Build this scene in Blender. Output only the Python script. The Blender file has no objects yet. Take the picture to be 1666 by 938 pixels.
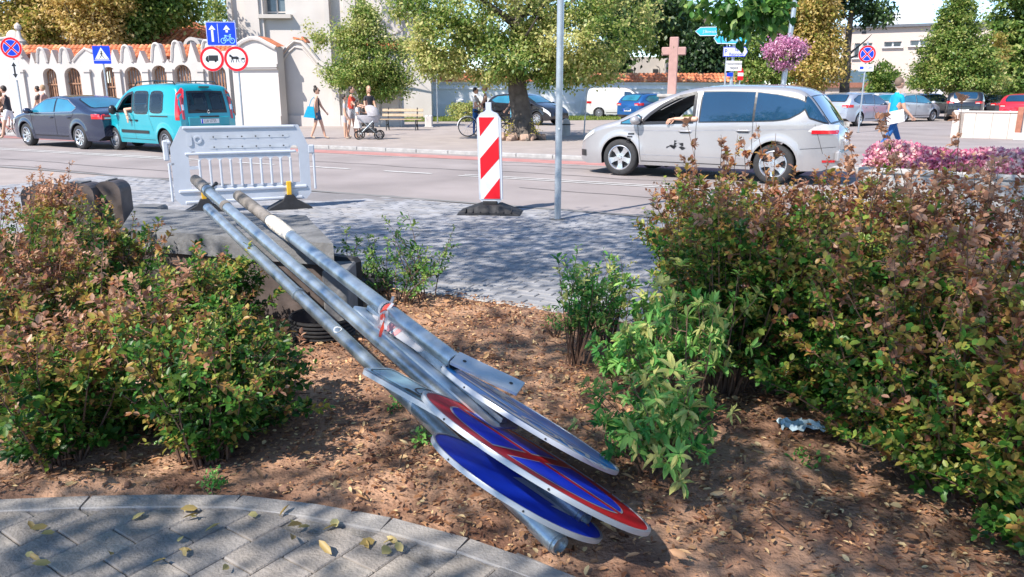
import bpy, bmesh, math, random
import numpy as np
from mathutils import Vector, Matrix, Euler, geometry
PI = math.pi; rad = math.radians
random.seed(7); RNG = np.random.default_rng(7)
SC = bpy.context.scene; COL = SC.collection
# ---------------------------------------------------------------- camera, sky, sun, exposure
PITCH = rad(14.32); EYE = 1.55; FOC = 1250.0
cd = bpy.data.cameras.new('camera'); cam = bpy.data.objects.new('camera', cd); COL.objects.link(cam)
cam.location = (0, 0, EYE); cam.rotation_euler = (PI/2 - PITCH, 0, 0)
cd.sensor_width = 36; cd.lens = FOC/1666*36; cd.clip_start = .05; cd.clip_end = 3000
SC.camera = cam
SUN_EL = rad(47); SUN_DIR = Vector((-.70, -.71, 0)).normalized()
w = bpy.data.worlds.new("World"); SC.world = w; w.use_nodes = True
nt = w.node_tree; sky = nt.nodes.new('ShaderNodeTexSky'); sky.sky_type = 'NISHITA'; sky.sun_disc = False
sky.sun_elevation = SUN_EL; sky.sun_rotation = math.atan2(SUN_DIR.x, SUN_DIR.y); sky.dust_density = .1; sky.air_density = 1.0; sky.ozone_density = 3; sky.altitude = 1800
nt.links.new(sky.outputs[0], nt.nodes['Background'].inputs[0]); nt.nodes['Background'].inputs[1].default_value = .14
sl = bpy.data.lights.new('sun', 'SUN'); sun = bpy.data.objects.new('sun', sl); COL.objects.link(sun)
sl.energy = 4.3; sl.angle = rad(.55); sl.color = (1, .93, .84)
sv = (SUN_DIR*math.cos(SUN_EL) + Vector((0, 0, math.sin(SUN_EL))))
sun.rotation_euler = sv.to_track_quat('Z', 'Y').to_euler()
SC.view_settings.view_transform = 'Standard'; SC.view_settings.look = 'None'
SC.view_settings.exposure = .95; SC.view_settings.gamma = 1
# ---------------------------------------------------------------- places
def ray(px, py):
    u = (px-833)/FOC; v = (469-py)/FOC; c = math.cos(PITCH); s = math.sin(PITCH)
    return Vector((u, c+v*s, -s+v*c))
CAMP = Vector((0, 0, EYE))
def G(px, py, z=0.0):
    r = ray(px, py); return CAMP + r*((z-EYE)/r.z)
def PD(px, py, d): return CAMP + ray(px, py)*d
def PY(px, py, Y):
    r = ray(px, py); return CAMP + r*(Y/r.y)
def GX(px, Y, z=0.0):          # ground point in column px at distance Y
    d = Y*math.cos(PITCH)+(EYE-z)*math.sin(PITCH); return Vector(((px-833)/FOC*d, Y, z))
TH = rad(28.2)
RD = Vector((-math.cos(TH), math.sin(TH), 0)); RN = Vector((math.sin(TH), math.cos(TH), 0))
# ---------------------------------------------------------------- helpers
def hexc(s):
    s = s.lstrip('#'); c = [int(s[i:i+2], 16)/255 for i in (0, 2, 4)]
    return tuple(x/12.92 if x < .04045 else ((x+.055)/1.055)**2.4 for x in c)
MC = {}
def M(name, col=None, rough=.6, metal=0, var=.12, scale=6, bump=0, bscale=None, col2=None, coat=0, spec=.5, detail=4, alpha=1, trans=0, emit=0):
    if name in MC: return MC[name]
    if isinstance(col, str): col = hexc(col)
    if isinstance(col2, str): col2 = hexc(col2)
    m = bpy.data.materials.new(name); m.use_nodes = True; n = m.node_tree; b = n.nodes['Principled BSDF']
    b.inputs['Roughness'].default_value = rough; b.inputs['Metallic'].default_value = metal
    b.inputs['Coat Weight'].default_value = coat; b.inputs['Coat Roughness'].default_value = .04
    b.inputs['Specular IOR Level'].default_value = spec
    tc = n.nodes.new('ShaderNodeTexCoord')
    no = n.nodes.new('ShaderNodeTexNoise'); no.inputs['Scale'].default_value = scale; no.inputs['Detail'].default_value = detail
    n.links.new(tc.outputs['Object'], no.inputs['Vector'])
    cr = n.nodes.new('ShaderNodeValToRGB'); n.links.new(no.outputs['Fac'], cr.inputs[0])
    a = tuple(max(0, c*(1-var)) for c in col); c2 = col2 or tuple(min(1, c*(1+var)) for c in col)
    cr.color_ramp.elements[0].position = .32; cr.color_ramp.elements[1].position = .68
    cr.color_ramp.elements[0].color = (*a, 1); cr.color_ramp.elements[1].color = (*c2, 1)
    n.links.new(cr.outputs[0], b.inputs['Base Color'])
    if bump:
        nb = n.nodes.new('ShaderNodeTexNoise'); nb.inputs['Scale'].default_value = bscale or scale*6; nb.inputs['Detail'].default_value = 6
        n.links.new(tc.outputs['Object'], nb.inputs['Vector'])
        bp = n.nodes.new('ShaderNodeBump'); bp.inputs['Strength'].default_value = bump; bp.inputs['Distance'].default_value = .02
        n.links.new(nb.outputs['Fac'], bp.inputs['Height']); n.links.new(bp.outputs[0], b.inputs['Normal'])
    if trans: b.inputs['Transmission Weight'].default_value = trans
    MC[name] = m; return m
def leafmat(name, stops, transl=.35, rough=.45):
    if name in MC: return MC[name]
    m = bpy.data.materials.new(name); m.use_nodes = True; n = m.node_tree; b = n.nodes['Principled BSDF']
    at = n.nodes.new('ShaderNodeAttribute'); at.attribute_name = 'tint'
    cr = n.nodes.new('ShaderNodeValToRGB'); n.links.new(at.outputs['Fac'], cr.inputs[0])
    el = cr.color_ramp.elements
    for i, (p, c) in enumerate(stops):
        if isinstance(c, str): c = hexc(c)
        e = el[i] if i < 2 else el.new(p)
        e.position = p; e.color = (*c, 1)
    n.links.new(cr.outputs[0], b.inputs['Base Color']); b.inputs['Roughness'].default_value = rough
    tr = n.nodes.new('ShaderNodeBsdfTranslucent'); n.links.new(cr.outputs[0], tr.inputs[0])
    mx = n.nodes.new('ShaderNodeMixShader'); mx.inputs[0].default_value = transl
    n.links.new(b.outputs[0], mx.inputs[1]); n.links.new(tr.outputs[0], mx.inputs[2])
    n.links.new(mx.outputs[0], n.nodes['Material Output'].inputs[0])
    MC[name] = m; return m
def tag(o, label=None, cat=None, group=None, kind=None):
    if label: o['label'] = label
    if cat: o['category'] = cat
    if group: o['group'] = group
    if kind: o['kind'] = kind
    return o
def thing(name, label, cat, loc=(0, 0, 0), rz=0, group=None, rot=None):
    o = bpy.data.objects.new(name, None); COL.objects.link(o); o.location = loc; o.empty_display_size = .2
    o.rotation_euler = rot or (0, 0, rz)
    return tag(o, label, cat, group)
KIDS = {}
def link(name, me, parent=None):
    o = bpy.data.objects.new(name, me); COL.objects.link(o)
    if parent: o.parent = parent; KIDS.setdefault(parent.name, []).append(o)
    return o
def copy_tree(o, parent=None):          # a thing, its parts and their sub-parts
    c = o.copy(); COL.objects.link(c)
    if parent: c.parent = parent; KIDS.setdefault(parent.name, []).append(c)
    for ch in KIDS.get(o.name, ()): copy_tree(ch, c)
    return c
def dup(o, label=None, loc=None, rz=None, rot=None):
    c = copy_tree(o)
    if label: c['label'] = label
    if loc is not None: c.location = loc
    if rz is not None: c.rotation_euler = (0, 0, rz)
    if rot is not None: c.rotation_euler = rot
    return c
class MB:
    def __init__(s): s.v = []; s.f = []; s.m = []; s.mats = []; s.xf = None; s.cur = 0
    def mat(s, m):
        if m not in s.mats: s.mats.append(m)
        s.cur = s.mats.index(m); return s
    def add(s, vs, fs):
        k = len(s.v)
        s.v += [(s.xf @ Vector(p)) if s.xf else Vector(p) for p in vs]
        for f in fs: s.f.append([k+i for i in f]); s.m.append(s.cur)
        return s
    def box(s, c, d, rz=0, rot=None, bev=0):
        x, y, z = (q/2 for q in d); c = Vector(c)
        R = rot if rot is not None else Matrix.Rotation(rz, 3, 'Z')
        if bev:
            b = bev; V = []; 
            for sz in (-1, 1):
                for (ax, ay) in ((-x+b, -y), (x-b, -y), (x, -y+b), (x, y-b), (x-b, y), (-x+b, y), (-x, y-b), (-x, -y+b)): V.append((ax, ay, sz*(z-b)))
            for sz in (-1, 1):
                for (ax, ay) in ((-x+b, -y+b), (x-b, -y+b), (x-b, y-b), (-x+b, y-b)): V.append((ax, ay, sz*z))
            F = [(i, (i+1) % 8, 8+(i+1) % 8, 8+i) for i in range(8)]
            T = 20; F += [(20, 21, 22, 23)]; F += [(19, 18, 17, 16)]
            for base, t, fl in ((8, 20, 0), (0, 16, 1)):
                q = [(base+0, base+1, t+1, t), (base+1, base+2, t+1), (base+2, base+3, t+2, t+1), (base+3, base+4, t+2), (base+4, base+5, t+3, t+2), (base+5, base+6, t+3), (base+6, base+7, t, t+3), (base+7, base+0, t)]
                F += [tuple(reversed(a)) if fl else a for a in q]
            return s.add([c + R @ Vector(p) for p in V], F)
        V = [c + R @ Vector((a*x, b_*y, d_*z)) for a in (-1, 1) for b_ in (-1, 1) for d_ in (-1, 1)]
        return s.add(V, [(0, 1, 3, 2), (4, 6, 7, 5), (0, 4, 5, 1), (2, 3, 7, 6), (0, 2, 6, 4), (1, 5, 7, 3)])
    def tube(s, pts, r, n=8, caps=True, flat=1.0):
        pts = [Vector(p) for p in pts]; rs = r if isinstance(r, (list, tuple)) else [r]*len(pts)
        V = []; prev = None
        for i, p in enumerate(pts):
            t = (pts[min(i+1, len(pts)-1)] - pts[max(i-1, 0)])
            if t.length < 1e-9: t = Vector((0, 0, 1))
            t.normalize()
            a = prev - t*prev.dot(t) if prev is not None else t.orthogonal()
            if a.length < 1e-6: a = t.orthogonal()
            a.normalize(); prev = a; b = t.cross(a)
            for k in range(n):
                an = 2*PI*k/n; V.append(p + (a*math.cos(an) + b*math.sin(an)*flat)*rs[i])
        F = []
        for i in range(len(pts)-1):
            for k in range(n): F.append((i*n+k, i*n+(k+1) % n, (i+1)*n+(k+1) % n, (i+1)*n+k))
        if caps: F.append(tuple(reversed(range(n)))); F.append(tuple(range((len(pts)-1)*n, len(pts)*n)))
        return s.add(V, F)
    def lathe(s, prof, n=24, axis='Z', c=(0, 0, 0), caps=False, sx=1, sy=1):
        V = []; c = Vector(c)
        for (r, z) in prof:
            for k in range(n):
                a = 2*PI*k/n; x, y = r*math.cos(a)*sx, r*math.sin(a)*sy
                V.append(c + (Vector((x, y, z)) if axis == 'Z' else Vector((x, z, y)) if axis == 'Y' else Vector((z, x, y))))
        F = []
        for i in range(len(prof)-1):
            for k in range(n): F.append((i*n+k, i*n+(k+1) % n, (i+1)*n+(k+1) % n, (i+1)*n+k))
        if caps: F.append(tuple(reversed(range(n)))); F.append(tuple(range((len(prof)-1)*n, len(prof)*n)))
        return s.add(V, F)
    def sph(s, c, r, n=12, rings=8, R=None):
        r = Vector((r, r, r)) if not hasattr(r, '__len__') else Vector(r); c = Vector(c); V = []; F = []
        for i in range(rings+1):
            t = PI*i/rings
            for k in range(n):
                a = 2*PI*k/n; p = Vector((r.x*math.sin(t)*math.cos(a), r.y*math.sin(t)*math.sin(a), r.z*math.cos(t)))
                V.append(c + (R @ p if R is not None else p))
        for i in range(rings):
            for k in range(n): F.append((i*n+k, (i+1)*n+k, (i+1)*n+(k+1) % n, i*n+(k+1) % n))
        return s.add(V, F)
    def poly(s, outer, holes=(), th=0, fn=None):
        """2-D outline (x,z) with holes in the plane y=0; th = thickness towards +y; fn maps (x,y,z)."""
        fn = fn or (lambda x, y, z: (x, y, z))
        loops = [list(outer)] + [list(h) for h in holes]
        tri = geometry.tessellate_polygon([[Vector((p[0], p[1], 0)) for p in l] for l in loops])
        flat = [p for l in loops for p in l]; N = len(flat)
        V = [fn(p[0], 0, p[1]) for p in flat]; F = []
        for t in tri:
            a, b, c = [flat[i] for i in t]
            cr = (b[0]-a[0])*(c[1]-a[1]) - (b[1]-a[1])*(c[0]-a[0])
            F.append(tuple(t) if cr > 0 else tuple(reversed(t)))
        if th:
            V += [fn(p[0], th, p[1]) for p in flat]
            F += [tuple(N+i for i in reversed(t)) for t in F]
            k = 0
            for li, l in enumerate(loops):
                n = len(l); ar = sum(l[i][0]*l[(i+1) % n][1]-l[(i+1) % n][0]*l[i][1] for i in range(n))
                fl = (ar > 0) == (li == 0)
                for i in range(n):
                    a, b = k+i, k+(i+1) % n
                    F.append((b, a, N+a, N+b) if fl else (a, b, N+b, N+a))
                k += n
        return s.add(V, F)
    def text(s, txt, size, c, fn=None, align='CENTER', sx=1):
        cu = bpy.data.curves.new('t', 'FONT'); cu.body = txt; cu.size = size; cu.align_x = align; cu.align_y = 'CENTER'
        o = bpy.data.objects.new('t', cu); me = bpy.data.meshes.new_from_object(o)
        V = [(c[0]+v.co.x*sx, 0, c[1]+v.co.y) for v in me.vertices]
        F = [tuple(p.vertices) for p in me.polygons]
        if fn: V = [fn(*v) for v in V]
        bpy.data.objects.remove(o); bpy.data.curves.remove(cu); bpy.data.meshes.remove(me)
        return s.add(V, F)
    def mesh(s, name, smooth=False, angle=35):
        me = bpy.data.meshes.new(name); me.from_pydata([tuple(v) for v in s.v], [], s.f)
        for m in s.mats: me.materials.append(m)
        if len(s.mats) > 1: me.polygons.foreach_set('material_index', s.m)
        if smooth:
            me.polygons.foreach_set('use_smooth', [True]*len(me.polygons))
            me.set_sharp_from_angle(angle=rad(angle))
        me.update(); return me
    def build(s, name, mat=None, parent=None, smooth=False, angle=35, origin=None):
        if mat is not None and not s.mats: s.mats = [mat]
        if origin is not None: s.v = [v-Vector(origin) for v in s.v]
        o = link(name, s.mesh(name, smooth, angle), parent)
        if origin is not None: o.location = origin
        return o
def mb(m=None):
    b = MB()
    if m: b.mat(m)
    return b
def circ(cx, cz, r, n=32, a0=0, a1=2*PI, close=True):
    k = n if close else n+1
    return [(cx+r*math.cos(a0+(a1-a0)*i/n), cz+r*math.sin(a0+(a1-a0)*i/n)) for i in range(k)]
def rect(x0, z0, x1, z1): return [(x0, z0), (x1, z0), (x1, z1), (x0, z1)]
def rrect(x0, z0, x1, z1, r, n=5):
    o = []
    for cx, cz, a in ((x1-r, z0+r, -PI/2), (x1-r, z1-r, 0), (x0+r, z1-r, PI/2), (x0+r, z0+r, PI)):
        o += [(cx+r*math.cos(a+PI/2*i/n), cz+r*math.sin(a+PI/2*i/n)) for i in range(n+1)]
    return o
def interp(pts, x):
    return float(np.interp(x, [p[0] for p in pts], [p[1] for p in pts]))
# leaves, vectorised -------------------------------------------------
def leaf_mesh(name, C, D, N, L, Wd, tint, mat, six=False):
    C = np.asarray(C, float); n = len(C)
    D = np.asarray(D, float); D /= np.linalg.norm(D, axis=1)[:, None]+1e-9
    N = np.asarray(N, float); S = np.cross(D, N); S /= np.linalg.norm(S, axis=1)[:, None]+1e-9
    N = np.cross(S, D); L = np.asarray(L)[:, None]*np.ones((n, 1)); Wd = np.asarray(Wd)[:, None]*np.ones((n, 1))
    if six:
        sh = [(0, 0, 0), (.28, -.42, .06), (.68, -.40, .08), (1, 0, -.04), (.68, .40, .08), (.28, .42, .06)]; fc = [(0, 1, 2, 3), (0, 3, 4, 5)]
    else:
        sh = [(0, 0, 0), (.45, -.5, .1), (1, 0, 0), (.45, .5, .1)]; fc = [(0, 1, 2, 3)]
    k = len(sh); V = np.empty((n, k, 3))
    for i, (a, b, c) in enumerate(sh): V[:, i] = C + D*L*a + S*Wd*b + N*L*c
    V = V.reshape(-1, 3); nf = len(fc)
    idx = (np.arange(n)[:, None, None]*k + np.array(fc)[None]).reshape(-1)
    me = bpy.data.meshes.new(name); me.vertices.add(len(V)); me.vertices.foreach_set('co', V.ravel())
    me.loops.add(len(idx)); me.loops.foreach_set('vertex_index', idx.astype(np.int32))
    me.polygons.add(n*nf); me.polygons.foreach_set('loop_start', np.arange(0, n*nf*4, 4, dtype=np.int32))
    me.update(calc_edges=True)
    at = me.attributes.new('tint', 'FLOAT', 'POINT'); at.data.foreach_set('value', np.repeat(np.clip(tint, 0, 1), k).astype(np.float32))
    me.materials.append(mat); return me
def rnd(n): return RNG.normal(size=(n, 3))
# ---------------------------------------------------------------- shared materials
m_asph = M('asphalt', (.285, .248, .238), .9, var=.17, scale=.55, bump=.3, bscale=90, detail=9)
m_asph2 = M('asphalt_patch', (.21, .195, .195), .9, var=.1, scale=2, bump=.3, bscale=90)
m_line = M('road_paint', (.58, .57, .55), .7, var=.15, scale=9)
m_red = M('red_lane', (.42, .20, .18), .85, var=.15, scale=3)
m_pave = M('far_paving', (.34, .29, .265), .9, var=.1, scale=1.5, bump=.2, bscale=40)
m_brick = M('paver_grey', (.30, .30, .315), .85, var=.22, scale=3.3, bump=.3, bscale=60)
m_joint = M('joint_sand', (.13, .125, .12), .95, var=.3, scale=20)
m_kerb = M('kerb_concrete', (.36, .35, .34), .88, var=.16, scale=7, bump=.35, bscale=70)
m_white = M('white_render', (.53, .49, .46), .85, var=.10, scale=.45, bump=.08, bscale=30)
m_cream = M('cream_render', (.48, .445, .415), .85, var=.08, scale=.7, bump=.08, bscale=30)  # cream, slightly darker than the white render
m_tile = M('clay_tile', (.52, .17, .075), .75, var=.3, scale=4, bump=.2, bscale=30)
m_tile2 = M('clay_tile_light', (.62, .28, .13), .75, var=.25, scale=4)
m_galv = M('galvanised_steel', (.43, .49, .53), .34, metal=.75, var=.2, scale=14, bump=.08, bscale=90)
m_gpole = M('sign_post_grey', (.42, .46, .50), .38, metal=.6, var=.12, scale=8, bump=.05)
m_alu = M('aluminium_plate', (.62, .66, .70), .32, metal=.7, var=.08, scale=5)
m_rim = M('plate_rim', (.46, .48, .51), .42, metal=.3, var=.06, scale=8)
m_signred = M('sign_red', (.60, .012, .022), .42, var=.08, scale=9, spec=.22)
m_signblue = M('sign_blue', (.008, .05, .68), .42, var=.10, scale=9, spec=.22)
m_signwhite = M('sign_white', (.64, .65, .66), .35, var=.03, coat=.2)
m_signblack = M('sign_black', (.015, .015, .018), .4, var=.1)
m_signcyan = M('sign_cyan', (.03, .42, .62), .35, var=.05)
m_black = M('black_rubber', (.022, .022, .025), .7, var=.3, scale=10, bump=.2)
m_dark = M('dark_metal', (.03, .03, .033), .5, var=.1)
m_bark = M('bark', (.10, .083, .07), .9, var=.35, scale=5, bump=.9, bscale=14)
m_twig = M('twig_brown', (.13, .075, .05), .85, var=.3, scale=20)
m_skin = M('skin', (.62, .36, .25), .55, var=.05)
m_hairb = M('hair_dark', (.025, .017, .013), .6, var=.3, scale=30)
m_hairl = M('hair_fair', (.35, .22, .12), .6, var=.25, scale=30)
m_wood = M('bench_wood', (.42, .31, .20), .7, var=.18, scale=12)
m_conc = M('concrete', (.42, .40, .38), .9, var=.14, scale=4, bump=.3, bscale=40)
# ================================================================ SETTING
def SN(s, n, z=0): return RD*s + RN*n + Vector((0, 0, z))
def sheet(name, pts, z, m, kind='structure'):
    b = mb(m); b.add([(p[0], p[1], z) for p in pts], [tuple(range(len(pts)))]); o = b.build(name)
    if o.data.polygons[0].normal.z < 0: o.data.flip_normals()
    return tag(o, kind=kind)
def strip(s0, s1, n0, n1): return [SN(s0, n0), SN(s1, n0), SN(s1, n1), SN(s0, n1)]
sheet('ground', [(-700, -60), (700, -60), (700, 1500), (-700, 1500)], -.06, M('far_ground', (.28, .27, .24), .95, scale=.3))
sheet('road', strip(-120, 140, 9.4, 17.0), 0, m_asph)
sheet('plaza_pavement', strip(-160, 160, 17.0, 300), .0, m_pave)
sheet('side_road', [SN(2.0, 17.05), SN(-5.5, 17.05), (60, 60, 0), (70, 90, 0), (24, 46, 0), (10, 31, 0)], .006, m_asph)
sheet('asphalt_patch', [G(420, 310), G(640, 318), G(690, 326), G(560, 329), G(425, 322)], .004, m_asph2)
sheet('red_bicycle_lane', strip(-60, 60, 15.75, 16.55), .006, m_red)
def paint(name, s0, s1, n0, n1): return sheet(name, strip(s0, s1, n0, n1), .009, m_line)
paint('lane_marking', -40, 7.9, 12.52, 12.60); paint('lane_marking', -40, 7.9, 12.74, 12.82)
for s0 in (8.55, 10.6, 12.7): paint('lane_marking', s0, s0+1.15, 12.55, 12.66)
paint('lane_marking', 15.2, 60, 12.4, 12.5); paint('lane_marking', 15.2, 60, 12.66, 12.76)
for s0 in (7.2, 11.2, 14.6, 19): paint('lane_marking', s0, s0+2.0, 15.6, 15.68)
paint('lane_marking', -60, 7.2, 15.60, 15.68)
sheet('drain_lip', strip(-60, 60, 9.40, 9.52), .008, M('lip', (.2, .195, .19), .9))
rk = random.Random(12)
for (sa, sb, na) in ((11.5, 30, 9.62), (13, 40, 10.6), (-8, 6, 11.3), (2, 14, 13.6), (-2, 9, 14.9)):
    b = mb(M('tar_seam', (.12, .11, .11), .8)); V = []; n_ = 24; w0 = rk.uniform(0, 6)
    for i in range(n_+1):
        s = sa+(sb-sa)*i/n_; n = na+.10*math.sin(i*.7+w0)+.05*math.sin(i*1.9); ww = .012+.012*abs(math.sin(i*1.3)); V += [SN(s, n-ww, .005), SN(s, n+ww, .005)]
    b.add(V, [(2*i, 2*i+2, 2*i+3, 2*i+1) for i in range(n_)]); tag(b.build('tar_seam'), kind='structure')
# far kerb
b = mb(m_kerb)
for i in range(60):
    s = -1 + i*1.0
    b.box(SN(s+.5, 17.06, .04), (.985, .14, .10), rot=Matrix.Rotation(PI-TH, 3, 'Z'), bev=.012)
o = b.build('far_kerb'); tag(o, kind='structure')
# ---- near pavement of grey pavers, laid in rows along the road
side = sheet('pavement', strip(-14, 13.9, 4.9, 9.4), -.022, m_joint); sheet('side_pavement', strip(13.9, 60, 4.9, 9.4), -.002, m_pave); sheet('far_bed', strip(8.9, 30, -3, 4.9), -.002, M('dry_soil', (.22, .13, .08), .95))
def onscreen(p, m=30):
    d = p-CAMP; c, s = math.cos(PITCH), math.sin(PITCH)
    dep = d.y*c - d.z*s
    if dep < .3: return None
    x = 833+FOC*d.x/dep; y = 469-FOC*(d.y*s+d.z*c)/dep
    return (x, y, dep) if (-m < x < 1666+m and -m < y < 938+m) else None
pav_mesh = []
for k in range(6):
    q = mb([M('paver_grey', None), M('paver_warm', (.31, .30, .30), .85, var=.2, scale=4, bump=.3, bscale=60), M('paver_dark', (.22, .225, .245), .85, var=.2, scale=5, bump=.3, bscale=60)][k % 3])
    q.box((0, 0, 0), (.194, .0935, .05), bev=.005); pav_mesh.append(q.mesh('paver'))
LOC = []
for r in range(45):
    n = 4.97 + r*.1
    for c in range(-30, 70):
        s = c*.2 + (r % 2)*.1
        p = SN(s, n, 0); sc = onscreen(p)
        if not sc or s > 13.9: continue
        LOC.append((sc[2] + (0 if 470 < sc[0] < 1060 else 50), p, s, n))
LOC.sort(key=lambda t: t[0]); rot3 = Matrix.Rotation(PI-TH, 3, 'Z')
rest = MB(); kk = 0
for i, (dd, p, s, n) in enumerate(LOC):
    dz = random.uniform(-.003, .003) + .004*math.sin(s*2.1+n*1.3); mi = random.choice((0, 0, 1, 0, 2))
    if i < 300:
        o = link('paver', pav_mesh[mi], side); o.location = (p.x, p.y, -.025+dz)
        o.rotation_euler = (random.uniform(-.01, .01), random.uniform(-.01, .01), PI-TH+random.uniform(-.012, .012))
    else:
        rest.mat([m_brick, MC['paver_warm'], MC['paver_dark']][mi]); rest.box((p.x, p.y, -.025+dz), (.194, .0935, .05), rot=rot3)
o = rest.build('pavers', parent=side); tag(o, kind='stuff')
# ---- planting bed
bed = mb(); ns, nn = 260, 70
def bedz(s, n):
    return .018*math.sin(s*2.3+n*1.7) + .012*math.sin(s*5.1-n*4.2) + .01*math.sin(s*11.0+n*9.0) + .014*math.sin(n*2.9-s*.7)
KERB_PX = [(-260, 836), (0, 821), (150, 815), (270, 813), (395, 814), (520, 829), (640, 851), (765, 885), (880, 925), (960, 957), (1150, 1050)]
KP = [G(*p) for p in KERB_PX]
KSN = sorted([((p.dot(RD)), p.dot(RN)) for p in KP])
def kerb_n(s): return interp(KSN, s)
S0, S1 = -7.0, 9.0
for i in range(ns+1):
    s = S0+(S1-S0)*i/ns; k0 = kerb_n(s) - .02
    for j in range(nn+1):
        n = k0 + (4.9-k0)*j/nn; e = min(1, (n-k0)/.15, (4.9-n)/.15)
        bed.v.append(SN(s, n, .004 + max(0, e)*(.02+bedz(s, n)) + random.uniform(-.004, .004)))
for i in range(ns):
    for j in range(nn): a = i*(nn+1)+j; bed.f.append([a, a+nn+1, a+nn+2, a+1]); bed.m.append(0)
m_soil = M('soil', (.24, .12, .075), .95, var=.3, scale=3.5, bump=1.0, bscale=45, col2=(.50, .30, .19), detail=8)
o = bed.build('soil_bed', m_soil, smooth=True, angle=80)
if o.data.polygons[0].normal.z < 0: o.data.flip_normals()
tag(o, kind='structure')
# pavement edge stones along the bed
b = mb(m_kerb)
for i in range(20): b.box(SN(-6+i*.8+.4, 4.88, -.01), (.79, .06, .06), rot=rot3, bev=.006)
tag(b.build('pavement_edging'), kind='structure')
# foreground path: kerb stones and blocks
path = sheet('foreground_path', [SN(p[0], p[1]-.01) for p in KSN] + [SN(9, -4), SN(-7, -4)], .011, M('joint_fill', (.26, .24, .22), .95, var=.35, scale=18, bump=.5, bscale=90))
m_kerb2 = M('kerb_slab', (.31, .29, .275), .88, var=.2, scale=6, bump=.35, bscale=80)
cuts = [(-260, 836), (-60, 824), (150, 815.5), (395, 814), (640, 851), (765, 885), (960, 957)]
cum = [KP[0]]; 
def kerb_curve(px): 
    ys = interp(KERB_PX, px); return G(px, ys)
for a, b_ in zip(cuts[:-1], cuts[1:]):
    n_ = 8; ptsK = [kerb_curve(a[0]+(b_[0]-a[0])*t/n_) for t in range(n_+1)]
    d0 = (ptsK[1]-ptsK[0]).normalized(); ptsK[0] = ptsK[0]+d0*.006; ptsK[-1] = ptsK[-1]-d0*.006
    q = mb(m_kerb2); V = []; F = []
    for t, p in enumerate(ptsK):
        d = (ptsK[min(t+1, n_)]-ptsK[max(t-1, 0)]).normalized(); nn_ = Vector((d.y, -d.x, 0))
        for (o_, z_) in ((0, -.05), (0, .022), (.006, .027), (.088, .026), (.093, .021), (.093, -.05)): V.append(p+nn_*o_+Vector((0, 0, z_)))
    for t in range(n_):
        for k in range(5): F.append((t*6+k, t*6+k+1, (t+1)*6+k+1, (t+1)*6+k))
    F.append((5, 4, 3, 2, 1, 0)); F.append(tuple(n_*6+k for k in range(6)))
    q.add(V, F); q.build('kerb_stone', parent=path)
dA = (G(208, 832)-G(96, 882)); angA = math.atan2(dA.y, dA.x)
A1 = Vector((math.cos(angA), math.sin(angA), 0)); A2 = Vector((-A1.y, A1.x, 0))
blk = []
m_blk = [M('block_a', (.28, .25, .225), .85, var=.2, scale=7, bump=.4, bscale=90), M('block_b', (.32, .285, .25), .85, var=.2, scale=6, bump=.4, bscale=90), M('block_c', (.25, .23, .215), .85, var=.2, scale=8, bump=.4, bscale=90)]
for k in range(3):
    q = mb(m_blk[k]); q.box((0, 0, 0), (.2365, .1565, .06), bev=.005); blk.append(q.mesh('paving_block'))
for r in range(-26, 26):
    for c in range(-20, 20):
        p = A1*(c*.24+(r % 2)*.12) + A2*(r*.16) + Vector((-.4, 1.6, 0))
        s, n = p.dot(RD), p.dot(RN)
        if n > kerb_n(s)-.09 or p.y < 1.2 or abs(p.x) > 2.6: continue
        o = link('paving_block', blk[random.choice((0, 0, 1, 2))], path)
        o.location = (p.x, p.y, -.008+random.uniform(-.002, .002)); o.rotation_euler = (random.uniform(-.004, .004), random.uniform(-.004, .004), angA+random.uniform(-.008, .008))
# grass verge under the churchyard wall
sheet('verge', [(-12, 41, 0), (22, 49.5, 0), (24, 56, 0), (-15, 54, 0)], .01, M('verge_soil', (.10, .14, .04), .95, var=.3, scale=2))
# ================================================================ CHURCHYARD WALLS
def frame(p0, p1):
    """matrix with x along p0->p1, z up, y away from the camera"""
    x = (Vector(p1)-Vector(p0)); x.z = 0; x.normalize(); y = Vector((-x.y, x.x, 0))
    if y.y < 0: y = -y
    m = Matrix.Identity(4)
    for i in range(3): m[i][0] = x[i]; m[i][1] = y[i]; m[i][2] = (0, 0, 1)[i]; m[i][3] = Vector(p0)[i]
    return m
WA = GX(-60, 38.6); WB = GX(386, 37.6)
SCW = 32.6
wall = thing('arcaded_wall', 'long white churchyard wall with scalloped shell gables, barred arched openings and clay tiles', 'wall')
FW = frame(WA, WB); wall.matrix_world = FW
def WX(px): return (px+60)/SCW
def WZ(py): return (204-py)/SCW
def shell(c, top=86, w=5.2, fl=13, base=109):
    o = []
    for t in range(7): a = t/6; o.append((c-fl+(fl-w-1)*a, base-(base-top-9)*(a**3.0)))
    for t in range(9): a = PI-PI*t/8; o.append((c+w*math.cos(a), top+7-7*math.sin(a)))
    for t in range(7): a = 1-t/6; o.append((c+fl-(fl-w-1)*a, base-(base-top-9)*(a**3.0)))
    return o
top = [(-60, 108)]
top += shell(-40) + [(-22, 92)] + shell(-6)
top += [(8, 100), (10, 84), (13, 76), (22, 72), (34, 71), (44, 75), (50, 88), (56, 100), (66, 112), (72, 93), (76, 110)]
top += shell(88, fl=10) + [(99, 110), (106, 89), (112, 110)] + shell(125, fl=10) + [(138, 106), (148, 96), (160, 87), (170, 92)] + shell(183, fl=9, base=100)[8:] + [(196, 112), (204, 89), (211, 111)]
top += shell(225, top=83, fl=12) + [(240, 110), (248, 91), (255, 110)] + shell(274, top=80, fl=13) + [(290, 104)] + shell(306, top=77, fl=13) + [(322, 106), (330, 78), (338, 108)] + shell(354, top=76, fl=13) + [(372, 108), (378, 92), (386, 92)]
arch = []
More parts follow.
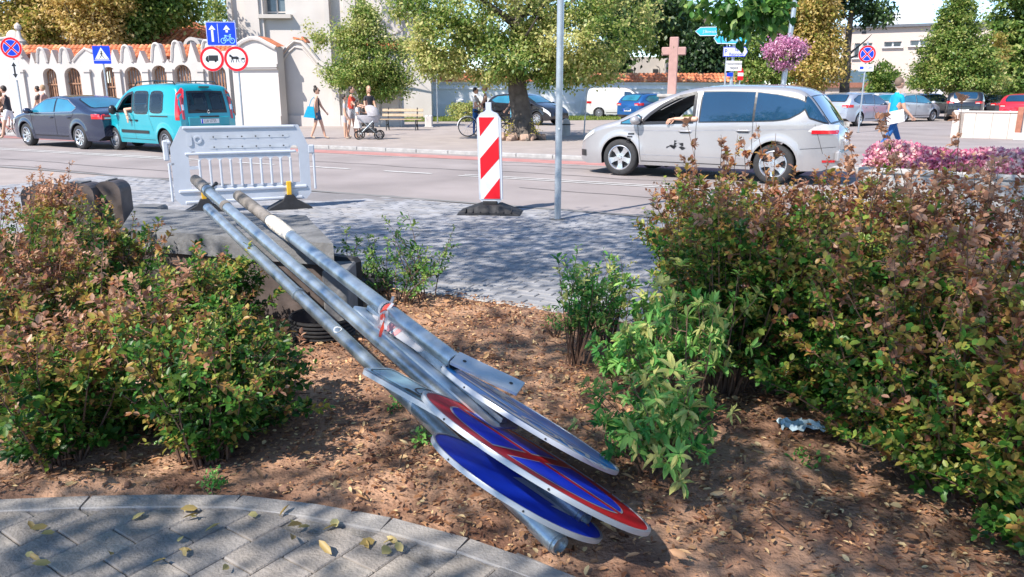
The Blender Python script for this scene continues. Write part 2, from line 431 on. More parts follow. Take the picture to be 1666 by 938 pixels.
def archo(c, w, yt, yb):
    x0, x1 = WX(c-w/2), WX(c+w/2); r = (x1-x0)/2; zt = WZ(yt)
    return [(x0, WZ(yb)), (x1, WZ(yb))] + [((x0+x1)/2+r*math.cos(PI*i/12), zt-r*1.0+r*1.0*math.sin(PI*i/12)) for i in range(13)]
ARC = [(-30, 24, 118, 166), (7, 14, 142, 196), (58, 0, 0, 0), (97, 22, 117, 168), (134, 26, 116, 166), (194, 26, 115, 178), (232, 27, 115, 172), (275, 25, 113, 172), (312, 27, 112, 172), (367, 28, 112, 192)]
ARC = [a for a in ARC if a[1]]
holes = [archo(*a) for a in ARC]
outer = [(WX(p[0]), WZ(p[1])) for p in top] + [(WX(386), -.1), (WX(-60), -.1)]
outer = outer[::-1]
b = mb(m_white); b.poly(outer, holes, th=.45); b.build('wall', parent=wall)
b = mb(m_cream); b.box((WX(163), .8, .9), (WX(386)-WX(-60)-.2, .06, 2.2)); b.build('back_wall', parent=wall)
# coping moulding following the gables
mo = mb(m_white); pts = [(WX(p[0]), -.05, WZ(p[1])-.03) for p in top if p[1] < 107]
seg = []
for p in top:
    if p[1] >= 108:
        if len(seg) > 3: mo.tube(seg, .07, n=5)
        seg = []
    else: seg.append((WX(p[0]), 0, WZ(p[1])-.03))
if len(seg) > 3: mo.tube(seg, .07, n=5)
mo.build('coping', parent=wall, smooth=True)
mo = mb(m_white); mo.box(((WX(386)+0)/2, -.04, .3), (WX(386), .1, .6))
for px in (52, 160, 209, 254, 293, 342): mo.box((WX(px), -.05, 1.3), (.28, .12, 2.4)); mo.box((WX(px), -.08, 2.55), (.36, .16, .12))
mo.build('plinth_and_pilasters', parent=wall)
m_lat = M('lattice_wood', (.32, .17, .10), .7, var=.25, scale=9)
for (c, wdt, yt, yb) in ARC:
    x0, x1 = WX(c-wdt/2), WX(c+wdt/2); n = 6; r = (x1-x0)/2; cx = (x0+x1)/2
    for k in range(n):
        x = x0+(k+.5)*(x1-x0)/n; zt = WZ(yt)-r+math.sqrt(max(0, r*r-(x-cx)**2))
        q = mb(m_lat); q.box((x, .3, (WZ(yb)+zt)/2), (.055, .05, zt-WZ(yb))); q.build('bar', parent=wall)
    q = mb(m_lat)
    for zz in (WZ(yb)+.06, WZ(yb)+(WZ(yt)-WZ(yb))*.52): q.box((cx, .26, zz), (x1-x0, .05, .07))
    q.build('crossbar', parent=wall)
def tiles(name, parent, o0, ux, uy, nx, ny, tw=.2, tl=.28, m=m_tile, xf=None):
    """roof slope of rounded clay tiles: o0 corner, ux along eave, uy up the slope"""
    o0, ux, uy = Vector(o0), Vector(ux), Vector(uy); nrm = ux.cross(uy).normalized(); 
    if nrm.z < 0: nrm = -nrm
    q = MB(); 
    V = []; F = []
    for j in range(ny):
        for i in range(nx):
            q.mat(random.choice((m, m, m_tile2, m)))
            a = o0+ux*(i*tw)+uy*(j*tl); k = []
            for (f, hgt) in ((0, .0), (.25, .05), (.5, .065), (.75, .05), (1, 0)):
                k.append(a+ux*(tw*f)+nrm*(hgt+.035)); 
            for (f, hgt) in ((0, .0), (.25, .05), (.5, .065), (.75, .05), (1, 0)):
                k.append(a+ux*(tw*f)+uy*(tl*1.05)+nrm*hgt)
            q.add(k, [(0, 1, 6, 5), (1, 2, 7, 6), (2, 3, 8, 7), (3, 4, 9, 8)])
            q.add([k[0], k[1], k[2], k[3], k[4], a+ux*tw, a], [(6, 5, 4, 3, 2, 1, 0)])
    return tag(q.build(name, parent=parent), kind='stuff')
L_ = WX(386)
tiles('roof_tiles', wall, (.1, .35, WZ(113)), (1, 0, 0), (0, .75, .66), int((L_-.3)/.22), 5, tw=.22, tl=.3)
b = mb(m_cream); b.box((L_/2, .62, 2.75), (L_-.2, .3, .4)); b.build('parapet', parent=wall)
# gatehouse with curved pediment
ga = GX(386, 36.9); gb = GX(459, 36.3); gate = thing('gatehouse', 'white gatehouse block with a curved pediment at the end of the arcaded wall', 'gatehouse')
FG = frame(ga, gb); gate.matrix_world = FG; gw = (gb-ga).length
SG = 1250/(36.6*.969+.38); gz = lambda y: (205-y)/SG
bp = [(0, gz(85)), (gw*.15, gz(78)), (gw*.3, gz(71)), (gw*.45, gz(67)), (gw*.55, gz(66.5)), (gw*.68, gz(69)), (gw*.82, gz(75)), (gw, gz(82)), (gw, -.1), (0, -.1)]
b = mb(m_white); b.poly(bp[::-1], th=.55); b.build('wall', parent=gate)
b = mb(m_white)
for a, c in zip(bp[:7], bp[1:8]): b.tube([(a[0], -.05, a[1]-.04), (c[0], -.05, c[1]-.04)], .10, n=6)
b.box((gw/2, -.08, gz(110)), (gw+.1, .2, .14)); b.box((gw/2, -.06, gz(114)), (gw+.02, .14, .07)); b.build('cornice', parent=gate); b = mb(m_white); b.box((gw/2, -.05, .25), (gw+.06, .14, .5)); b.build('plinth', parent=gate)
b = mb(m_tile)
for a, c in zip(bp[1:7], bp[2:8]): b.add([(a[0], .1, a[1]+.03), (c[0], .1, c[1]+.03), (c[0], .75, c[1]+.08), (a[0], .75, a[1]+.08), (a[0], .1, a[1]-.05), (c[0], .1, c[1]-.05)], [(0, 1, 2, 3), (4, 5, 1, 0)])
b.build('roof', parent=gate)
# wall wing with S-shaped top
wa = GX(461, 37.2); wb = GX(655, 36.9); wing = thing('curved_wing_wall', 'white wing wall with an S-shaped tiled top beside the gatehouse', 'wall')
wing.matrix_world = frame(wa, wb); wl = (wb-wa).length; SW = 1250/(37.2*.969+.38); wz = lambda y: (204-y)/SW; wx = lambda px: (px-461)/SW*1.02
tp = [(0, wz(100)), (wx(463), wz(96)), (wx(470), wz(88)), (wx(478), wz(78)), (wx(488), wz(70)), (wx(500), wz(72)), (wx(512), wz(86)), (wx(524), wz(102)), (wx(540), wz(112)), (wx(560), wz(118)), (wl, wz(120))]
b = mb(m_white); b.poly((tp+[(wl, -.1), (0, -.1)])[::-1], th=.5); b.build('wall', parent=wing)
b = mb(m_white); b.tube([(p[0], -.02, p[1]-.05) for p in tp], .1, n=6); b.tube([(p[0], -.02, p[1]-.32) for p in tp], .05, n=6); b.box((wl/2, -.05, .25), (wl, .14, .5))
for px in (545, 575, 605, 640): b.box((min(wx(px)*1.05, wl-.3), -.06, wz(165)*1), (.35, .16, wz(125)))
b.build('mouldings', parent=wing)
b = MB(); 
for i in range(9):
    a, c = tp[1+min(i//2, 4)], tp[2+min(i//2, 4)]; f = (i % 2)*.5; x = a[0]+(c[0]-a[0])*f; z = a[1]+(c[1]-a[1])*f
    b.mat(m_tile2 if i % 2 else m_tile); b.box((x+.12, .2, z+.06), (.30, .6, .07), rot=Matrix.Rotation(-math.atan2(c[1]-a[1], c[0]-a[0]), 3, 'Y'))
b.build('coping_tiles', parent=wing)
# long low wall in the shade of the trees
la = GX(640, 50.5); lb = GX(1240, 53.5); low = thing('low_churchyard_wall', 'long low wall with orange tile coping and recessed panels behind the big linden tree', 'wall')
low.matrix_world = frame(la, lb); ll = (lb-la).length; 
m_bright_white = M('brightened_white', (.76, .77, .79), .85, var=.05, scale=.6)  # white raised and cooled in the colour to brighten this shaded wall
b = mb(m_bright_white); b.box((ll/2, .25, 1.05), (ll, .5, 2.3)); b.build('wall', parent=low)
b = mb(m_bright_white)
b.box((ll/2, -.06, 2.14), (ll, .16, .1)); b.box((ll/2, -.04, 1.78), (ll, .1, .07)); b.box((ll/2, -.06, .12), (ll, .14, .3))
x = .2
while x < ll: b.box((x, -.07, .62), (.55, .2, .9)); b.box((x+1.9, -.05, .55), (3.0, .12, .62)); x += 4.1
b.build('mouldings', parent=low)
tiles('coping_tiles', low, (0, -.22, 2.2), (1, 0, 0), (0, .72, .62), int(ll/.26), 3, tw=.26, tl=.3)
# ================================================================ CHURCH
ch = thing('church', 'tall white church with pilasters and a deep window behind the gatehouse', 'church')
def bxpx(b, x0, x1, y0, y1, Y, th, m):
    """box whose front face covers the given outline at distance Y, with its base on or above the ground"""
    pa, pb = PY(x0, y1, Y), PY(x1, y1, Y); zt = PY(x0, y0, Y).z; zb = max(pa.z, 0) if y1 < 200 else 0
    b.mat(m); b.box(((pa.x+pb.x)/2, Y+th/2, (zb+zt)/2), (abs(pb.x-pa.x), th, zt-zb))
b = mb(m_white)
X = lambda px, Y: PY(px, 100, Y).x
x0, x1, x2 = X(379, 48), X(541, 48), X(668, 48.3)
wx0, wx1 = X(437, 48), X(470, 48); wz1 = 9.5; wz0 = PY(450, 24, 48).z
b.poly([(x0, 0), (x1, 0), (x1, 16), (x0, 16)], [[(wx0, wz0), (wx1, wz0), (wx1, wz1), (wx0, wz1)]], th=.9, fn=lambda x, y, z: (x, 48+y, z)); 
b.box(((x0+x1)/2, 53.5, 8), (x1-x0, 9, 16)); b.build('tower_wall', parent=ch)
b = mb(m_white)
for px0, px1 in ((379, 386), (402, 436), (541-8, 541)): b.box(((X(px0, 48)+X(px1, 48))/2, 47.9, 8), (X(px1, 48)-X(px0, 48), .3, 16))
b.box(((X(408, 48)+X(430, 48))/2, 47.7, 8), (X(430, 48)-X(408, 48), .2, 16)); b.build('pilasters', parent=ch)
b = mb(m_cream); b.box(((wx0+wx1)/2+.05, 47.85, wz0-.1), (wx1-wx0+.7, .55, .22)); b.build('window_sill', parent=ch)
wn = mb(M('church_glass', (.10, .13, .15), .12, spec=.8)); wn.box(((wx0+wx1)/2, 48.6, (wz0+wz1)/2), (wx1-wx0, .05, wz1-wz0)); wn = wn.build('window', parent=ch)
b = mb(m_white); 
for k in range(4): b.box(((wx0+wx1)/2, 48.5, wz0+.2+k*.85), (wx1-wx0, .08, .07))
b.box(((wx0+wx1)/2, 48.48, (wz0+wz1)/2), (.08, .08, wz1-wz0)); b.build('glazing_bars', parent=wn)
b = mb(m_white); b.box(((x1+x2)/2, 54, 8), (x2-x1, 11.4, 16)); b.build('nave_wall', parent=ch)
b = mb(m_cream); b.box((X(572, 48), 48.2, 8), (.7, .3, 16)); b.box((X(640, 48), 48.2, 8), (1.2, .3, 16)); b.box(((x1+x2)/2, 48.15, PY(600, 62, 48).z), (x2-x1-.1, .4, .3)); b.build('nave_pilasters', parent=ch)
b = mb(m_white); zz = PY(640, 82, 50).z; zz = PY(640, 82, 47).z; b.box((X(645, 47), 47.6, zz/2), (X(700, 47)-X(590, 47), .9, zz)); b.build('aisle_wall', parent=ch)
tiles('aisle_roof', ch, (X(588, 47), 46.9, zz), (1, 0, 0), (0, .9, .42), int((X(702, 47)-X(588, 47))/.25), 4, tw=.25, tl=.33)
# tiled roofs behind the arcaded wall
def hiproof(label, corners, ridge, wallh, Y, depth, cat='building'):
    t = thing('tiled_building', label, cat)
    xl, xr = X(corners[0], Y), X(corners[1], Y); ze = PY(corners[0], corners[2], Y).z
    rl, rr = X(ridge[0], Y+depth/2), X(ridge[1], Y+depth/2); zr = PY(ridge[0], ridge[2], Y+depth/2).z
    q = mb(m_white); q.box(((xl+xr)/2, Y+depth/2, ze/2), (xr-xl-.5, depth-.5, ze)); q.build('wall', parent=t)
    q = mb(m_tile); A = Vector((xl, Y, ze)); B = Vector((xr, Y, ze)); C_ = Vector((xr, Y+depth, ze)); D_ = Vector((xl, Y+depth, ze)); E = Vector((rl, Y+depth/2, zr)); F_ = Vector((rr, Y+depth/2, zr))
    q.add([A, B, C_, D_, E, F_], [(0, 1, 5, 4), (1, 2, 5), (2, 3, 4, 5), (3, 0, 4), (3, 2, 1, 0)]); q.build('roof', parent=t)
    # tile rolls on the two slopes in view
    q = MB(); 
    for (P0, P1, T0, T1) in ((A, B, E, F_), (B, C_, F_, F_)):
        W_ = (P1-P0).length; nr = int(W_/.3); nz = 9
        nrm = (P1-P0).cross(T0-P0).normalized(); nrm = nrm if nrm.z > 0 else -nrm
        for i in range(nr):
            f = (i+.5)/nr; base = P0.lerp(P1, f)
            up = (T0+T1)/2-(P0+P1)/2; up = up-(P1-P0).normalized()*up.dot((P1-P0).normalized())
            # clip against the hips
            along = (base-P0).dot((P1-P0).normalized()); lt = (T0-P0).dot((P1-P0).normalized()); rt = (T1-P0).dot((P1-P0).normalized())
            g = min(1, along/max(lt, .01), (W_-along)/max(W_-rt, .01))
            q.mat(random.choice((m_tile, m_tile, m_tile2)))
            prev = base
            for j in range(max(1, int(g*12))):
                a = base+up*(g*j/max(1, int(g*12))); c = base+up*(g*(j+1)/max(1, int(g*12)))
                q.tube([a+nrm*.07, c+nrm*.03], .1, n=5, caps=True)
    tag(q.build('roof_tiles', parent=t), kind='stuff')
    return t
t = hiproof('white building with a broad orange hipped roof behind the arcaded wall', (165, 372, 80), (212, 292, 26), 0, 44, 10)
b = mb(m_white); p = PY(311, 74, 42.5); b.poly([(p.x-.45, p.z-.6), (p.x+.45, p.z-.6)] + circ(p.x, p.z-.0, .45, 8, 0, PI, False), th=1.6, fn=lambda x, y, z: (x, 42.6+y, z)); o = b.build('dormer', parent=t)
b = mb(m_dark); b.poly([(p.x-.28, p.z-.15), (p.x+.28, p.z-.15)] + circ(p.x, p.z, .28, 8, 0, PI, False), fn=lambda x, y, z: (x, 42.56, z)); b.build('window', parent=o)
t = hiproof('small building with a dark red tiled roof behind the left gable', (36, 88, 78), (42, 76, 54), 0, 43, 6)
b = mb(m_white); p = PY(31, 70, 40.5); b.box((p.x, 40.6, p.z/2), (.5, .5, p.z)); b.lathe([(.26, 0), (.3, .1), (.12, .3), (.08, .6), (.16, .7), (.16, .85), (.02, 1.0)], 10, c=(p.x, 40.6, p.z)); q = PY(15, 66, 40.5); b.sph((q.x+.05, 40.8, q.z), (.4, .25, .55)); tag(b.build('stone_finial', smooth=True), 'white stone finial and scroll rising over the left gable', 'finial')
# far white house behind the cross and low house at the far left
hs = thing('parish_house', 'cream house with small windows behind the stone cross', 'house')
b = MB(); Y = 66
bxpx(b, 1012, 1128, 92, 201, Y, 8, m_cream); bxpx(b, 1080, 1126, 70, 201, Y-1, 3, m_cream); b.build('wall', parent=hs)
for px in (1025, 1066, 1104):
    q = MB(); bxpx(q, px-6, px+6, 110, 126, Y-1.15 if px > 1080 else Y-.1, .12, m_cream); f = q.build('window', parent=hs)
    q = MB(); bxpx(q, px-4, px+4, 112, 125, Y-1.22 if px > 1080 else Y-.17, .06, m_dark); q.build('pane', parent=f)
# ---- flat-roofed building on the right
rb = thing('flat_roofed_building', 'two-storey beige flat-roofed building with strip windows at the right', 'building')
m_beige = M('beige_render', (.52, .44, .39), .85, var=.04, scale=.6)
Y = 72; b = MB(); FR_ = frame(PY(1362, 150, 72), PY(1640, 150, 66)); 
rb.matrix_world = FR_; rb.location.z = 0
SR = 1250/(71*.969); rx = lambda px: (px-1362)/SR; rz = lambda y: (176-y)/SR
# roof rises slightly to the right in the photograph through perspective; the block itself is level
hh = rz(48)
wins = [(1381, 1389, 71, 94), (1393, 1407, 71, 80), (1424, 1449, 70, 78), (1461, 1487, 69, 77), (1500, 1524, 69, 77), (1460, 1482, 126, 133)]
b = mb(m_beige); b.poly([(0, 0), (rx(1640), 0), (rx(1640), hh), (0, hh)], [rect(rx(a), rz(d), rx(c), rz(b_)) for a, c, b_, d in wins], th=.3); b.box((rx(1640)/2, 4.5, hh/2), (rx(1640), 8.2, hh)); b.build('wall', parent=rb)
b = mb(M('roof_edge', (.10, .11, .13), .6)); b.box((rx(1640)/2, 4.2, hh+.08), (rx(1640)+.6, 9.2, .22)); b.build('roof', parent=rb)
for a, c, b_, d in wins:
    q = mb(m_signwhite); q.box(((rx(a)+rx(c))/2, .2, (rz(b_)+rz(d))/2), (rx(c)-rx(a), .1, rz(b_)-rz(d))); f = q.build('window', parent=rb)
    q = mb(M('far_glass', (.06, .075, .085), .1, spec=.7)); n = 1 if c-a < 16 else 2; wdt = (rx(c)-rx(a))/n
    for k in range(n): q.box((rx(a)+wdt*(k+.5), .13, (rz(b_)+rz(d))/2), (wdt-.14, .06, rz(b_)-rz(d)-.14))
    q.build('pane', parent=f)
    q = mb(m_signwhite); q.box(((rx(a)+rx(c))/2, -.08, rz(d)-.05), (rx(c)-rx(a)+.3, .3, .1)); q.build('sill', parent=f)
b = mb(m_dark); b.box((rx(1393), .0, rz(55)), (.35, .08, .2)); b.build('vent', parent=rb)
b = mb(m_signwhite); b.box((rx(1436), 5, hh+.8), (2.4, 1.5, 1.5)); b.build('chimney', parent=rb)
# garage block
gr = thing('garage_block', 'low garage with a brown roof edge and a blue-grey door behind the parked cars', 'garage')
b = MB(); bxpx(b, 1338, 1418, 141, 201, 60, 5, m_beige); b.build('wall', parent=gr)
b = MB(); bxpx(b, 1334, 1422, 134, 142, 59.8, 5.6, M('brown_fascia', (.30, .13, .09), .7)); b.build('roof', parent=gr)
b = MB(); bxpx(b, 1358, 1414, 114, 134, 62, 3, M('blue_grey_panel', (.10, .17, .22), .5)); b.build('panel', parent=gr)
hut = thing('annexe', 'pale annexe with small window under the conical tree', 'building')
b = MB(); bxpx(b, 1462, 1580, 128, 201, 64, 4, m_beige); b.build('wall', parent=hut)
b = MB(); bxpx(b, 1462, 1580, 160, 201, 63.9, .3, M('stone_base', (.36, .28, .20), .9, var=.3, scale=3)); b.build('plinth', parent=hut)
b = MB(); bxpx(b, 1512, 1534, 144, 158, 63.6, .2, m_signwhite); b.build('noticeboard', parent=hut)
# ================================================================ VEHICLES
m_tyre = M('tyre', (.028, .028, .03), .8, var=.2, scale=20, bump=.2)
m_alloy = M('alloy', (.62, .63, .65), .25, metal=.8, var=.05)
m_steelw = M('steel_wheel', (.30, .31, .33), .45, metal=.5, var=.1)
m_trim = M('black_trim', (.018, .018, .02), .35, var=.1)
m_glass = M('tinted_sky_glass', (.008, .04, .085), .03, spec=.9, var=.25, scale=.9, coat=1)  # blue base colour stands in for sky reflected in the panes
m_glass2 = M('blue_sky_glass', (.02, .17, .26), .04, spec=.9, var=.3, scale=1.2, coat=1)  # stronger blue, sky reflection put into the glass colour
m_redl = M('tail_light_red', (.55, .01, .015), .15, coat=1, var=.1)
m_clearl = M('lamp_clear', (.75, .75, .74), .08, coat=1, var=.05, metal=.3)
m_plate = M('number_plate', (.80, .80, .78), .4, var=.03)
m_inter = M('interior', (.10, .10, .105), .8, var=.1); m_seat = M('seat_fabric', (.16, .17, .18), .9, var=.1)
def clearglass():
    if 'clear_glass' in MC: return MC['clear_glass']
    m = bpy.data.materials.new('clear_glass'); m.use_nodes = True; n = m.node_tree
    g = n.nodes.new('ShaderNodeBsdfGlossy'); g.inputs['Roughness'].default_value = .02; g.inputs['Color'].default_value = (.9, .95, 1, 1)
    t = n.nodes.new('ShaderNodeBsdfTransparent'); t.inputs[0].default_value = (.80, .92, .93, 1)
    f = n.nodes.new('ShaderNodeFresnel'); f.inputs[0].default_value = 1.5
    mx = n.nodes.new('ShaderNodeMixShader'); n.links.new(f.outputs[0], mx.inputs[0]); n.links.new(t.outputs[0], mx.inputs[1]); n.links.new(g.outputs[0], mx.inputs[2])
    n.links.new(mx.outputs[0], n.nodes['Material Output'].inputs[0]); n.nodes.remove(n.nodes['Principled BSDF']); MC['clear_glass'] = m; return m
def paintm(name, col, metal=.35, rough=.3): return M(name, col, rough, metal=metal, var=.03, scale=2, coat=.9)
WH = {}
def wheel(R_, wd, kind, parent, x, y, z, side):
    key = (R_, wd, kind)
    if key not in WH:
        b = mb(m_tyre); rr = R_*.68
        b.lathe([(rr, -wd/2), (rr+.01, -wd/2-.004), (R_*.90, -wd/2-.004), (R_*.97, -wd/2+.015), (R_, -wd/2+.045), (R_, wd/2-.045), (R_*.97, wd/2-.015), (R_*.90, wd/2+.004), (rr, wd/2), (rr, -wd/2)], 36, 'Y')
        t = b.mesh('wheel', True, 40)
        b = mb(m_alloy if kind != 'steel' else m_steelw)
        b.lathe([(rr, -wd/2), (rr-.012, -wd/2-.004), (rr-.025, -wd/2+.01), (rr-.03, -wd/2+.10), (rr-.03, wd/2-.02)], 36, 'Y')
        yf = -wd/2+.022
        if kind == 'steel':
            b.lathe([(rr-.03, yf+.03), (rr*.80, yf+.01), (rr*.62, yf+.0), (rr*.45, yf+.04), (rr*.34, yf+.0), (rr*.15, yf-.012), (0.001, yf-.015)], 30, 'Y')
            b.mat(m_dark)
            for k in range(10): a = 2*PI*k/10; b.sph((rr*.7*math.cos(a), yf+.006, rr*.7*math.sin(a)), (.022, .012, .022), 8, 5)
        else:
            ns_ = 5 if kind == 'five' else 9
            for k in range(ns_):
                a = 2*PI*k/ns_+.3; ca, sa = math.cos(a), math.sin(a)
                w0, w1 = (.042, .062) if kind == 'five' else (.022, .028)
                V = []
                for (r_, w_, y_) in ((rr*.14, w0, yf+.0), (rr*.6, w0*1.0, yf+.012), (rr-.015, w1, yf-.006)):
                    for (sw, dy) in ((-1, 0), (1, 0), (1, .04), (-1, .04)): V.append((r_*ca-sw*w_*sa, y_+dy, r_*sa+sw*w_*ca))
                b.add(V, [(0, 1, 5, 4), (1, 2, 6, 5), (3, 0, 4, 7), (4, 5, 9, 8), (5, 6, 10, 9), (7, 4, 8, 11), (2, 3, 7, 6), (6, 7, 11, 10)])
            b.lathe([(.001, yf-.012), (rr*.14, yf-.01), (rr*.2, yf+.01), (rr*.2, yf+.05)], 20, 'Y')
            b.mat(m_dark); b.lathe([(rr-.03, yf+.085), (.001, yf+.085)], 30, 'Y')
            b.mat(m_dark)
            for k in range(5): a = 2*PI*k/5; b.sph((rr*.14*math.cos(a)*1, yf-.004, rr*.14*math.sin(a)), .009, 6, 4)
        WH[key] = (t, b.mesh('rim', True, 30))
    t, r = WH[key]; o = link('wheel', t, parent); o.location = (x, y, z); o.rotation_euler = (0, random.uniform(0, 1.2), 0 if side < 0 else PI)
    # side<0: outer face towards -y
    link('rim', r, o); return o
def chaikin(p, it=2):
    for _ in range(it):
        q = [p[0]]
        for a, b in zip(p[:-1], p[1:]): q += [(a[0]*.75+b[0]*.25, a[1]*.75+b[1]*.25), (a[0]*.25+b[0]*.75, a[1]*.25+b[1]*.75)]
        p = q+[p[-1]]
    return p
class CarShape:
    """front at +x, left side at +y"""
    def __init__(s, top, W, belt, sill=.24, wr=.33, axles=(-1.3, 1.3), tumble=.20, ends=.16, bot=None, roundr=.10, crown=.035, flare=.02):
        s.top = chaikin(top, 2); s.W = W/2; s.belt = belt; s.sill = sill; s.wr = wr; s.ax = axles; s.tumble = tumble; s.ends = ends
        s.x0, s.x1 = top[0][0], top[-1][0]; s.bot = bot or [(s.x0, .38), (s.x0+.25, .24), (s.x1-.25, .22), (s.x1, .32)]
        s.H = max(p[1] for p in top); s.rr = roundr; s.crown = crown; s.flare = flare; s.ra = wr+.045; s.zc = wr+.01
    def T(s, x): return interp(s.top, x)
    def B(s, x):
        b = interp(s.bot, x)
        for a in s.ax:
            d = abs(x-a)
            if d < s.ra: b = max(b, s.zc+math.sqrt(s.ra**2-d*d))
        return b
    def Y(s, x, z, rnd=True):
        L = s.x1-s.x0; d = min(x-s.x0, s.x1-x); e = max(0, 1-d/.75); pl = 1-s.ends*e**2.6
        bz = s.belt if not isinstance(s.belt, list) else interp(s.belt, x)
        if z > bz: t = (z-bz)/(s.H-bz); sd = 1-s.tumble*(.55*t+.45*t*t)
        else: t = (bz-z)/bz; sd = 1-.02*t-.10*max(0, t-.45)**2*4
        sd -= .012*math.exp(-((z-bz+.03)/.05)**2)*0
        y = s.W*pl*sd
        for a in s.ax:
            dd = math.hypot(x-a, z-s.zc); y += s.flare*math.exp(-((dd-s.ra-.02)/.06)**2)
        if rnd:
            dt = s.T(x)-z
            if dt < s.rr: y -= s.rr*1.1*(1-math.sqrt(max(0, 1-(1-max(dt, 0)/s.rr)**2)))
        return max(y, .05)
    def cols(s, step=.07):
        xs = set(); x = s.x0
        while x < s.x1: xs.add(round(x, 3)); x += step
        for d in (0, .012, .03, .06, .1, .15, .22): xs.add(round(s.x0+d, 3)); xs.add(round(s.x1-d, 3))
        for a in s.ax:
            for k in range(17): xs.add(round(a+s.ra*math.cos(PI*k/16)*1.0, 3))
            xs.add(round(a-s.ra-.003, 3)); xs.add(round(a+s.ra+.003, 3))
        for p in s.top: xs.add(round(p[0], 3))
        xs = sorted(v for v in xs if s.x0-1e-6 <= v <= s.x1+1e-6); o = [xs[0]]
        for v in xs[1:]:
            if v-o[-1] > .0025: o.append(v)
        return o
    def topn(s, x):
        e = .01; dx, dz = 2*e, s.T(min(x+e, s.x1))-s.T(max(x-e, s.x0)); l = math.hypot(dx, dz); return (-dz/l, dx/l)
    def topP(s, x, f, off=0):
        yt = s.Y(x, s.T(x)); n = s.topn(x); c = s.crown*(1-f*f)+off
        return Vector((x+n[0]*c, f*yt, s.T(x)+n[1]*c))
    def build(s, paint, parent, holes=(), tophole=(), rows=26, step=.07, lower=None):
        xs = s.cols(step); b = MB(); b.mat(paint); P = []; nr = rows
        for x in xs:
            z0, z1 = s.B(x), s.T(x); z1 = max(z1, z0+.02); c = []
            for j in range(nr+1):
                t = j/nr; t = 1-(1-t)**1.35; z = z0+(z1-z0)*t; c.append((x, s.Y(x, z), z))
            P.append(c)
        n = len(xs); m = nr+1; V = []
        for c in P: V += c
        F = []; 
        for i in range(n-1):
            for j in range(nr):
                cx = (xs[i]+xs[i+1])/2; cz = (P[i][j][2]+P[i+1][j][2]+P[i][j+1][2]+P[i+1][j+1][2])/4
                if any(h(cx, cz) for h in holes): continue
                F.append((i*m+j, i*m+j+1, (i+1)*m+j+1, (i+1)*m+j))
        b.add(V, F); b.add([(x, -y, z) for x, y, z in V], [f[::-1] for f in F])
        K = 10; V = []; F = []
        for i, x in enumerate(xs):
            for k in range(K+1):
                V.append(s.topP(x, 1-2*k/K))
        for i in range(n-1):
            for k in range(K):
                cx = (xs[i]+xs[i+1])/2; f = abs(1-2*(k+.5)/K)
                if any(h(cx, f) for h in tophole): continue
                F.append((i*(K+1)+k, i*(K+1)+k+1, (i+1)*(K+1)+k+1, (i+1)*(K+1)+k))
        b.add(V, F)
        for i in (0, n-1):
            c = P[i]; V = [p for p in c]+[(p[0], -p[1], p[2]) for p in c]
            F = [(j, m+j, m+j+1, j+1) if i == 0 else (j, j+1, m+j+1, m+j) for j in range(nr)]; b.add(V, F)
        body = b.build('body', parent=parent, smooth=True, angle=38)
        # underside, wheel housings
        q = mb(m_trim); V = []; F = []
        for x in xs: z = s.B(x); y = s.Y(x, z)-.004; V += [(x, y, z+.004), (x, -y, z+.004)]
        for i in range(n-1): F.append((2*i, 2*i+1, 2*i+3, 2*i+2))
        q.add(V, F); q.box(((s.x0+s.x1)/2, 0, .42), (s.x1-s.x0-.5, 2*s.W*.55, .30)); 
        q.build('underside', parent=parent)
        return body
    def patch(s, b, x0, x1, zb, zt, side, off=.006, nx=16, nz=5):
        """patch on the body side between curves zb(x) and zt(x)"""
        V = []; F = []
        for i in range(nx+1):
            x = x0+(x1-x0)*i/nx; a = zb(x) if callable(zb) else zb; c = zt(x) if callable(zt) else zt; c = max(c, a+.001)
            for j in range(nz+1):
                z = a+(c-a)*j/nz; V.append((x, side*(s.Y(x, z)+off), z))
        for i in range(nx):
            for j in range(nz):
                f = (i*(nz+1)+j, i*(nz+1)+j+1, (i+1)*(nz+1)+j+1, (i+1)*(nz+1)+j); F.append(f if side > 0 else f[::-1])
        b.add(V, F)
    def tpatch(s, b, x0, x1, f0, f1, off=.006, nx=10, nf=10, taper=0, rnd=0):
        V = []; F = []
        for i in range(nx+1):
            t = i/nx; x = x0+(x1-x0)*t; sh = taper*(1-t); e = rnd*((abs(2*t-1))**6)
            for k in range(nf+1):
                f = f0+(f1-f0)*k/nf; f = f*(1-e); V.append(s.topP(x, f*(1-sh), off))
        for i in range(nx):
            for k in range(nf): F.append((i*(nf+1)+k, (i+1)*(nf+1)+k, (i+1)*(nf+1)+k+1, i*(nf+1)+k+1))
        b.add(V, F)
    def seam(s, b, pts, side, wd=.008, off=.0045):
        for (a, c) in zip(pts[:-1], pts[1:]):
            n = max(1, int(math.hypot(c[0]-a[0], c[1]-a[1])/.06)); dx, dz = c[0]-a[0], c[1]-a[1]; l = math.hypot(dx, dz); ox, oz = -dz/l*wd/2, dx/l*wd/2; V = []
            for i in range(n+1):
                x, z = a[0]+dx*i/n, a[1]+dz*i/n
                for sg in (-1, 1): V.append((x+ox*sg, side*(s.Y(x+ox*sg, z+oz*sg)+off), z+oz*sg))
            F = [(2*i, 2*i+1, 2*i+3, 2*i+2) for i in range(n)]; b.add(V, F)
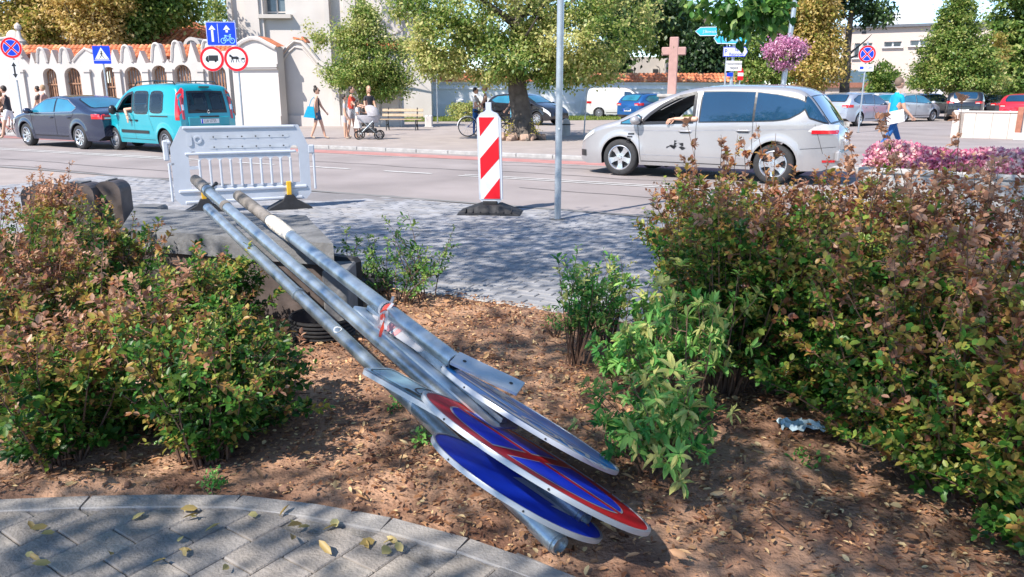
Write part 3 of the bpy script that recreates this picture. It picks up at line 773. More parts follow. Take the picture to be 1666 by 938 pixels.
def window(S, parent, x0, x1, zb, zt, side, glass, name='window', trim=.025, seeth=False):
    b = mb(m_trim); S.patch(b, x0-trim, x1+trim, lambda x: (zb(min(max(x, x0), x1)) if callable(zb) else zb)-trim*.8, lambda x: (zt(min(max(x, x0), x1)) if callable(zt) else zt)+trim*.8, side, .004, nx=18) if not seeth else None
    if seeth:    # ring only
        zbf = zb if callable(zb) else (lambda x: zb); ztf = zt if callable(zt) else (lambda x: zt); N = 14; ring = []
        for i in range(N+1): x = x0+(x1-x0)*i/N; ring.append((x, zbf(x)))
        for i in range(1, 5): ring.append((x1, zbf(x1)+(ztf(x1)-zbf(x1))*i/5))
        for i in range(N+1): x = x1+(x0-x1)*i/N; ring.append((x, ztf(x)))
        for i in range(1, 5): ring.append((x0, ztf(x0)+(zbf(x0)-ztf(x0))*i/5))
        S.seam(b, ring+[ring[0]], side, wd=.085, off=.007)
    f = b.build('window', parent=parent)
    g = mb(glass); S.patch(g, x0, x1, zb, zt, side, .008, nx=18); g.build('pane', parent=f, smooth=True); return f
def lerpf(*pts): return lambda x: interp(pts, x)
def mirrorb(S, parent, x, z, m, sides=(1, -1), sz=(.10, .12, .085)):
    for sd in sides:
        b = mb(m); y = S.Y(x, z); b.sph((x, sd*(y+.13), z+.03), sz, 12, 8); b.mat(m_trim); b.tube([(x+.02, sd*(y-.01), z-.03), (x, sd*(y+.08), z)], .025, 6); b.build('mirror', parent=parent, smooth=True)
def handle(S, parent, x, z, sd, m, w_=.10):
    b = mb(m); y = S.Y(x, z); b.tube([(x-w_, sd*(y-.004), z), (x-w_*.7, sd*(y+.03), z+.005), (x+w_*.7, sd*(y+.03), z+.005), (x+w_, sd*(y-.004), z)], .014, 6); b.mat(m_trim); S.patch(b, x-w_*.8, x+w_*.8, z-.03, z+.02, sd, .003, 4, 1); b.build('door_handle', parent=parent, smooth=True)
def plate(parent, x, z, txt, rear=True, y=0, w_=.52):
    sg = -1 if rear else 1; b = mb(m_plate); b.box((x+sg*.012, y, z), (.014, w_, .115))
    o = b.build('number_plate', parent=parent); t = mb(m_signblack); t.text(txt, .10, (0, 0), fn=lambda a, b_, c: (x+sg*.021, y-a if rear else y+a, z+c), sx=.82)
    # seen from behind, the car's left is on the viewer's left
    t.build('lettering', parent=o); q = mb(m_signblue); q.box((x+sg*.0205, y+(w_/2-.02)*(1 if rear else -1), z), (.003, .04, .11)); q.build('band', parent=o)
def place_car(t, wx, wy, axle_x, track, th=TH, near_left=True):
    r = Vector((-math.cos(th), math.sin(th), 0)); l = Vector((-math.sin(th), -math.cos(th), 0)); g = G(wx, wy)
    p = g - r*axle_x - l*(track/2)*(1 if near_left else -1); t.location = p; t.rotation_euler = (0, 0, math.atan2(r.y, r.x))
# ---------------------------------------------------------------- silver minivan
def seat(b, x, y, z, sc=1):
    b.box((x, y, z+.06), (.5*sc, .48, .16), bev=.04); b.box((x-.27, y, z+.38), (.14, .46, .62), rot=Matrix.Rotation(-.22, 3, 'Y'), bev=.04); b.box((x-.36, y, z+.78), (.09, .26, .18), bev=.03)
mv = thing('minivan', 'large silver minivan passing close by, driver resting an arm out of the open window', 'minivan')
mp = paintm('silver_paint', (.42, .41, .415), metal=.45, rough=.34)
S = CarShape([(-2.42, .60), (-2.415, .88), (-2.28, 1.0), (-2.06, 1.32), (-1.86, 1.55), (-1.6, 1.635), (-.9, 1.66), (-.2, 1.655), (.25, 1.60), (.75, 1.42), (1.25, 1.17), (1.52, 1.03), (1.85, .95), (2.15, .84), (2.32, .70), (2.39, .52)], 1.88, [(-2.4, 1.06), (2.4, .90)], sill=.24, wr=.345, axles=(-1.43, 1.42), tumble=.19, ends=.34, bot=[(-2.42, .36), (-2.2, .26), (-1.7, .24), (1.8, .22), (2.2, .20), (2.39, .26)])
fwb = lerpf((.02, 1.035), (.98, .995)); fwt = lerpf((.02, 1.545), (.35, 1.47), (.62, 1.33), (.85, 1.165), (.98, 1.04))
hole = lambda x, z: .03 < x < .97 and fwb(x)+.01 < z < fwt(x)-.005
S.build(mp, mv, holes=[hole], tophole=[lambda x, f: .42 < x < 1.28 and f < .8], rows=34, step=.045)
for sd in (1, -1):
    f = mb(m_trim); zb, zt = fwb, fwt
    ring = [(x, fwb(x)) for x in np.linspace(.02, .98, 10)] + [(x, fwt(x)) for x in np.linspace(.98, .02, 16)]
    S.seam(f, ring+[ring[0]], sd, wd=.055, off=.006); f.build('window', parent=mv)
    window(S, mv, 1.03, 1.40, lambda x: .985, lerpf((1.03, 1.10), (1.08, 1.14), (1.4, 1.0)), sd, m_glass2)
    window(S, mv, -1.02, -.10, lerpf((-1.02, 1.07), (-.1, 1.045)), lerpf((-1.02, 1.555), (-.5, 1.565), (-.10, 1.555)), sd, m_glass)
    window(S, mv, -1.92, -1.06, lerpf((-1.92, 1.33), (-1.80, 1.22), (-1.62, 1.12), (-1.4, 1.09), (-1.06, 1.075)), lerpf((-1.92, 1.36), (-1.75, 1.44), (-1.4, 1.51), (-1.06, 1.55)), sd, m_glass)
    b = mb(m_trim); S.seam(b, [(-.04, 1.54), (-.04, .30)], sd); S.seam(b, [(1.08, .98), (1.03, .6), (1.0, .32)], sd)
    S.seam(b, [(-1.04, 1.05), (-1.04, .72)], sd); S.seam(b, [(-1.04, .72), (-1.07, .5)], sd); S.seam(b, [(1.0, .30), (-1.0, .30)], sd, .012)
    S.seam(b, [(-2.05, 1.03), (-2.2, .55)], sd, .006); S.seam(b, [(-1.85, .62), (-2.38, .66)], sd, .006)
    b.build('seams', parent=mv)
    b = mb(M('crease', (.36, .36, .39), .4, metal=.4)); S.seam(b, [(1.35, .86), (.5, .87), (-2.0, .955)], sd, .018, .003); S.seam(b, [(1.0, .42), (-1.0, .42)], sd, .012, .003); b.build('crease', parent=mv)
    handle(S, mv, .16, .865, sd, mp, .12); handle(S, mv, -.88, .90, sd, mp, .12)
    b = mb(m_trim); 
    for k in range(4): S.patch(b, 1.14+.03*k, 1.26+.012*k, .78-.05*k, .81-.05*k, sd, .006, 3, 1)
    b.build('side_vent', parent=mv)
    b = mb(m_clearl); S.patch(b, -2.38, -1.96, lerpf((-2.38, .86), (-1.96, .905)), lerpf((-2.38, 1.02), (-2.2, 1.04), (-2.05, 1.0), (-1.96, .93)), sd, .010, 10, 3); b.mat(m_redl); S.patch(b, -2.385, -2.01, .875, .935, sd, .016, 10, 2); b.build('tail_light', parent=mv, smooth=True)
    b = mb(m_clearl); S.patch(b, 1.98, 2.32, lerpf((1.98, .79), (2.32, .60)), lerpf((1.98, .86), (2.32, .68)), sd, .012, 8, 3); b.build('headlight', parent=mv, smooth=True)
    b = mb(m_trim); S.patch(b, 2.2, 2.36, .34, .46, sd, .01, 4, 2); b.build('fog_lamp_recess', parent=mv)
    b = mb(m_redl); S.patch(b, -2.38, -2.2, .40, .44, sd, .01, 4, 1); b.build('reflector', parent=mv)
    for ax in (-1.43, 1.42): wheel(.345, .215, 'five', mv, ax, sd*.835, .345, -sd if False else (1 if sd > 0 else -1))
mirrorb(S, mv, 1.08, 1.02, mp)
f = mb(m_trim); S.tpatch(f, -2.27, -1.91, -1, 1, .004); [S.patch(f, -2.24, -1.84, lerpf((-2.24, 1.03), (-1.95, 1.12), (-1.84, 1.30)), lambda x: max(S.T(x)-.005, 1.04), sd, .004) for sd in (1, -1)]; f = f.build('rear_window', parent=mv, smooth=True)
g = mb(m_glass); S.tpatch(g, -2.25, -1.93, -.99, .99, .009); [S.patch(g, -2.22, -1.87, lerpf((-2.22, 1.06), (-1.95, 1.15), (-1.87, 1.30)), lambda x: max(S.T(x)-.02, 1.07), sd, .009) for sd in (1, -1)]; g.build('pane', parent=f, smooth=True)
f = mb(m_trim); S.tpatch(f, .42, .50, -.84, .84, .004, nx=2); S.tpatch(f, 1.22, 1.29, -.84, .84, .004, nx=2); f = f.build('windscreen', parent=mv)
g = mb(clearglass()); S.tpatch(g, .45, 1.28, -.82, .82, .006); g.build('pane', parent=f, smooth=True)
plate(mv, -2.44, .79, 'LLB 24PK')
b = mb(mp); b.box((-2.43, 0, .50), (.10, 1.45, .2), bev=.04); b.build('rear_bumper', parent=mv)
b = mb(m_inter); b.box((.0, 0, .50), (2.9, 1.45, .08)); b.box((.95, 0, .86), (.42, 1.45, .16), bev=.05); b.box((-.35, 0, 1.1), (.03, 1.4, .9)); b.build('interior', parent=mv)
b = mb(m_seat); seat(b, .05, .38, .55); seat(b, .05, -.38, .55); b.build('seats', parent=mv)
b = mb(m_trim); b.lathe([(.18, -.015), (.195, 0), (.18, .015), (.165, 0), (.18, -.015)], 20, 'X', c=(.62, .38, 1.0)); b.tube([(.62, .38, 1.0), (.85, .38, .92)], .03, 6); b.build('steering_wheel', parent=mv, smooth=True)
# decal: small splashed black motif on the front door
b = mb(m_signblack); r2 = random.Random(4)
for k in range(13):
    x = .30+r2.gauss(0, .10); z = .63+r2.gauss(0, .055); S.patch(b, x-.03-r2.random()*.05, x+.03, lambda q, z=z: z-.012-.02*math.sin(q*40), lambda q, z=z: z+.012+.015*math.cos(q*31), 1, .008, 5, 1)
tag(b.build('decal', parent=mv), 'black splashed motif on the front door')
place_car(mv, 1009, 285, 1.42, 1.76, TH+rad(3))
# ---------------------------------------------------------------- turquoise van
tv = thing('compact_van', 'turquoise compact high-roofed van with roof rails seen from behind on the left', 'van')
tp_ = paintm('turquoise_paint', (.005, .32, .39), metal=.1, rough=.3)
S = CarShape([(-2.06, .60), (-2.055, .88), (-2.04, 1.02), (-1.98, 1.45), (-1.90, 1.72), (-1.72, 1.795), (-1.0, 1.82), (0.0, 1.80), (.45, 1.74), (.85, 1.52), (1.2, 1.24), (1.36, 1.12), (1.7, 1.02), (1.95, .88), (2.03, .70), (2.06, .5)], 1.83, [(-2.1, 1.05), (2.1, 1.0)], wr=.32, axles=(-1.36, 1.34), tumble=.17, ends=.13, roundr=.12, bot=[(-2.06, .34), (-1.8, .27), (1.8, .24), (2.06, .30)])
w1b = lambda x: 1.09; w1t = lerpf((.18, 1.60), (.45, 1.55), (.7, 1.42), (.98, 1.14)); w2t = lambda x: 1.62
W3 = [(.18, .98, w1b, w1t), (-.62, .06, lambda x: 1.07+.03*abs((x+.28)/.34)**6, lambda x: 1.60-.03*abs((x+.28)/.34)**6), (-1.36, -.78, lambda x: 1.10+.04*abs((x+1.07)/.29)**4, lambda x: 1.60-.05*abs((x+1.07)/.29)**4)]
def tvh(x, z): return any(a+.01 < x < c-.01 and zb(x)+.01 < z < zt(x)-.01 for a, c, zb, zt in W3)
S.build(tp_, tv, holes=[tvh], tophole=[lambda x, f: .50 < x < 1.18 and f < .8, lambda x, f: -2.025 < x < -1.935 and f < .8], rows=34, step=.045)
for sd in (1, -1):
    for k, (a, c, zb, zt) in enumerate(W3):
        if k == 0 and sd > 0:
            f = mb(m_trim); ring = [(x, zb(x)) for x in np.linspace(a, c, 10)]+[(x, zt(x)) for x in np.linspace(c, a, 14)]; S.seam(f, ring+[ring[0]], sd, wd=.07, off=.006); f.build('window', parent=tv)
        else: window(S, tv, a, c, zb, zt, sd, clearglass(), seeth=True)
    b = mb(m_trim); S.seam(b, [(.12, 1.66), (.12, .34)], sd); S.seam(b, [(1.02, 1.1), (1.0, .6), (.95, .34)], sd); S.seam(b, [(-.70, 1.68), (-.70, .95), (-.86, .6)], sd, .007); S.seam(b, [(.9, .36), (-.9, .36)], sd, .01)
    S.seam(b, [(-.75, .985), (-1.62, .985)], sd, .03, .006); S.patch(b, -.62, .85, .52, .60, sd, .016, 14, 1); b.build('trim', parent=tv)
    handle(S, tv, .28, .86, sd, m_trim, .08); handle(S, tv, -.02, .86, sd, m_trim, .08)
    b = mb(m_redl); S.patch(b, -2.03, -1.90, .90, lerpf((-2.03, 1.2), (-1.99, 1.66), (-1.9, 1.72)), sd, .012, 8, 6); b.build('tail_light', parent=tv, smooth=True)
    q = mb(m_redl); q.box((-2.02, sd*.70, 1.20), (.03, .07, .58), rot=Matrix.Rotation(.12, 3, 'Y'), bev=.01); q.mat(m_clearl); q.box((-2.035, sd*.70, 1.22), (.03, .05, .14), rot=Matrix.Rotation(.12, 3, 'Y')); q.build('tail_light', parent=tv)
    b = mb(m_clearl); S.patch(b, 1.6, 1.98, .78, lerpf((1.6, .98), (1.98, .84)), sd, .012, 8, 3); b.build('headlight', parent=tv, smooth=True)
    b = mb(m_trim); y = .60; b.tube([(-1.6, sd*y, 1.80), (-1.5, sd*y, 1.88), (-.6, sd*y, 1.90), (.35, sd*y, 1.87), (.45, sd*y, 1.77)], .018, 6); b.tube([(-.6, sd*y, 1.82), (-.6, sd*y, 1.9)], .018, 6); b.build('roof_rail', parent=tv, smooth=True)
    for ax in (-1.36, 1.34): wheel(.32, .20, 'steel', tv, ax, sd*.80, .32, 1 if sd > 0 else -1)
mirrorb(S, tv, 1.0, 1.10, m_trim, sz=(.09, .11, .13))
# rear window ring and pane, on the tailgate
f = mb(m_trim); S.tpatch(f, -2.033, -2.022, -.84, .84, .006, nx=2); S.tpatch(f, -1.94, -1.925, -.84, .84, .006, nx=2); S.tpatch(f, -2.03, -1.93, -.84, -.76, .006, nf=2); S.tpatch(f, -2.03, -1.93, .76, .84, .006, nf=2); f = f.build('rear_window', parent=tv)
g = mb(clearglass()); S.tpatch(g, -2.03, -1.93, -.80, .80, .004); g.build('pane', parent=f, smooth=True)
f = mb(m_trim); S.tpatch(f, .47, .53, -.84, .84, .004, nx=2); f = f.build('windscreen', parent=tv); g = mb(clearglass()); S.tpatch(g, .5, 1.2, -.82, .82, .006); g.build('pane', parent=f, smooth=True)
b = mb(tp_); b.box((-2.08, 0, .55), (.10, 1.55, .30), bev=.04); b.build('rear_bumper', parent=tv)
b = mb(m_trim); b.box((-2.095, 0, .98), (.04, .55, .035)); b.tube([(-2.09, -.1, 1.1), (-2.09, .35, 1.16)], .012, 5); b.box((-1.95, 0, 1.735), (.05, .28, .04)); b.build('tailgate_trim', parent=tv)
b = mb(m_alloy); b.poly([(-.045, 0), (0, -.06), (.045, 0), (0, .06)], [[(-.02, 0), (0, -.03), (.02, 0), (0, .03)][::-1]], th=.01, fn=lambda x, y, z: (-2.075+y, -x, 1.10+z)); b.build('badge', parent=tv)
b = mb(tp_); b.box((-2.07, 0, .86), (.05, 1.2, .24), bev=.02); b.build('plate_recess', parent=tv); plate(tv, -2.10, .86, 'LLB 53725')
b = mb(m_inter); b.box((0, 0, .5), (3.4, 1.45, .08)); b.box((1.05, 0, .92), (.4, 1.45, .16), bev=.05); b.box((-1.45, 0, .75), (.5, 1.3, .4), bev=.05); b.build('interior', parent=tv)
b = mb(m_seat); seat(b, .25, .38, .6); seat(b, .25, -.38, .6); seat(b, -.62, .4, .58); seat(b, -.62, -.4, .58); b.build('seats', parent=tv)
place_car(tv, 190, 243.5, 1.34, 1.68, TH+rad(9)); tv.scale = (.97,)*3
# ---------------------------------------------------------------- generic far cars
def car(label, kind, paint, wx=None, wy=None, axle=1, th=TH, near_left=True, loc=None, glass=m_glass, wheelk='nine', plate_txt=None, sc=1):
    t = thing({'sedan': 'sedan', 'hatch': 'hatchback', 'wagon': 'estate_car', 'suv': 'suv', 'panel': 'panel_van'}[kind], label, {'panel': 'van', 'suv': 'suv'}.get(kind, 'car'))
    P_ = {'sedan': dict(top=[(-2.42, .62), (-2.41, .93), (-2.25, 1.03), (-1.85, 1.08), (-1.35, 1.26), (-.85, 1.41), (-.3, 1.455), (.3, 1.42), (.8, 1.22), (1.2, 1.03), (1.5, .97), (2.0, .88), (2.3, .74), (2.42, .5)], W=1.86, wr=.33, ax=(-1.42, 1.42), bt=[(-2.4, 1.0), (2.4, .90)], wb=[(-1.35, 1.12), (-1.2, 1.04), (.95, .98)], wt=[(-1.35, 1.16), (-.85, 1.34), (-.3, 1.385), (.3, 1.345), (.95, 1.02)], gap=(-.30,), rw=(-1.78, -.98), ws=(.42, 1.18)),
          'hatch': dict(top=[(-2.02, .6), (-2.01, .9), (-1.95, 1.03), (-1.70, 1.30), (-1.45, 1.43), (-.9, 1.48), (-.2, 1.49), (.3, 1.43), (.8, 1.20), (1.15, 1.02), (1.5, .93), (1.85, .80), (2.05, .62), (2.1, .45)], W=1.76, wr=.31, ax=(-1.25, 1.28), bt=[(-2, 1.03), (2, .88)], wb=[(-1.5, 1.16), (-1.3, 1.07), (.95, .97)], wt=[(-1.5, 1.2), (-1.2, 1.36), (-.3, 1.41), (.3, 1.36), (.95, 1.02)], gap=(-.35,), rw=(-1.9, -1.5), ws=(.42, 1.12)),
          'wagon': dict(top=[(-2.3, .6), (-2.29, .92), (-2.22, 1.05), (-2.0, 1.36), (-1.75, 1.48), (-1.0, 1.53), (-.2, 1.52), (.35, 1.45), (.85, 1.22), (1.2, 1.04), (1.55, .96), (2.0, .85), (2.25, .66), (2.3, .48)], W=1.82, wr=.325, ax=(-1.36, 1.38), bt=[(-2.3, 1.03), (2.3, .92)], wb=[(-1.9, 1.16), (-1.6, 1.07), (1.0, .99)], wt=[(-1.9, 1.24), (-1.5, 1.41), (-.3, 1.45), (.35, 1.38), (1.0, 1.04)], gap=(-1.05, -.15), rw=(-2.18, -1.85), ws=(.45, 1.18)),
          'suv': dict(top=[(-2.2, .65), (-2.19, .98), (-2.12, 1.12), (-1.95, 1.45), (-1.75, 1.60), (-1.0, 1.66), (-.2, 1.66), (.35, 1.58), (.85, 1.33), (1.15, 1.16), (1.5, 1.08), (1.95, .98), (2.2, .75), (2.25, .5)], W=1.86, wr=.36, ax=(-1.32, 1.36), bt=[(-2.2, 1.12), (2.2, 1.0)], wb=[(-1.8, 1.22), (-1.5, 1.15), (.95, 1.10)], wt=[(-1.8, 1.35), (-1.4, 1.52), (-.3, 1.58), (.35, 1.5), (.95, 1.14)], gap=(-.95, -.1), rw=(-2.1, -1.83), ws=(.45, 1.12)),
          'panel': dict(top=[(-2.1, .65), (-2.095, 1.0), (-2.05, 1.6), (-1.95, 1.77), (-1.6, 1.82), (-.5, 1.83), (.3, 1.80), (.65, 1.68), (1.0, 1.38), (1.3, 1.14), (1.6, 1.04), (1.9, .88), (2.02, .7), (2.06, .48)], W=1.80, wr=.31, ax=(-1.3, 1.34), bt=[(-2.1, 1.05), (2.1, 1.0)], wb=[(.25, 1.12), (.98, 1.10)], wt=[(.25, 1.58), (.6, 1.55), (.98, 1.2)], gap=(), rw=(-2.085, -2.0), ws=(.62, 1.26))}[kind]
    S = CarShape(P_['top'], P_['W'], P_['bt'], wr=P_['wr'], axles=P_['ax'], tumble=.20, ends=.17)
    big = kind == 'sedan'
    S.build(paint, t, rows=20 if big else 14, step=.06 if big else .13)
    zb, zt = lerpf(*P_['wb']), lerpf(*P_['wt']); xs = [P_['wb'][0][0]]+sorted(P_['gap'])+[P_['wb'][-1][0]]
    for sd in (1, -1):
        for a, c in zip(xs[:-1], xs[1:]):
            if a in P_['gap']: a += .04
            if c in P_['gap']: c -= .04
            window(S, t, a, c, zb, zt, sd, glass)
        b = mb(m_trim); g0 = P_['gap'][-1] if P_['gap'] else .2; S.seam(b, [(g0, 1.0), (g0, .32)], sd, .012); S.seam(b, [(P_['wb'][-1][0]+.05, .98), (1.0, .6), (.92, .32)], sd, .012); S.seam(b, [(.9, .34), (-.85, .34)], sd, .03)
        if kind == 'sedan': S.seam(b, [(-1.28, 1.0), (-1.1, .8)], sd, .01); b.mat(m_alloy); S.seam(b, [(-1.4, 1.13), (-1.2, 1.025), (.98, .965)], sd, .014, .009); S.seam(b, [(-1.4, 1.15), (-.85, 1.36), (-.3, 1.405), (.3, 1.365), (.98, 1.03)], sd, .014, .009)
        b.build('seams', parent=t)
        handle(S, t, g0+.18, .86, sd, paint, .09)
        if kind != 'panel': handle(S, t, g0-.72, .87, sd, paint, .09)
        xr, xf = S.x0, S.x1
        b = mb(m_redl); b_z = P_['bt'][0][1]
        S.patch(b, xr+.02, xr+.32, b_z-.16, b_z-.03, sd, .012, 6, 2); b.box((xr-.004+(.02 if kind != 'sedan' else 0), sd*S.W*.70, b_z-.11), (.05, .30, .12), bev=.01); b.mat(m_clearl); b.box((xr-.028+(.02 if kind != 'sedan' else 0), sd*S.W*.68, b_z-.135), (.02, .2, .04)); b.build('tail_light', parent=t)
        b = mb(m_clearl); fz = S.T(xf-.3); S.patch(b, xf-.42, xf-.06, lambda x: S.T(x)-.2, lambda x: S.T(x)-.05, sd, .014, 6, 2); b.build('headlight', parent=t, smooth=True)
        for ax in P_['ax']: wheel(P_['wr'], .2, wheelk, t, ax, sd*(S.W-.11), P_['wr'], 1 if sd > 0 else -1)
    mirrorb(S, t, P_['wb'][-1][0]-.02, P_['wb'][-1][1]+.02, paint)
    a, c = P_['rw']; f = mb(m_trim); S.tpatch(f, a, c, -.88, .88, .004, rnd=.12); f = f.build('rear_window', parent=t, smooth=True); g = mb(glass); S.tpatch(g, a+.02, c-.02, -.82, .82, .009, rnd=.12); g.build('pane', parent=f, smooth=True)
    a, c = P_['ws']; f = mb(m_trim); S.tpatch(f, a, c, -.90, .90, .004); f = f.build('windscreen', parent=t, smooth=True); g = mb(glass); S.tpatch(g, a+.03, c-.03, -.85, .85, .009); g.build('pane', parent=f, smooth=True)
    b = mb(m_trim); xf = S.x1; b.box((xf-.0, 0, .52), (.06, 1.0, .14), bev=.02); b.build('grille', parent=t)
    plate(t, S.x0-.01, .80 if kind == 'sedan' else .62, plate_txt or 'LU 4271', True); 
    if kind == 'sedan':
        b = mb(m_alloy); b.box((S.x0-.012, 0, .90), (.02, 1.0, .018)); b.lathe([(.035, -.01), (.05, 0), (.035, .01)], 12, 'X', c=(S.x0-.02, -.55, .36)); b.build('chrome_strip', parent=t)
    if loc is not None: t.location = loc; t.rotation_euler = (0, 0, th)
    else: place_car(t, wx, wy, P_['ax'][1 if axle > 0 else 0], P_['W']-.16, th, near_left)
    return t
car('dark blue saloon ahead of the turquoise van with alloy wheels and chrome window line', 'sedan', paintm('midnight_paint', (.028, .038, .075), metal=.4, rough=.22), 50, 236.5, 1, TH+rad(4), glass=m_glass2, plate_txt='LU 813KR')
# parked and moving cars far away: heading given as world angle
car('black hatchback with its bonnet showing right of the linden trunk', 'hatch', paintm('black_paint', (.02, .021, .026), metal=.3, rough=.2), loc=GX(856, 39.5), th=rad(-38), glass=m_glass2)
car('white panel van parked beyond the lamp-less post, left of the blue car', 'panel', paintm('white_paint', (.60, .59, .58), metal=0, rough=.35), loc=GX(1010, 49.5), th=rad(-12), glass=m_glass, wheelk='steel')
car('bright blue hatchback half hidden behind the silver minivan bonnet', 'hatch', paintm('blue_paint', (.015, .10, .30), metal=.3, rough=.25), loc=GX(1058, 44), th=rad(42), glass=m_glass2)
car('silver estate car parked right behind the minivan, cut by the sign post', 'wagon', paintm('silver_blue_paint', (.42, .46, .54), metal=.5, rough=.3), loc=GX(1392, 38.2), th=rad(38))
car('pale silver hatchback parked beyond the man in blue', 'hatch', paintm('pale_silver_paint', (.55, .57, .60), metal=.5, rough=.3), loc=GX(1470, 43.5), th=rad(30), glass=m_glass2)
car('white estate car glimpsed between the two silver cars', 'wagon', MC['white_paint'], loc=GX(1437, 50), th=rad(25))
car('pale car roof glimpsed over the minivan tail', 'hatch', MC['pale_silver_paint'], loc=GX(1372, 50), th=rad(30))
car('black hatchback behind the pale silver one, only its rear roof showing', 'hatch', MC['black_paint'], loc=GX(1508, 51), th=rad(30))
car('black suv driving away with its tail lights towards us', 'suv', MC['black_paint'], loc=GX(1568, 45.0), th=rad(58), plate_txt='LLB 90A1')
car('dark saloon partly hidden behind the black suv and the beige wall', 'sedan', paintm('charcoal_paint', (.05, .055, .06), metal=.4, rough=.25), loc=GX(1618, 47), th=rad(40))
car('bright red hatchback at the right edge beyond the beige wall', 'hatch', paintm('red_paint', (.60, .015, .03), metal=.1, rough=.25), loc=GX(1672, 40), th=rad(40))
# ================================================================ STREET FURNITURE
# ---- white plastic barrier
m_plastic = M('barrier_plastic', (.48, .51, .57), .45, var=.06, scale=3, bump=.05)
m_yellow = M('yellow_post', (.75, .42, .02), .5, var=.1)
bl = G(284, 350); br = G(512, 337); bar = thing('pedestrian_barrier', 'white slotted plastic barrier standing at the road edge behind the lying poles', 'barrier')
bar.matrix_world = frame(bl, br); bw = (br-bl).length; z0 = .13; z1 = 1.13
out = [(.10, z0), (bw-.10, z0), (bw-.03, z0+.08), (bw-.03, .84), (bw-.15, z1), (.18, z1), (.03, .86), (.03, z0+.08)]
slots = []
cs = [.30+k*(bw-.52)/10 for k in range(11)]
for i, c in enumerate(cs):
    zt = .72 if i not in (0, 10) else (.80 if i == 0 else .86)
    slots.append([(c-.055, .36), (c+.055, .36)] + circ(c, zt-.055, .055, 6, 0, PI, False))
slots[0] = [(cs[0]-.06, .62), (cs[0]+.06, .62)]+circ(cs[0], .75, .06, 6, 0, PI, False)
slots.append([(cs[0]-.06, .30), (cs[0]+.06, .30), (cs[0]+.06, .58), (cs[0]-.06, .58)])
b = mb(m_plastic); b.poly(out, slots, th=.045); b.build('panel', parent=bar)
b = mb(m_plastic)
for z in (z1-.02, .78): b.box((bw/2, .02, z), (bw-.4, .075, .035), bev=.01)
b.box((bw/2, .02, .30), (bw-.16, .075, .05), bev=.015); b.box((bw/2, .02, .155), (bw-.3, .07, .04), bev=.01)
for k in range(10): c = (cs[k]+cs[k+1])/2; b.box((c, .015, .52), (.028, .07, .36), bev=.008)
b.build('ribs', parent=bar)
for z in (.99, .86):
    b = mb(M('barrier_recess', (.50, .53, .58), .5)); b.poly(rrect(.50, z-.022, bw-.28, z+.022, .02), th=.002, fn=lambda x, y, z_: (x, y-.003, z_)); o = b.build('groove', parent=bar)
    q = mb(m_dark)
    for k in range(6): q.lathe([(.010, -.012), (.001, -.012)], 8, 'Y', c=(.56+k*(bw-.92)/5, 0, z))
    q.build('bolts', parent=o)
b = mb(m_plastic); b.lathe([(.05, -.012), (.05, 0), (.03, 0), (.03, -.012), (.05, -.012)], 16, 'Y', c=(.37, 0, .96)); b.poly(rrect(.24, .88, .30, 1.02, .028), [], th=.01, fn=lambda x, y, z: (x, y-.012, z)); b.build('boss', parent=bar)
b = mb(m_plastic); b.box((-.02, .02, .83), (.07, .05, .26), bev=.015); b.box((.0, .02, .93), (.1, .05, .05), bev=.015); b.box((.0, .02, .42), (.03, .04, .5), bev=.01); b.box((.03, .02, .66), (.07, .04, .03)); b.build('hook', parent=bar)
b = mb(m_plastic); b.box((bw+.0, .02, .80), (.09, .05, .12), bev=.015); b.box((bw+.03, .02, .5), (.03, .04, .5), bev=.01); b.build('hook', parent=bar)
for c in (.38, bw-.33):
    f = mb(m_black); f.poly([(-.30, 0), (.30, 0), (.27, .03), (.10, .12), (.05, .20), (-.05, .20), (-.10, .12), (-.27, .03)], th=.24, fn=lambda x, y, z: (c+x*1.0, y-.10, z)); f = f.build('foot', parent=bar)
    q = mb(m_yellow); q.box((c, -.02, .27), (.06, .04, .22), bev=.006); q.build('clip', parent=bar)
# ---- striped delineator board on rubber base
dp = G(798, 346); dl = thing('delineator_post', 'red and white striped delineator board on a black rubber base', 'delineator', dp, rz=rad(-6))
b = mb(m_plastic); ol = [(-.155, .20), (-.09, .13), (.09, .13), (.155, .20), (.155, 1.30), (.11, 1.37), (.05, 1.40), (.035, 1.42), (.035, 1.52), (-.035, 1.52), (-.035, 1.42), (-.05, 1.40), (-.11, 1.37), (-.155, 1.30)]
rf = lambda x, y, z: (x-.02*(z-.7), y, z)
b.poly(ol, th=.07, fn=lambda x, y, z: rf(x, y-.035, z)); b.box((.0, 0, .10), (.07, .05, .12)); b.build('board_body', parent=dl)
b = mb(m_signwhite); b.poly(rect(-.128, .20, .128, 1.325), th=.004, fn=lambda x, y, z: rf(x, y-.042, z)); face = b.build('reflective_face', parent=dl)
for pl in ([(0, 1), (.82, 1), (.03, .77)][::-1], [(1, .77), (1, .50), (0, .24), (0, .50)][::-1], [(1, .26), (1, .0), (.12, 0)][::-1]):
    b = mb(m_signred); b.poly([(-.125+.25*u, .205+1.115*v) for u, v in pl], fn=lambda x, y, z: rf(x, -.0445, z))
    o = b.build('red_stripe', parent=face); 
b = mb(m_black); prof = [(-.42, 0), (.42, 0), (.40, .03), (.14, .13), (-.14, .13), (-.40, .03)]
V = []
for y, sc in ((-.24, .0), (-.16, .8), (.16, .8), (.24, .0)):
    for (x, z) in prof: V.append((x, y, max(0, z*(1 if sc else .3))))
F = []
for i in range(3):
    for k in range(6): F.append((i*6+k, i*6+(k+1) % 6, (i+1)*6+(k+1) % 6, (i+1)*6+k))
F += [(5, 4, 3, 2, 1, 0), tuple(range(18, 24))]; b.add(V, F)
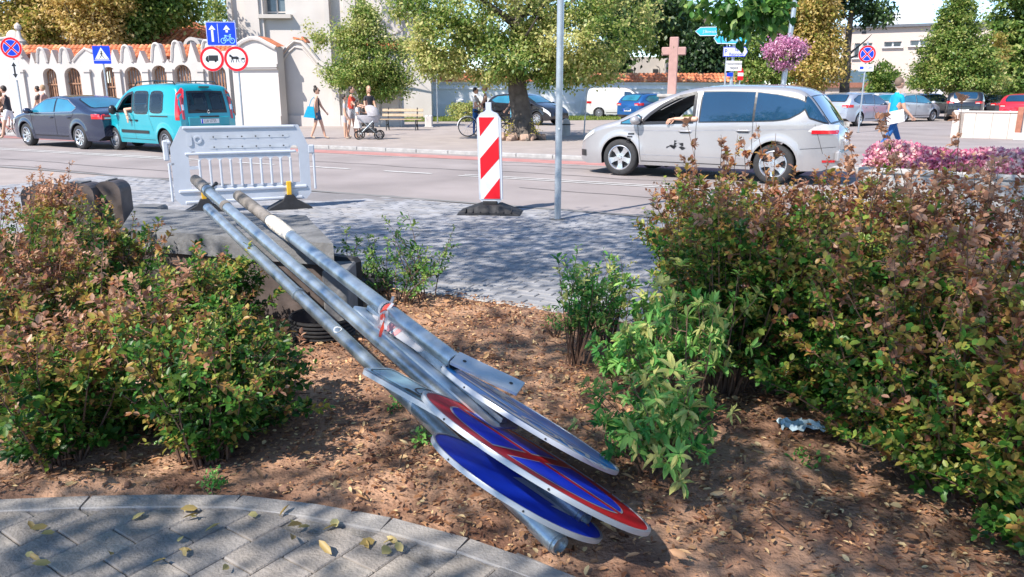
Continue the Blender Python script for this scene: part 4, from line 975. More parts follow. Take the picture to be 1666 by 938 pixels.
for k in range(-3, 4): b.box((k*.10, -.19, .045), (.012, .10, .06), rot=Matrix.Rotation(.5, 3, 'X'))
b.box((0, 0, .15), (.2, .12, .05), bev=.01); b.build('rubber_base', parent=dl); dl.scale = (1, 1, .94)
# ---- posts with signs
def plate_round(b_, r, m, y=0, cx=0, cz=0, th=.0): b_.mat(m); b_.poly(circ(cx, cz, r, 36), th=th, fn=lambda x, yy, z: (x, y+yy, z))
def layer(name, parent, m, polys, y, xf=lambda x, y, z: (x, y, z)):
    b = mb(m)
    for p in polys:
        if isinstance(p, tuple): b.poly(p[0], p[1], fn=lambda x, yy, z: xf(x, y+yy, z))
        else: b.poly(p, fn=lambda x, yy, z: xf(x, y+yy, z))
    return b.build(name, parent=parent)
def bar2(x0, z0, x1, z1, w_):
    d = math.hypot(x1-x0, z1-z0); nx, nz = -(z1-z0)/d*w_/2, (x1-x0)/d*w_/2
    return [(x0-nx, z0-nz), (x1-nx, z1-nz), (x1+nx, z1+nz), (x0+nx, z0+nz)]
def sectors(r, gap, rot=0):
    """four blue quadrant pieces left by a diagonal cross"""
    o = []
    for k in range(4):
        a = rot+PI/2*k; g = math.asin(gap/r); arc = [(r*math.cos(t), r*math.sin(t)) for t in np.linspace(a+g, a+PI/2-g, 10)]
        c = (gap*math.sqrt(2)*math.cos(a+PI/4), gap*math.sqrt(2)*math.sin(a+PI/4)); o.append([c]+arc)
    return o
def no_stopping(parent, r, cz, y=-.06, cx=0, rot=PI/4, name='sign_plate', xf=lambda x, y, z: (x, y, z), white=.012):
    b = mb(m_alu); b.poly(circ(cx, cz, r+.008, 40), th=.02, fn=lambda x, yy, z: xf(x, y+yy, z)); s = b.build(name, parent=parent)
    mv_ = lambda x, yy, z: xf(x+cx, yy, z+cz)
    layer('red_field', s, m_signred, [circ(0, 0, r, 40)], y-.002, mv_)
    layer('white_edge', s, m_signwhite, sectors(r*.79, r*.075, rot), y-.004, mv_)
    layer('blue_field', s, m_signblue, [[(p[0], p[1]) for p in q] for q in sectors(r*.79-white, r*.075+white, rot)], y-.006, mv_)
    return s
def post(t, h, r=.03, m=m_gpole):
    b = mb(m); b.tube([(0, 0, 0), (0, 0, h)], r, 12); b.build('post', parent=t, smooth=True)
    b = mb(m_dark); b.lathe([(r*2.4, 0), (r*2.4, .015), (r, .02)], 12); b.build('base_flange', parent=t)
def clamp(t, z, r=.03):
    b = mb(m_galv); b.lathe([(r+.004, -.015), (r+.008, -.015), (r+.008, .015), (r+.004, .015)], 12, c=(0, 0, z)); b.box((0, -r-.012, z), (.16, .012, .03)); b.build('clamp', parent=t)
# left no-stopping sign with arrow plate
def gp(px, Y): return GX(px, Y)
t = thing('no_stopping_sign', 'round no-stopping sign over a white double-arrow plate at the far left', 'road sign', gp(41, 30.0), rz=rad(8))
post(t, 3.55); no_stopping(t, .37, 3.16); clamp(t, 3.0)
b = mb(m_signwhite); b.poly(rrect(-.17, 2.0, .17, 2.72, .03), th=.015, fn=lambda x, y, z: (x, y-.06, z)); s = b.build('arrow_plate', parent=t)
layer('arrow', s, m_signblack, [[(-.03, 2.2), (.03, 2.2), (.03, 2.52), (-.03, 2.52)], [(-.09, 2.5), (.09, 2.5), (0, 2.65)], [(.09, 2.22), (-.09, 2.22), (0, 2.07)]], -.063)
# pedestrian crossing sign
t = thing('pedestrian_crossing_sign', 'square blue pedestrian crossing sign with white triangle and walking figure', 'road sign', gp(183, 29.0), rz=rad(5))
post(t, 3.2); b = mb(m_signblue); b.poly(rrect(-.30, 2.55, .30, 3.17, .03), th=.02, fn=lambda x, y, z: (x, y-.06, z)); s = b.build('sign_plate', parent=t)
layer('white_triangle', s, m_signwhite, [[(-.25, 2.70), (.25, 2.70), (0, 3.12)]], -.063)
layer('walking_figure', s, m_signblack, [circ(0, 2.985, .025, 10), bar2(0, 2.96, 0, 2.85, .04), bar2(0, 2.86, -.06, 2.76, .022), bar2(0, 2.86, .07, 2.76, .022), bar2(0, 2.94, -.06, 2.88, .016), bar2(0, 2.94, .06, 2.88, .016)], -.066)
layer('zebra', s, m_signblack, [bar2(-.19+.09*k, 2.745, -.17+.09*k, 2.73, .02) for k in range(5)], -.066)
layer('blue_band', s, m_signwhite, [rect(-.28, 2.66, .28, 2.675)], -.063)
# lane sign with two round prohibition signs
t = thing('lane_and_ban_signs', 'blue lane sign with arrow and bicycle above two red-ringed signs, lorry and horse cart', 'road sign', gp(398, 25.5), rz=rad(0))
post(t, 3.75)
ARW = lambda cx, z0, z1: [rect(cx-.035, z0, cx+.035, z1-.12), [(cx-.11, z1-.14), (cx+.11, z1-.14), (cx, z1)]]
xo = -.42
b = mb(m_signblue); b.poly(rrect(xo-.48, 2.98, xo+.46, 3.70, .03), th=.02, fn=lambda x, y, z: (x, y-.06, z)); s = b.build('lane_plate', parent=t)
layer('border', s, m_signwhite, [(rrect(xo-.475, 2.985, xo+.455, 3.695, .03), [rrect(xo-.462, 2.998, xo+.442, 3.682, .025)])], -.062)
wheelring = lambda cx, cz, r: (circ(cx, cz, r, 18), [circ(cx, cz, r-.016, 18)])
layer('arrows', s, m_signwhite, ARW(xo-.29, 3.10, 3.60)+[bar2(xo-.11, 3.06, xo-.11, 3.64, .014)]+ARW(xo+.17, 3.38, 3.60), -.063)
bc = xo+.17
layer('bicycle_symbol', s, M('sign_bike', (.30, .66, .85), .4), [wheelring(bc-.13, 3.13, .085), wheelring(bc+.15, 3.13, .085), bar2(bc-.13, 3.13, bc-.06, 3.27, .015), bar2(bc-.06, 3.27, bc+.10, 3.27, .015), bar2(bc-.06, 3.25, bc+.02, 3.13, .015), bar2(bc+.02, 3.13, bc+.10, 3.27, .015), bar2(bc-.13, 3.13, bc+.02, 3.13, .015), bar2(bc+.15, 3.13, bc+.09, 3.31, .015), bar2(bc+.06, 3.31, bc+.13, 3.32, .015), bar2(bc-.09, 3.29, bc-.02, 3.29, .02)], -.063)
for k, cx in enumerate((xo-.375, xo+.395)):
    b = mb(m_alu); b.poly(circ(cx, 2.58, .385, 40), th=.02, fn=lambda x, y, z: (x, y-.06, z)); s = b.build('ban_plate', parent=t)
    layer('red_ring', s, m_signred, [(circ(cx, 2.58, .38, 40), [circ(cx, 2.58, .30, 40)])], -.063)
    layer('white_field', s, m_signwhite, [circ(cx, 2.58, .30, 40)], -.062)
    if k == 0: layer('lorry_symbol', s, m_signblack, [rect(cx-.10, 2.52, cx+.20, 2.69), [(cx-.20, 2.52), (cx-.11, 2.52), (cx-.11, 2.67), (cx-.15, 2.67), (cx-.20, 2.60)], circ(cx-.13, 2.51, .035, 10), circ(cx+.11, 2.51, .035, 10)], -.066)
    else: layer('horse_cart_symbol', s, m_signblack, [[(cx-.16, 2.58), (cx+.06, 2.57), (cx+.09, 2.62), (cx+.04, 2.66), (cx-.12, 2.65)], [(cx-.22, 2.66), (cx-.13, 2.60), (cx-.09, 2.64), (cx-.16, 2.71), (cx-.20, 2.72)], bar2(cx-.12, 2.60, cx-.17, 2.47, .022), bar2(cx-.11, 2.60, cx-.09, 2.47, .022), bar2(cx+.03, 2.60, cx-.01, 2.47, .022), bar2(cx+.05, 2.60, cx+.09, 2.47, .022), bar2(cx+.0, 2.60, cx+.25, 2.56, .012), (circ(cx+.22, 2.53, .06, 14), [circ(cx+.22, 2.53, .045, 14)]), bar2(cx+.17, 2.6, cx+.28, 2.6, .03)], -.066)
b = mb(m_galv); b.box((xo+.0, -.03, 2.58), (1.3, .02, .03)); b.box((xo+.1, -.03, 3.2), (.8, .02, .03)); b.box((xo+.1, -.03, 3.5), (.8, .02, .03)); b.build('brackets', parent=t)
# right no-stopping sign
t = thing('no_stopping_sign', 'round no-stopping sign over a small white plate right of the flower ball', 'road sign', gp(1396, 31), rz=rad(-6))
post(t, 3.45); no_stopping(t, .32, 2.98); clamp(t, 2.9)
b = mb(m_signwhite); b.poly(rrect(-.26, 2.34, .30, 2.60, .02), th=.015, fn=lambda x, y, z: (x, y-.06, z)); s = b.build('supplementary_plate', parent=t)
b = mb(m_signblue); b.text('T-24', .13, (.1, 2.47), fn=lambda x, y, z: (x, -.062, z)); b.build('lettering', parent=s); layer('tow_symbol', s, m_signblue, [rect(-.22, 2.42, -.08, 2.52)], -.062)
# direction signpost
dY = 26.0; t = thing('direction_signpost', 'post with turquoise arrow boards and two white boards, partly behind the hanging branch', 'signpost', gp(1183, dY)); 
def dz(py): return PY(1183, py, dY).z
sY = 1250/(dY*.969); dx = lambda px: (px-1183)/sY
b = mb(m_gpole); b.tube([(.0, 0, 0), (0, 0, dz(38))], .055, 10); b.tube([(dx(1174), 0, 0), (dx(1172), 0, dz(44))], .03, 8); b.build('post', parent=t, smooth=True)
def board(name, outl, m, txts, brd=None):
    b = mb(m); b.poly([(dx(a), dz(c)) for a, c in outl][::-1], th=.03, fn=lambda x, y, z: (x, y-.10, z)); s = b.build(name, parent=t)
    cx_ = sum(p[0] for p in outl)/len(outl); cz_ = sum(p[1] for p in outl)/len(outl)
    inner = [((p[0]-cx_)*.965+cx_, (p[1]-cz_)*.86+cz_) for p in outl]
    if brd: layer('border', s, brd, [([(dx(a), dz(c)) for a, c in outl][::-1], [[(dx(a), dz(c)) for a, c in inner][::-1]])], -.103)
    for tx, a, c, sz, mm in txts:
        q = mb(mm); q.text(tx, sz, (dx(a), dz(c)), fn=lambda x, y, z: (x, -.106, z), sx=.9); q.build('lettering', parent=s)
board('arrow_board', [(1119, 51), (1127, 44), (1166, 43), (1166, 58), (1127, 58.5)], m_signcyan, [('J.Słowackiego', 1147, 51.5, .13, m_signwhite)], m_signwhite)
board('arrow_board', [(1149, 62), (1155, 54), (1204, 55), (1204, 72), (1155, 71)], m_signcyan, [('Centrum', 1180, 65, .15, m_signwhite)], m_signwhite)
board('white_board', [(1166, 76), (1201, 76), (1205, 84), (1201, 92), (1166, 92)], m_signwhite, [('Sąd', 1188, 80.5, .12, m_signblue), ('Rejonowy', 1187, 88, .13, m_signblue), ('P', 1170, 84, .2, m_signblue)], m_signblue)
board('white_board', [(1172, 98.5), (1197, 99), (1197, 115), (1172, 115)], m_signwhite, [('TARGOWISKO', 1184.5, 104, .085, m_signblack), ('MIEJSKIE', 1184.5, 110.5, .085, m_signblack)])
board('blue_plate', [(1174, 118), (1184, 118), (1184, 124), (1174, 124)], m_signblue, [])
t = thing('red_sign', 'small red and white sign on a thin post beside the direction signpost', 'road sign', gp(1197, 28)); dYo = 28
b = mb(m_gpole); b.tube([(0, 0, 0), (0, 0, 2.6)], .025, 8); b.build('post', parent=t); zf = lambda y: PY(1197, y, 28).z
b = mb(m_signred); b.poly([(-.10, zf(130)), (.10, zf(130)), (.10, zf(116)), (0, zf(107)), (-.10, zf(116))], th=.02, fn=lambda x, y, z: (x, y-.05, z)); s = b.build('sign_plate', parent=t); layer('white_band', s, m_signwhite, [rect(-.10, zf(123.5), .10, zf(118))], -.053)
# small poles and bollards
t = thing('sign_post', 'thin grey post with a small round sign at the verge behind the bench', 'road sign', gp(712, 41)); post(t, 2.55, .03); b = mb(m_alu); b.poly(circ(0, 2.45, .2, 16), th=.02, fn=lambda x, y, z: (x, y-.05, z)); b.build('sign_plate', parent=t)
t = thing('sign_post', 'thin dark post leaning slightly in front of the white panel van', 'post', gp(950, 29)); b = mb(m_gpole); b.tube([(0, 0, 0), (.09, 0, 2.1)], .025, 8); b.build('post', parent=t, smooth=True)
t = thing('lamp_post_with_flowers', 'pale lamp post carrying a ball of pink flowers above the minivan roof', 'lamp post', gp(1262, 24.5)); b = mb(m_gpole); b.tube([(0, 0, 0), (.05, 0, 1.2), (.3, 0, 5.6)], [.11, .085, .06], 12); b.build('post', parent=t, smooth=True); b = mb(m_black); b.lathe([(.05, -.28), (.3, -.2), (.42, .0), (.38, .02)], 16, c=(.14, 0, 2.62)); b.build('basket', parent=t)
LAMP = t
# near sign post, bare tube in the pavement
t = thing('steel_post', 'bare grey steel sign post rising out of the frame from the paved pavement', 'post', G(907, 357)); b = mb(m_gpole); b.tube([(0, 0, 0), (0.0, 0, 4.3)], .042, 18); b.build('tube', parent=t, smooth=True)
b = mb(m_signwhite); b.lathe([(.001, -.05), (.012, -.049), (.014, -.04)], 10, 'Y', c=(0, 0, 1.12)); b.build('rivet_cap', parent=t)
b = mb(m_joint); b.lathe([(.11, .0), (.10, .006), (.042, .012)], 14); b.build('mortar_ring', parent=t)
t = thing('bollard', 'grey rounded concrete bollard just behind the steel sign post', 'bollard', gp(921, 29)); b = mb(m_conc); b.lathe([(.16, 0), (.15, .45), (.11, .58), (.001, .63)], 16); b.build('body', parent=t, smooth=True); b = mb(m_dark); b.lathe([(.155, .38), (.157, .38), (.156, .43), (.154, .43)], 16); b.build('band', parent=t)
t = thing('bollard', 'white square concrete bollard right of the bench', 'bollard', gp(698, 36)); b = mb(m_white); b.box((0, 0, .27), (.34, .3, .54), bev=.04); b.build('body', parent=t); b = mb(m_conc); b.box((0, 0, .02), (.42, .38, .04), bev=.01); b.build('foot', parent=t)
# ---- park bench
t = thing('park_bench', 'wooden slatted park bench with cast iron legs on the far plaza', 'bench', gp(655, 33.2), rz=rad(-4))
for k, (y, z, a) in enumerate(((-.28, .45, 0), (-.15, .46, 0), (-.02, .455, 0), (.14, .62, 1.2), (.19, .82, 1.2))):
    b = mb(m_wood); b.box((0, y, z), (1.75, .10 if k < 3 else .11, .035), rot=Matrix.Rotation(a, 3, 'X')); b.build('slat', parent=t)
for x in (-.62, .62):
    b = mb(m_dark); b.tube([(x, -.34, 0), (x, -.28, .2), (x, -.30, .43), (x, .05, .43), (x, .14, .6), (x, .22, .92)], .028, 6); b.tube([(x, .05, .43), (x, .08, .2), (x, .2, 0)], .028, 6); b.tube([(x, -.29, .15), (x, -.1, .24), (x, .1, .15)], .02, 6); b.build('leg', parent=t, smooth=True)
# ---- cross on plinth
cY = 33; t = thing('stone_cross', 'tall pinkish stone cross on a plinth behind the minivan', 'cross', gp(1090, cY), rz=rad(-14)); m_pink = M('pink_stone', (.45, .27, .24), .8, var=.12, scale=3, bump=.15); zc = lambda y: PY(1090, y, cY).z
b = mb(m_pink); b.box((0, 0, (zc(154)+zc(60))/2), (.36, .32, zc(60)-zc(154)), bev=.03); b.build('shaft', parent=t); b = mb(m_pink); b.box((0, 0, zc(83)), (.98, .28, .32), bev=.03); b.build('crossbeam', parent=t)
b = mb(m_conc); b.box((0, 0, zc(156)/2), (1.0, .9, zc(156)), bev=.03); b.box((0, 0, zc(155)), (1.15, 1.05, .12), bev=.02); b.build('plinth', parent=t)
# ---- beige wall on the right
pa, pb = GX(1556, 27.5), GX(1700, 26.2); t = thing('beige_wall', 'low beige wall with a rusty post at the right edge', 'wall'); t.matrix_world = frame(pa, pb); wl_ = (pb-pa).length
m_bw = M('beige_wall', (.58, .50, .45), .85, var=.06, scale=2); 
for i in range(6): b = mb(m_bw); b.box((.25+i*.5, .15, .43), (.494, .3, .86), bev=.01); b.build('panel', parent=t)
b = mb(m_bw); b.box((-.02, .55, .46), (.35, 1.1, .94), bev=.01); b.box((wl_/2, .15, .90), (wl_+.1, .36, .06), bev=.01); b.build('coping', parent=t)
b = mb(M('rusty_post', (.33, .13, .08), .7, var=.2)); b.box((1.78, -.1, .5), (.16, .16, 1.15), bev=.01); tag(b.build('rusty_post_standing', parent=None), 'rust brown square post at the end of the beige wall', 'post'); o = COL.objects[-1]
o.name = 'square_post'; o.matrix_world = t.matrix_world.copy()
b = mb(m_signwhite); b.box((1.85, -.55, .12), (.4, .3, .24), bev=.02); o = b.build('kerb_block'); o.matrix_world = t.matrix_world.copy(); tag(o, 'white painted concrete block at the foot of the rusty post', 'block')
# ---- bicycle
def bicycle(label, loc, rz, m):
    t = thing('bicycle', label, 'bicycle', loc, rz)
    for x in (-.53, .53):
        b = mb(m_tyre); b.lathe([(.335, -.018), (.35, 0), (.335, .018), (.318, 0), (.335, -.018)], 28, 'Y', c=(x, 0, .35)); o = b.build('wheel', parent=t, smooth=True)
        b = mb(m_alloy); b.lathe([(.315, -.008), (.32, 0), (.315, .008), (.308, 0), (.315, -.008)], 28, 'Y', c=(x, 0, .35))
        for k in range(12): a = PI*k/6; b.tube([(x, 0, .35), (x+.31*math.cos(a), 0, .35+.31*math.sin(a))], .003, 3)
        b.build('rim', parent=o)
        b = mb(m_signwhite if x < 0 else m_dark); b.tube([(x+.375*math.cos(a), 0, .35+.375*math.sin(a)) for a in np.linspace(.2, PI-.1, 12)], .02, 5, flat=.3); b.build('mudguard', parent=t)
    b = mb(m); b.tube([(-.53, 0, .35), (-.05, 0, .30), (-.16, 0, .82)], .016, 6); b.tube([(-.53, 0, .35), (-.14, 0, .70), (.40, 0, .76)], .014, 6); b.tube([(-.05, 0, .30), (.38, 0, .68)], .02, 6); b.tube([(.53, 0, .35), (.36, 0, .92)], .018, 6); b.build('frame', parent=t, smooth=True)
    b = mb(m_dark); b.tube([(.36, 0, .92), (.30, 0, 1.02)], .014, 6); b.tube([(.20, -.28, 1.02), (.32, -.15, 1.04), (.32, .15, 1.04), (.20, .28, 1.02)], .013, 6); b.build('handlebar', parent=t)
    b = mb(m_black); b.box((-.18, 0, .88), (.26, .16, .06), bev=.02); b.tube([(-.17, 0, .8), (-.18, 0, .87)], .013, 6); b.build('saddle', parent=t)
    b = mb(m_dark); b.tube([(-.05, -.08, .30), (.08, -.08, .20)], .01, 5); b.box((.08, -.12, .19), (.09, .08, .02)); b.tube([(-.05, .08, .30), (-.18, .08, .40)], .01, 5); b.box((-.18, .12, .41), (.09, .08, .02)); b.lathe([(.09, -.01), (.09, .01)], 14, 'Y', c=(-.05, -.03, .3)); b.build('pedals', parent=t)
    return t
bicycle('blue and white city bicycle with white mudguard held by the couple', gp(785, 28.3), rad(4), M('bike_blue', (.03, .06, .22), .35))
bicycle('dark bicycle standing behind the linden trunk', gp(819, 28.9), rad(14), m_dark)
bicycle('red-framed bicycle pushed at the far left edge', gp(15, 27.5), rad(170), M('bike_red', (.40, .10, .07), .4))
# ================================================================ THINGS BEHIND THE HEDGE
m_stone = M('dark_granite', (.10, .08, .075), .5, var=.3, scale=8, bump=.1); m_slab = M('weathered_slab', (.17, .17, .175), .85, var=.3, scale=6, bump=.4, bscale=30)
# concrete planter / lid
cz = .60; FL, FRr, BR_, BL_ = G(196, 372, cz), G(542, 396, cz), G(498, 350, cz), G(218, 338, cz)
pl = thing('concrete_planter', 'long low concrete planter box carrying the far ends of the lying sign posts', 'planter')
b = mb(m_slab); c = [FL, FRr, BR_, BL_]; V = [Vector((p.x, p.y, cz)) for p in c]+[Vector((p.x, p.y, cz-.15)) for p in c]
b.add(V, [(0, 1, 2, 3), (7, 6, 5, 4), (0, 4, 5, 1), (1, 5, 6, 2), (2, 6, 7, 3), (3, 7, 4, 0)]); b.build('lid_slab', parent=pl)
cen = sum(c, Vector())/4; b = mb(m_stone); V = [cen+(p-cen)*.93 for p in c]; V = [Vector((p.x, p.y, cz-.151)) for p in V]+[Vector((p.x, p.y, 0)) for p in V]; b.add(V, [(0, 1, 2, 3), (7, 6, 5, 4), (0, 4, 5, 1), (1, 5, 6, 2), (2, 6, 7, 3), (3, 7, 4, 0)]); b.build('box', parent=pl)
b = mb(m_slab); p = G(552, 432, .45); b.box((p.x, p.y, .225), (.16, .3, .45), bev=.01); tag(b.build('concrete_block'), 'small dark concrete block beside the right end of the planter', 'block')
def rblock(px0, px1, Y, zt, label, th=.2):
    p0, p1 = PY(px0, 300, Y), PY(px1, 300, Y); w_ = p1.x-p0.x; t = thing('rounded_block', label, 'block', ((p0.x+p1.x)/2, Y, 0), group='dark rounded blocks behind the left hedge')
    b = mb(m_stone); r = .09
    V = []; F = []; prof = [(-w_/2, 0), (w_/2, 0)]+[(w_/2-r+r*math.cos(a), zt-r+r*math.sin(a)) for a in np.linspace(0, PI/2, 6)]+[(-w_/2+r+r*math.cos(a), zt-r+r*math.sin(a)) for a in np.linspace(PI/2, PI, 6)]
    b.poly(prof, th=th); b.build('body', parent=t)
    b = mb(m_slab); b.box((0, th/2, zt+.006), (w_-.2, th-.03, .012), bev=.004); b.build('top_sheen', parent=t)  # paler cap painted for the sheen on top of the dark block
rblock(30, 86, 6.5, .78, 'dark rounded block behind the left hedge, leftmost of the three'); rblock(88, 150, 6.6, .79, 'dark rounded block behind the left hedge, middle one of the three'); rblock(152, 194, 6.7, .80, 'dark rounded block behind the left hedge, the right one with its full side showing')
b = mb(m_slab); p = G(222, 340, .52); b.box((p.x, p.y+.15, .26), (.28, .4, .52), bev=.02); tag(b.build('step_block'), 'low grey step block between the rounded blocks and the planter', 'block')
# black tub and rubber bases under the posts
def tub(px, py, R_, h_, label, rot=(0, 0, 0)):
    t = thing('black_tub', label, 'tub', G(px, py), rot=rot)
    b = mb(m_black); pr = [(.001, .0), (R_*.86, 0)]
    for k in range(8): z = h_*k/8; r = R_*(.88+.12*k/8); pr += [(r, z), (r+.012, z+h_/32), (r+.012, z+h_/13), (r, z+h_/10)]
    pr += [(R_*1.03, h_), (R_*1.03, h_-.01), (R_*.96, h_-.01), (R_*.84, .02), (.001, .02)]
    b.lathe(pr, 32); b.build('shell', parent=t, smooth=True, angle=30)
    b = mb(m_black); b.tube([(R_*.9, 0, h_-.03), (R_*1.16, 0, h_), (R_*1.12, .12, h_-.01), (R_*.9, .1, h_-.03)], .015, 6); b.build('handle', parent=t)
tub(528, 560, .20, .20, 'black ribbed plastic tub lying under the lowest sign post')
t = thing('rubber_base', 'black rubber sign base lying under the two upper posts', 'rubber base', G(560, 470), rz=rad(-35)); b = mb(m_black); b.box((0, 0, .07), (.75, .42, .14), bev=.03); b.build('body', parent=t); b = mb(m_black); b.tube([(-.3, .0, .15), (-.1, 0, .19), (.15, 0, .19), (.33, 0, .15)], .02, 6); b.build('grip', parent=t)
t = thing('rubber_base', 'second black rubber sign base standing on edge behind the tub', 'rubber base', G(520, 500), rz=rad(-30)); b = mb(m_black); b.box((0, 0, .21), (.8, .12, .42), bev=.03); b.build('body', parent=t)
for k in range(5): b = mb(m_black); b.box((-.3+.15*k, -.065, .21), (.03, .02, .34)); b.build('rib', parent=t)
# ================================================================ LYING SIGN POSTS
def along(A, B, px):
    """point of segment A-B seen in image column px"""
    lo, hi = 0., 1.
    def col(t):
        p = A.lerp(B, t)-CAMP; c, s = math.cos(PITCH), math.sin(PITCH); return 833+FOC*p.x/(p.y*c-p.z*s)
    up = col(1) > col(0)
    for _ in range(40):
        m = (lo+hi)/2
        if (col(m) < px) == up: lo = m
        else: hi = m
    return A.lerp(B, lo)
A0, A1p = PD(388, 318, 5.55), PD(742, 590, 3.0); B0, B1p = PD(318, 292, 5.5), PD(952, 846, 2.70); C0, C1p = PD(338, 338, 5.5), PD(912, 888, 2.62)
def tubepole(t, A, B, r=.035, openend=True):
    d = (B-A).normalized(); b = mb(m_galv)
    b.tube([A, A.lerp(B, .25), A.lerp(B, .5), A.lerp(B, .75), B], r, 20, caps=False)
    b.tube([B, B-d*.15], r*.86, 20, caps=False); b.add([A+(Matrix.Rotation(2*PI*k/20, 3, d) @ (d.orthogonal().normalized()*r)) for k in range(20)], [tuple(range(20))])
    e = d.orthogonal().normalized(); V = []
    for k in range(20): q = Matrix.Rotation(2*PI*k/20, 3, d) @ e; V += [B+q*r, B+q*r*.86]
    b.add(V, [(2*k, (2*k+2) % 40, (2*k+3) % 40, 2*k+1) for k in range(20)])
    o = b.build('post', parent=t, smooth=True, angle=50)
    b = mb(m_dark); b.add([B-d*.14+(Matrix.Rotation(2*PI*k/20, 3, d) @ (e*r*.86)) for k in range(20)], [tuple(range(20))]); b.build('dark_bore', parent=o)
    return d
def collar(t, A, B, px, l=.05, r=.041, m=m_galv, name='collar'):
    c = along(A, B, px); d = (B-A).normalized(); b = mb(m); b.tube([c-d*l/2, c+d*l/2], r, 20); b.build(name, parent=t, smooth=True, angle=40); return c
tA = thing('lying_sign_post', 'uppermost lying sign post with a concrete-caked far end and red white tape', 'sign post'); dA_ = tubepole(tA, A0, A1p, .036)
m_cake = M('concrete_caked', (.20, .18, .165), .95, var=.35, scale=9, bump=.8, bscale=30)
c0, c1 = along(A0, A1p, 384), along(A0, A1p, 440); b = mb(m_cake); b.tube([c0-dA_*.005, c0.lerp(c1, .3), c0.lerp(c1, .6), c1], [.038, .041, .039, .038], 14); b.build('concrete_crust', parent=tA, smooth=True)
c0, c1 = along(A0, A1p, 442), along(A0, A1p, 474); b = mb(M('concrete_pale', (.62, .56, .48), .95, var=.2, scale=14, bump=.8, bscale=50)); b.tube([c0, c0.lerp(c1, .2), c0.lerp(c1, .7), c1], [.041, .045, .043, .039], 16); b.build('concrete_collar', parent=tA, smooth=True)
tB = thing('lying_sign_post', 'middle lying sign post carrying the red and blue round plate', 'sign post'); dB_ = tubepole(tB, B0, B1p, .0345)
c0, c1 = along(B0, B1p, 314), along(B0, B1p, 336); b = mb(m_cake); b.tube([c0-dB_*.006, c0.lerp(c1, .5), c1], [.036, .040, .038], 14); b.build('concrete_crust', parent=tB, smooth=True)
collar(tB, B0, B1p, 340, .03, .042); collar(tB, B0, B1p, 368, .05, .037, m_cake); collar(tB, B0, B1p, 930, .10, .039)
c = along(B0, B1p, 338); b = mb(m_dark); b.tube([c, c+Vector((.07, -.02, .05))], .008, 6); b.sph(c+Vector((.07, -.02, .05)), .014, 8, 6); b.build('bolt', parent=tB)
tC = thing('lying_sign_post', 'lowest lying sign post with a pale label, under the blue round plate', 'sign post'); dC_ = tubepole(tC, C0, C1p, .0345)
collar(tC, C0, C1p, 486, .02, .040); collar(tC, C0, C1p, 890, .12, .040); c = collar(tC, C0, C1p, 553, .001, .035)
up_ = (Vector((0, -.6, .8))); up_ = (up_-dC_*up_.dot(dC_)).normalized(); b = mb(m_signwhite); x_ = up_.cross(dC_).normalized()
b.add([c+dC_*(.028*math.cos(a))+ (up_*math.cos(.022*math.sin(a)/.035)+x_*math.sin(.022*math.sin(a)/.035))*.0365 for a in np.linspace(0, 2*PI, 20)[:-1]], [tuple(range(19))]); b.build('label', parent=tC)
# plate: given the long axis (pixels + depth) and apparent narrowness
def plate_basis(P1, P2, ratio, flip=1):
    a = (P2-P1).normalized(); c = (P1+P2)/2; v = (c-CAMP).normalized(); n1 = a.cross(v).normalized()     # image-perpendicular
    if n1.z < 0: n1 = -n1
    n2 = (v-a*v.dot(a)).normalized(); cs_ = ratio; s = n1*cs_+n2*math.sqrt(1-cs_*cs_)*flip
    n = a.cross(s).normalized()
    if n.dot(CAMP-c) < 0: n = -n
    return c, a, s, n
def disc_thing(label, name, P1, P2, ratio, cat='road sign'):
    c, a, s, n = plate_basis(P1, P2, ratio); r = (P2-P1).length/2
    xf = lambda x, y, z: c+a*x+s*z-n*y
    t = thing(name, label, cat); b = mb(m_alu); b.poly(circ(0, 0, r*.985, 56), th=.004, fn=lambda x, y, z: xf(x, y+.004, z)); base = b.build('plate', parent=t)
    b = mb(m_rim); V = []; N = 56
    for k in range(N):
        q = 2*PI*k/N
        for rr_, yy in ((r*.972, -.001), (r*.975, -.004), (r, -.004), (r*1.003, .002), (r, .013), (r*.97, .013)): V.append(xf(rr_*math.cos(q), yy, rr_*math.sin(q)))
    F = []
    for k in range(N):
        for j in range(5): F.append((k*6+j, k*6+j+1, ((k+1) % N)*6+j+1, ((k+1) % N)*6+j))
    b.add(V, F); b.build('folded_rim', parent=t, smooth=True, angle=40)
    for q in (2.2, 3.6, 4.3, 5.2, .9):
        b = mb(m_dark); p = xf(r*1.003*math.cos(q), .006, r*1.003*math.sin(q)); b.sph(p, .004, 6, 4); b.build('rivet', parent=t)
    return t, base, xf, r
# red / blue no stopping disc on post B
P1, P2 = PD(713, 641, 2.90), PD(1054, 867, 2.50)
tR, base, xf, r = disc_thing('big round no-stopping plate, dark red with two blue fields, lying on the posts', 'no_stopping_plate', P1, P2, .115)
layer('red_field', tR, m_signred, [circ(0, 0, r*.972, 56)], -.001, xf)
layer('white_edge', tR, m_signwhite, sectors(r*.765, r*.06, 0), -.0025, xf)
layer('blue_field', tR, m_signblue, sectors(r*.745, r*.08, 0), -.004, xf)
# blue disc on post C
P1, P2 = PD(722, 706, 2.86), PD(974, 879, 2.56)
tK, base, xf, r = disc_thing('round plain blue plate partly under the red and blue one', 'blue_plate', P1, P2, .165)
layer('blue_field', tK, m_signblue, [circ(0, 0, r*.972, 56)], -.001, xf)
layer('white_arrow', tK, m_signwhite, [[(-r*.15, r*.2), (r*.4, r*.2), (r*.4, r*.05), (r*.7, r*.35), (r*.4, r*.65), (r*.4, r*.5), (-r*.15, r*.5)]], -.0025, xf)
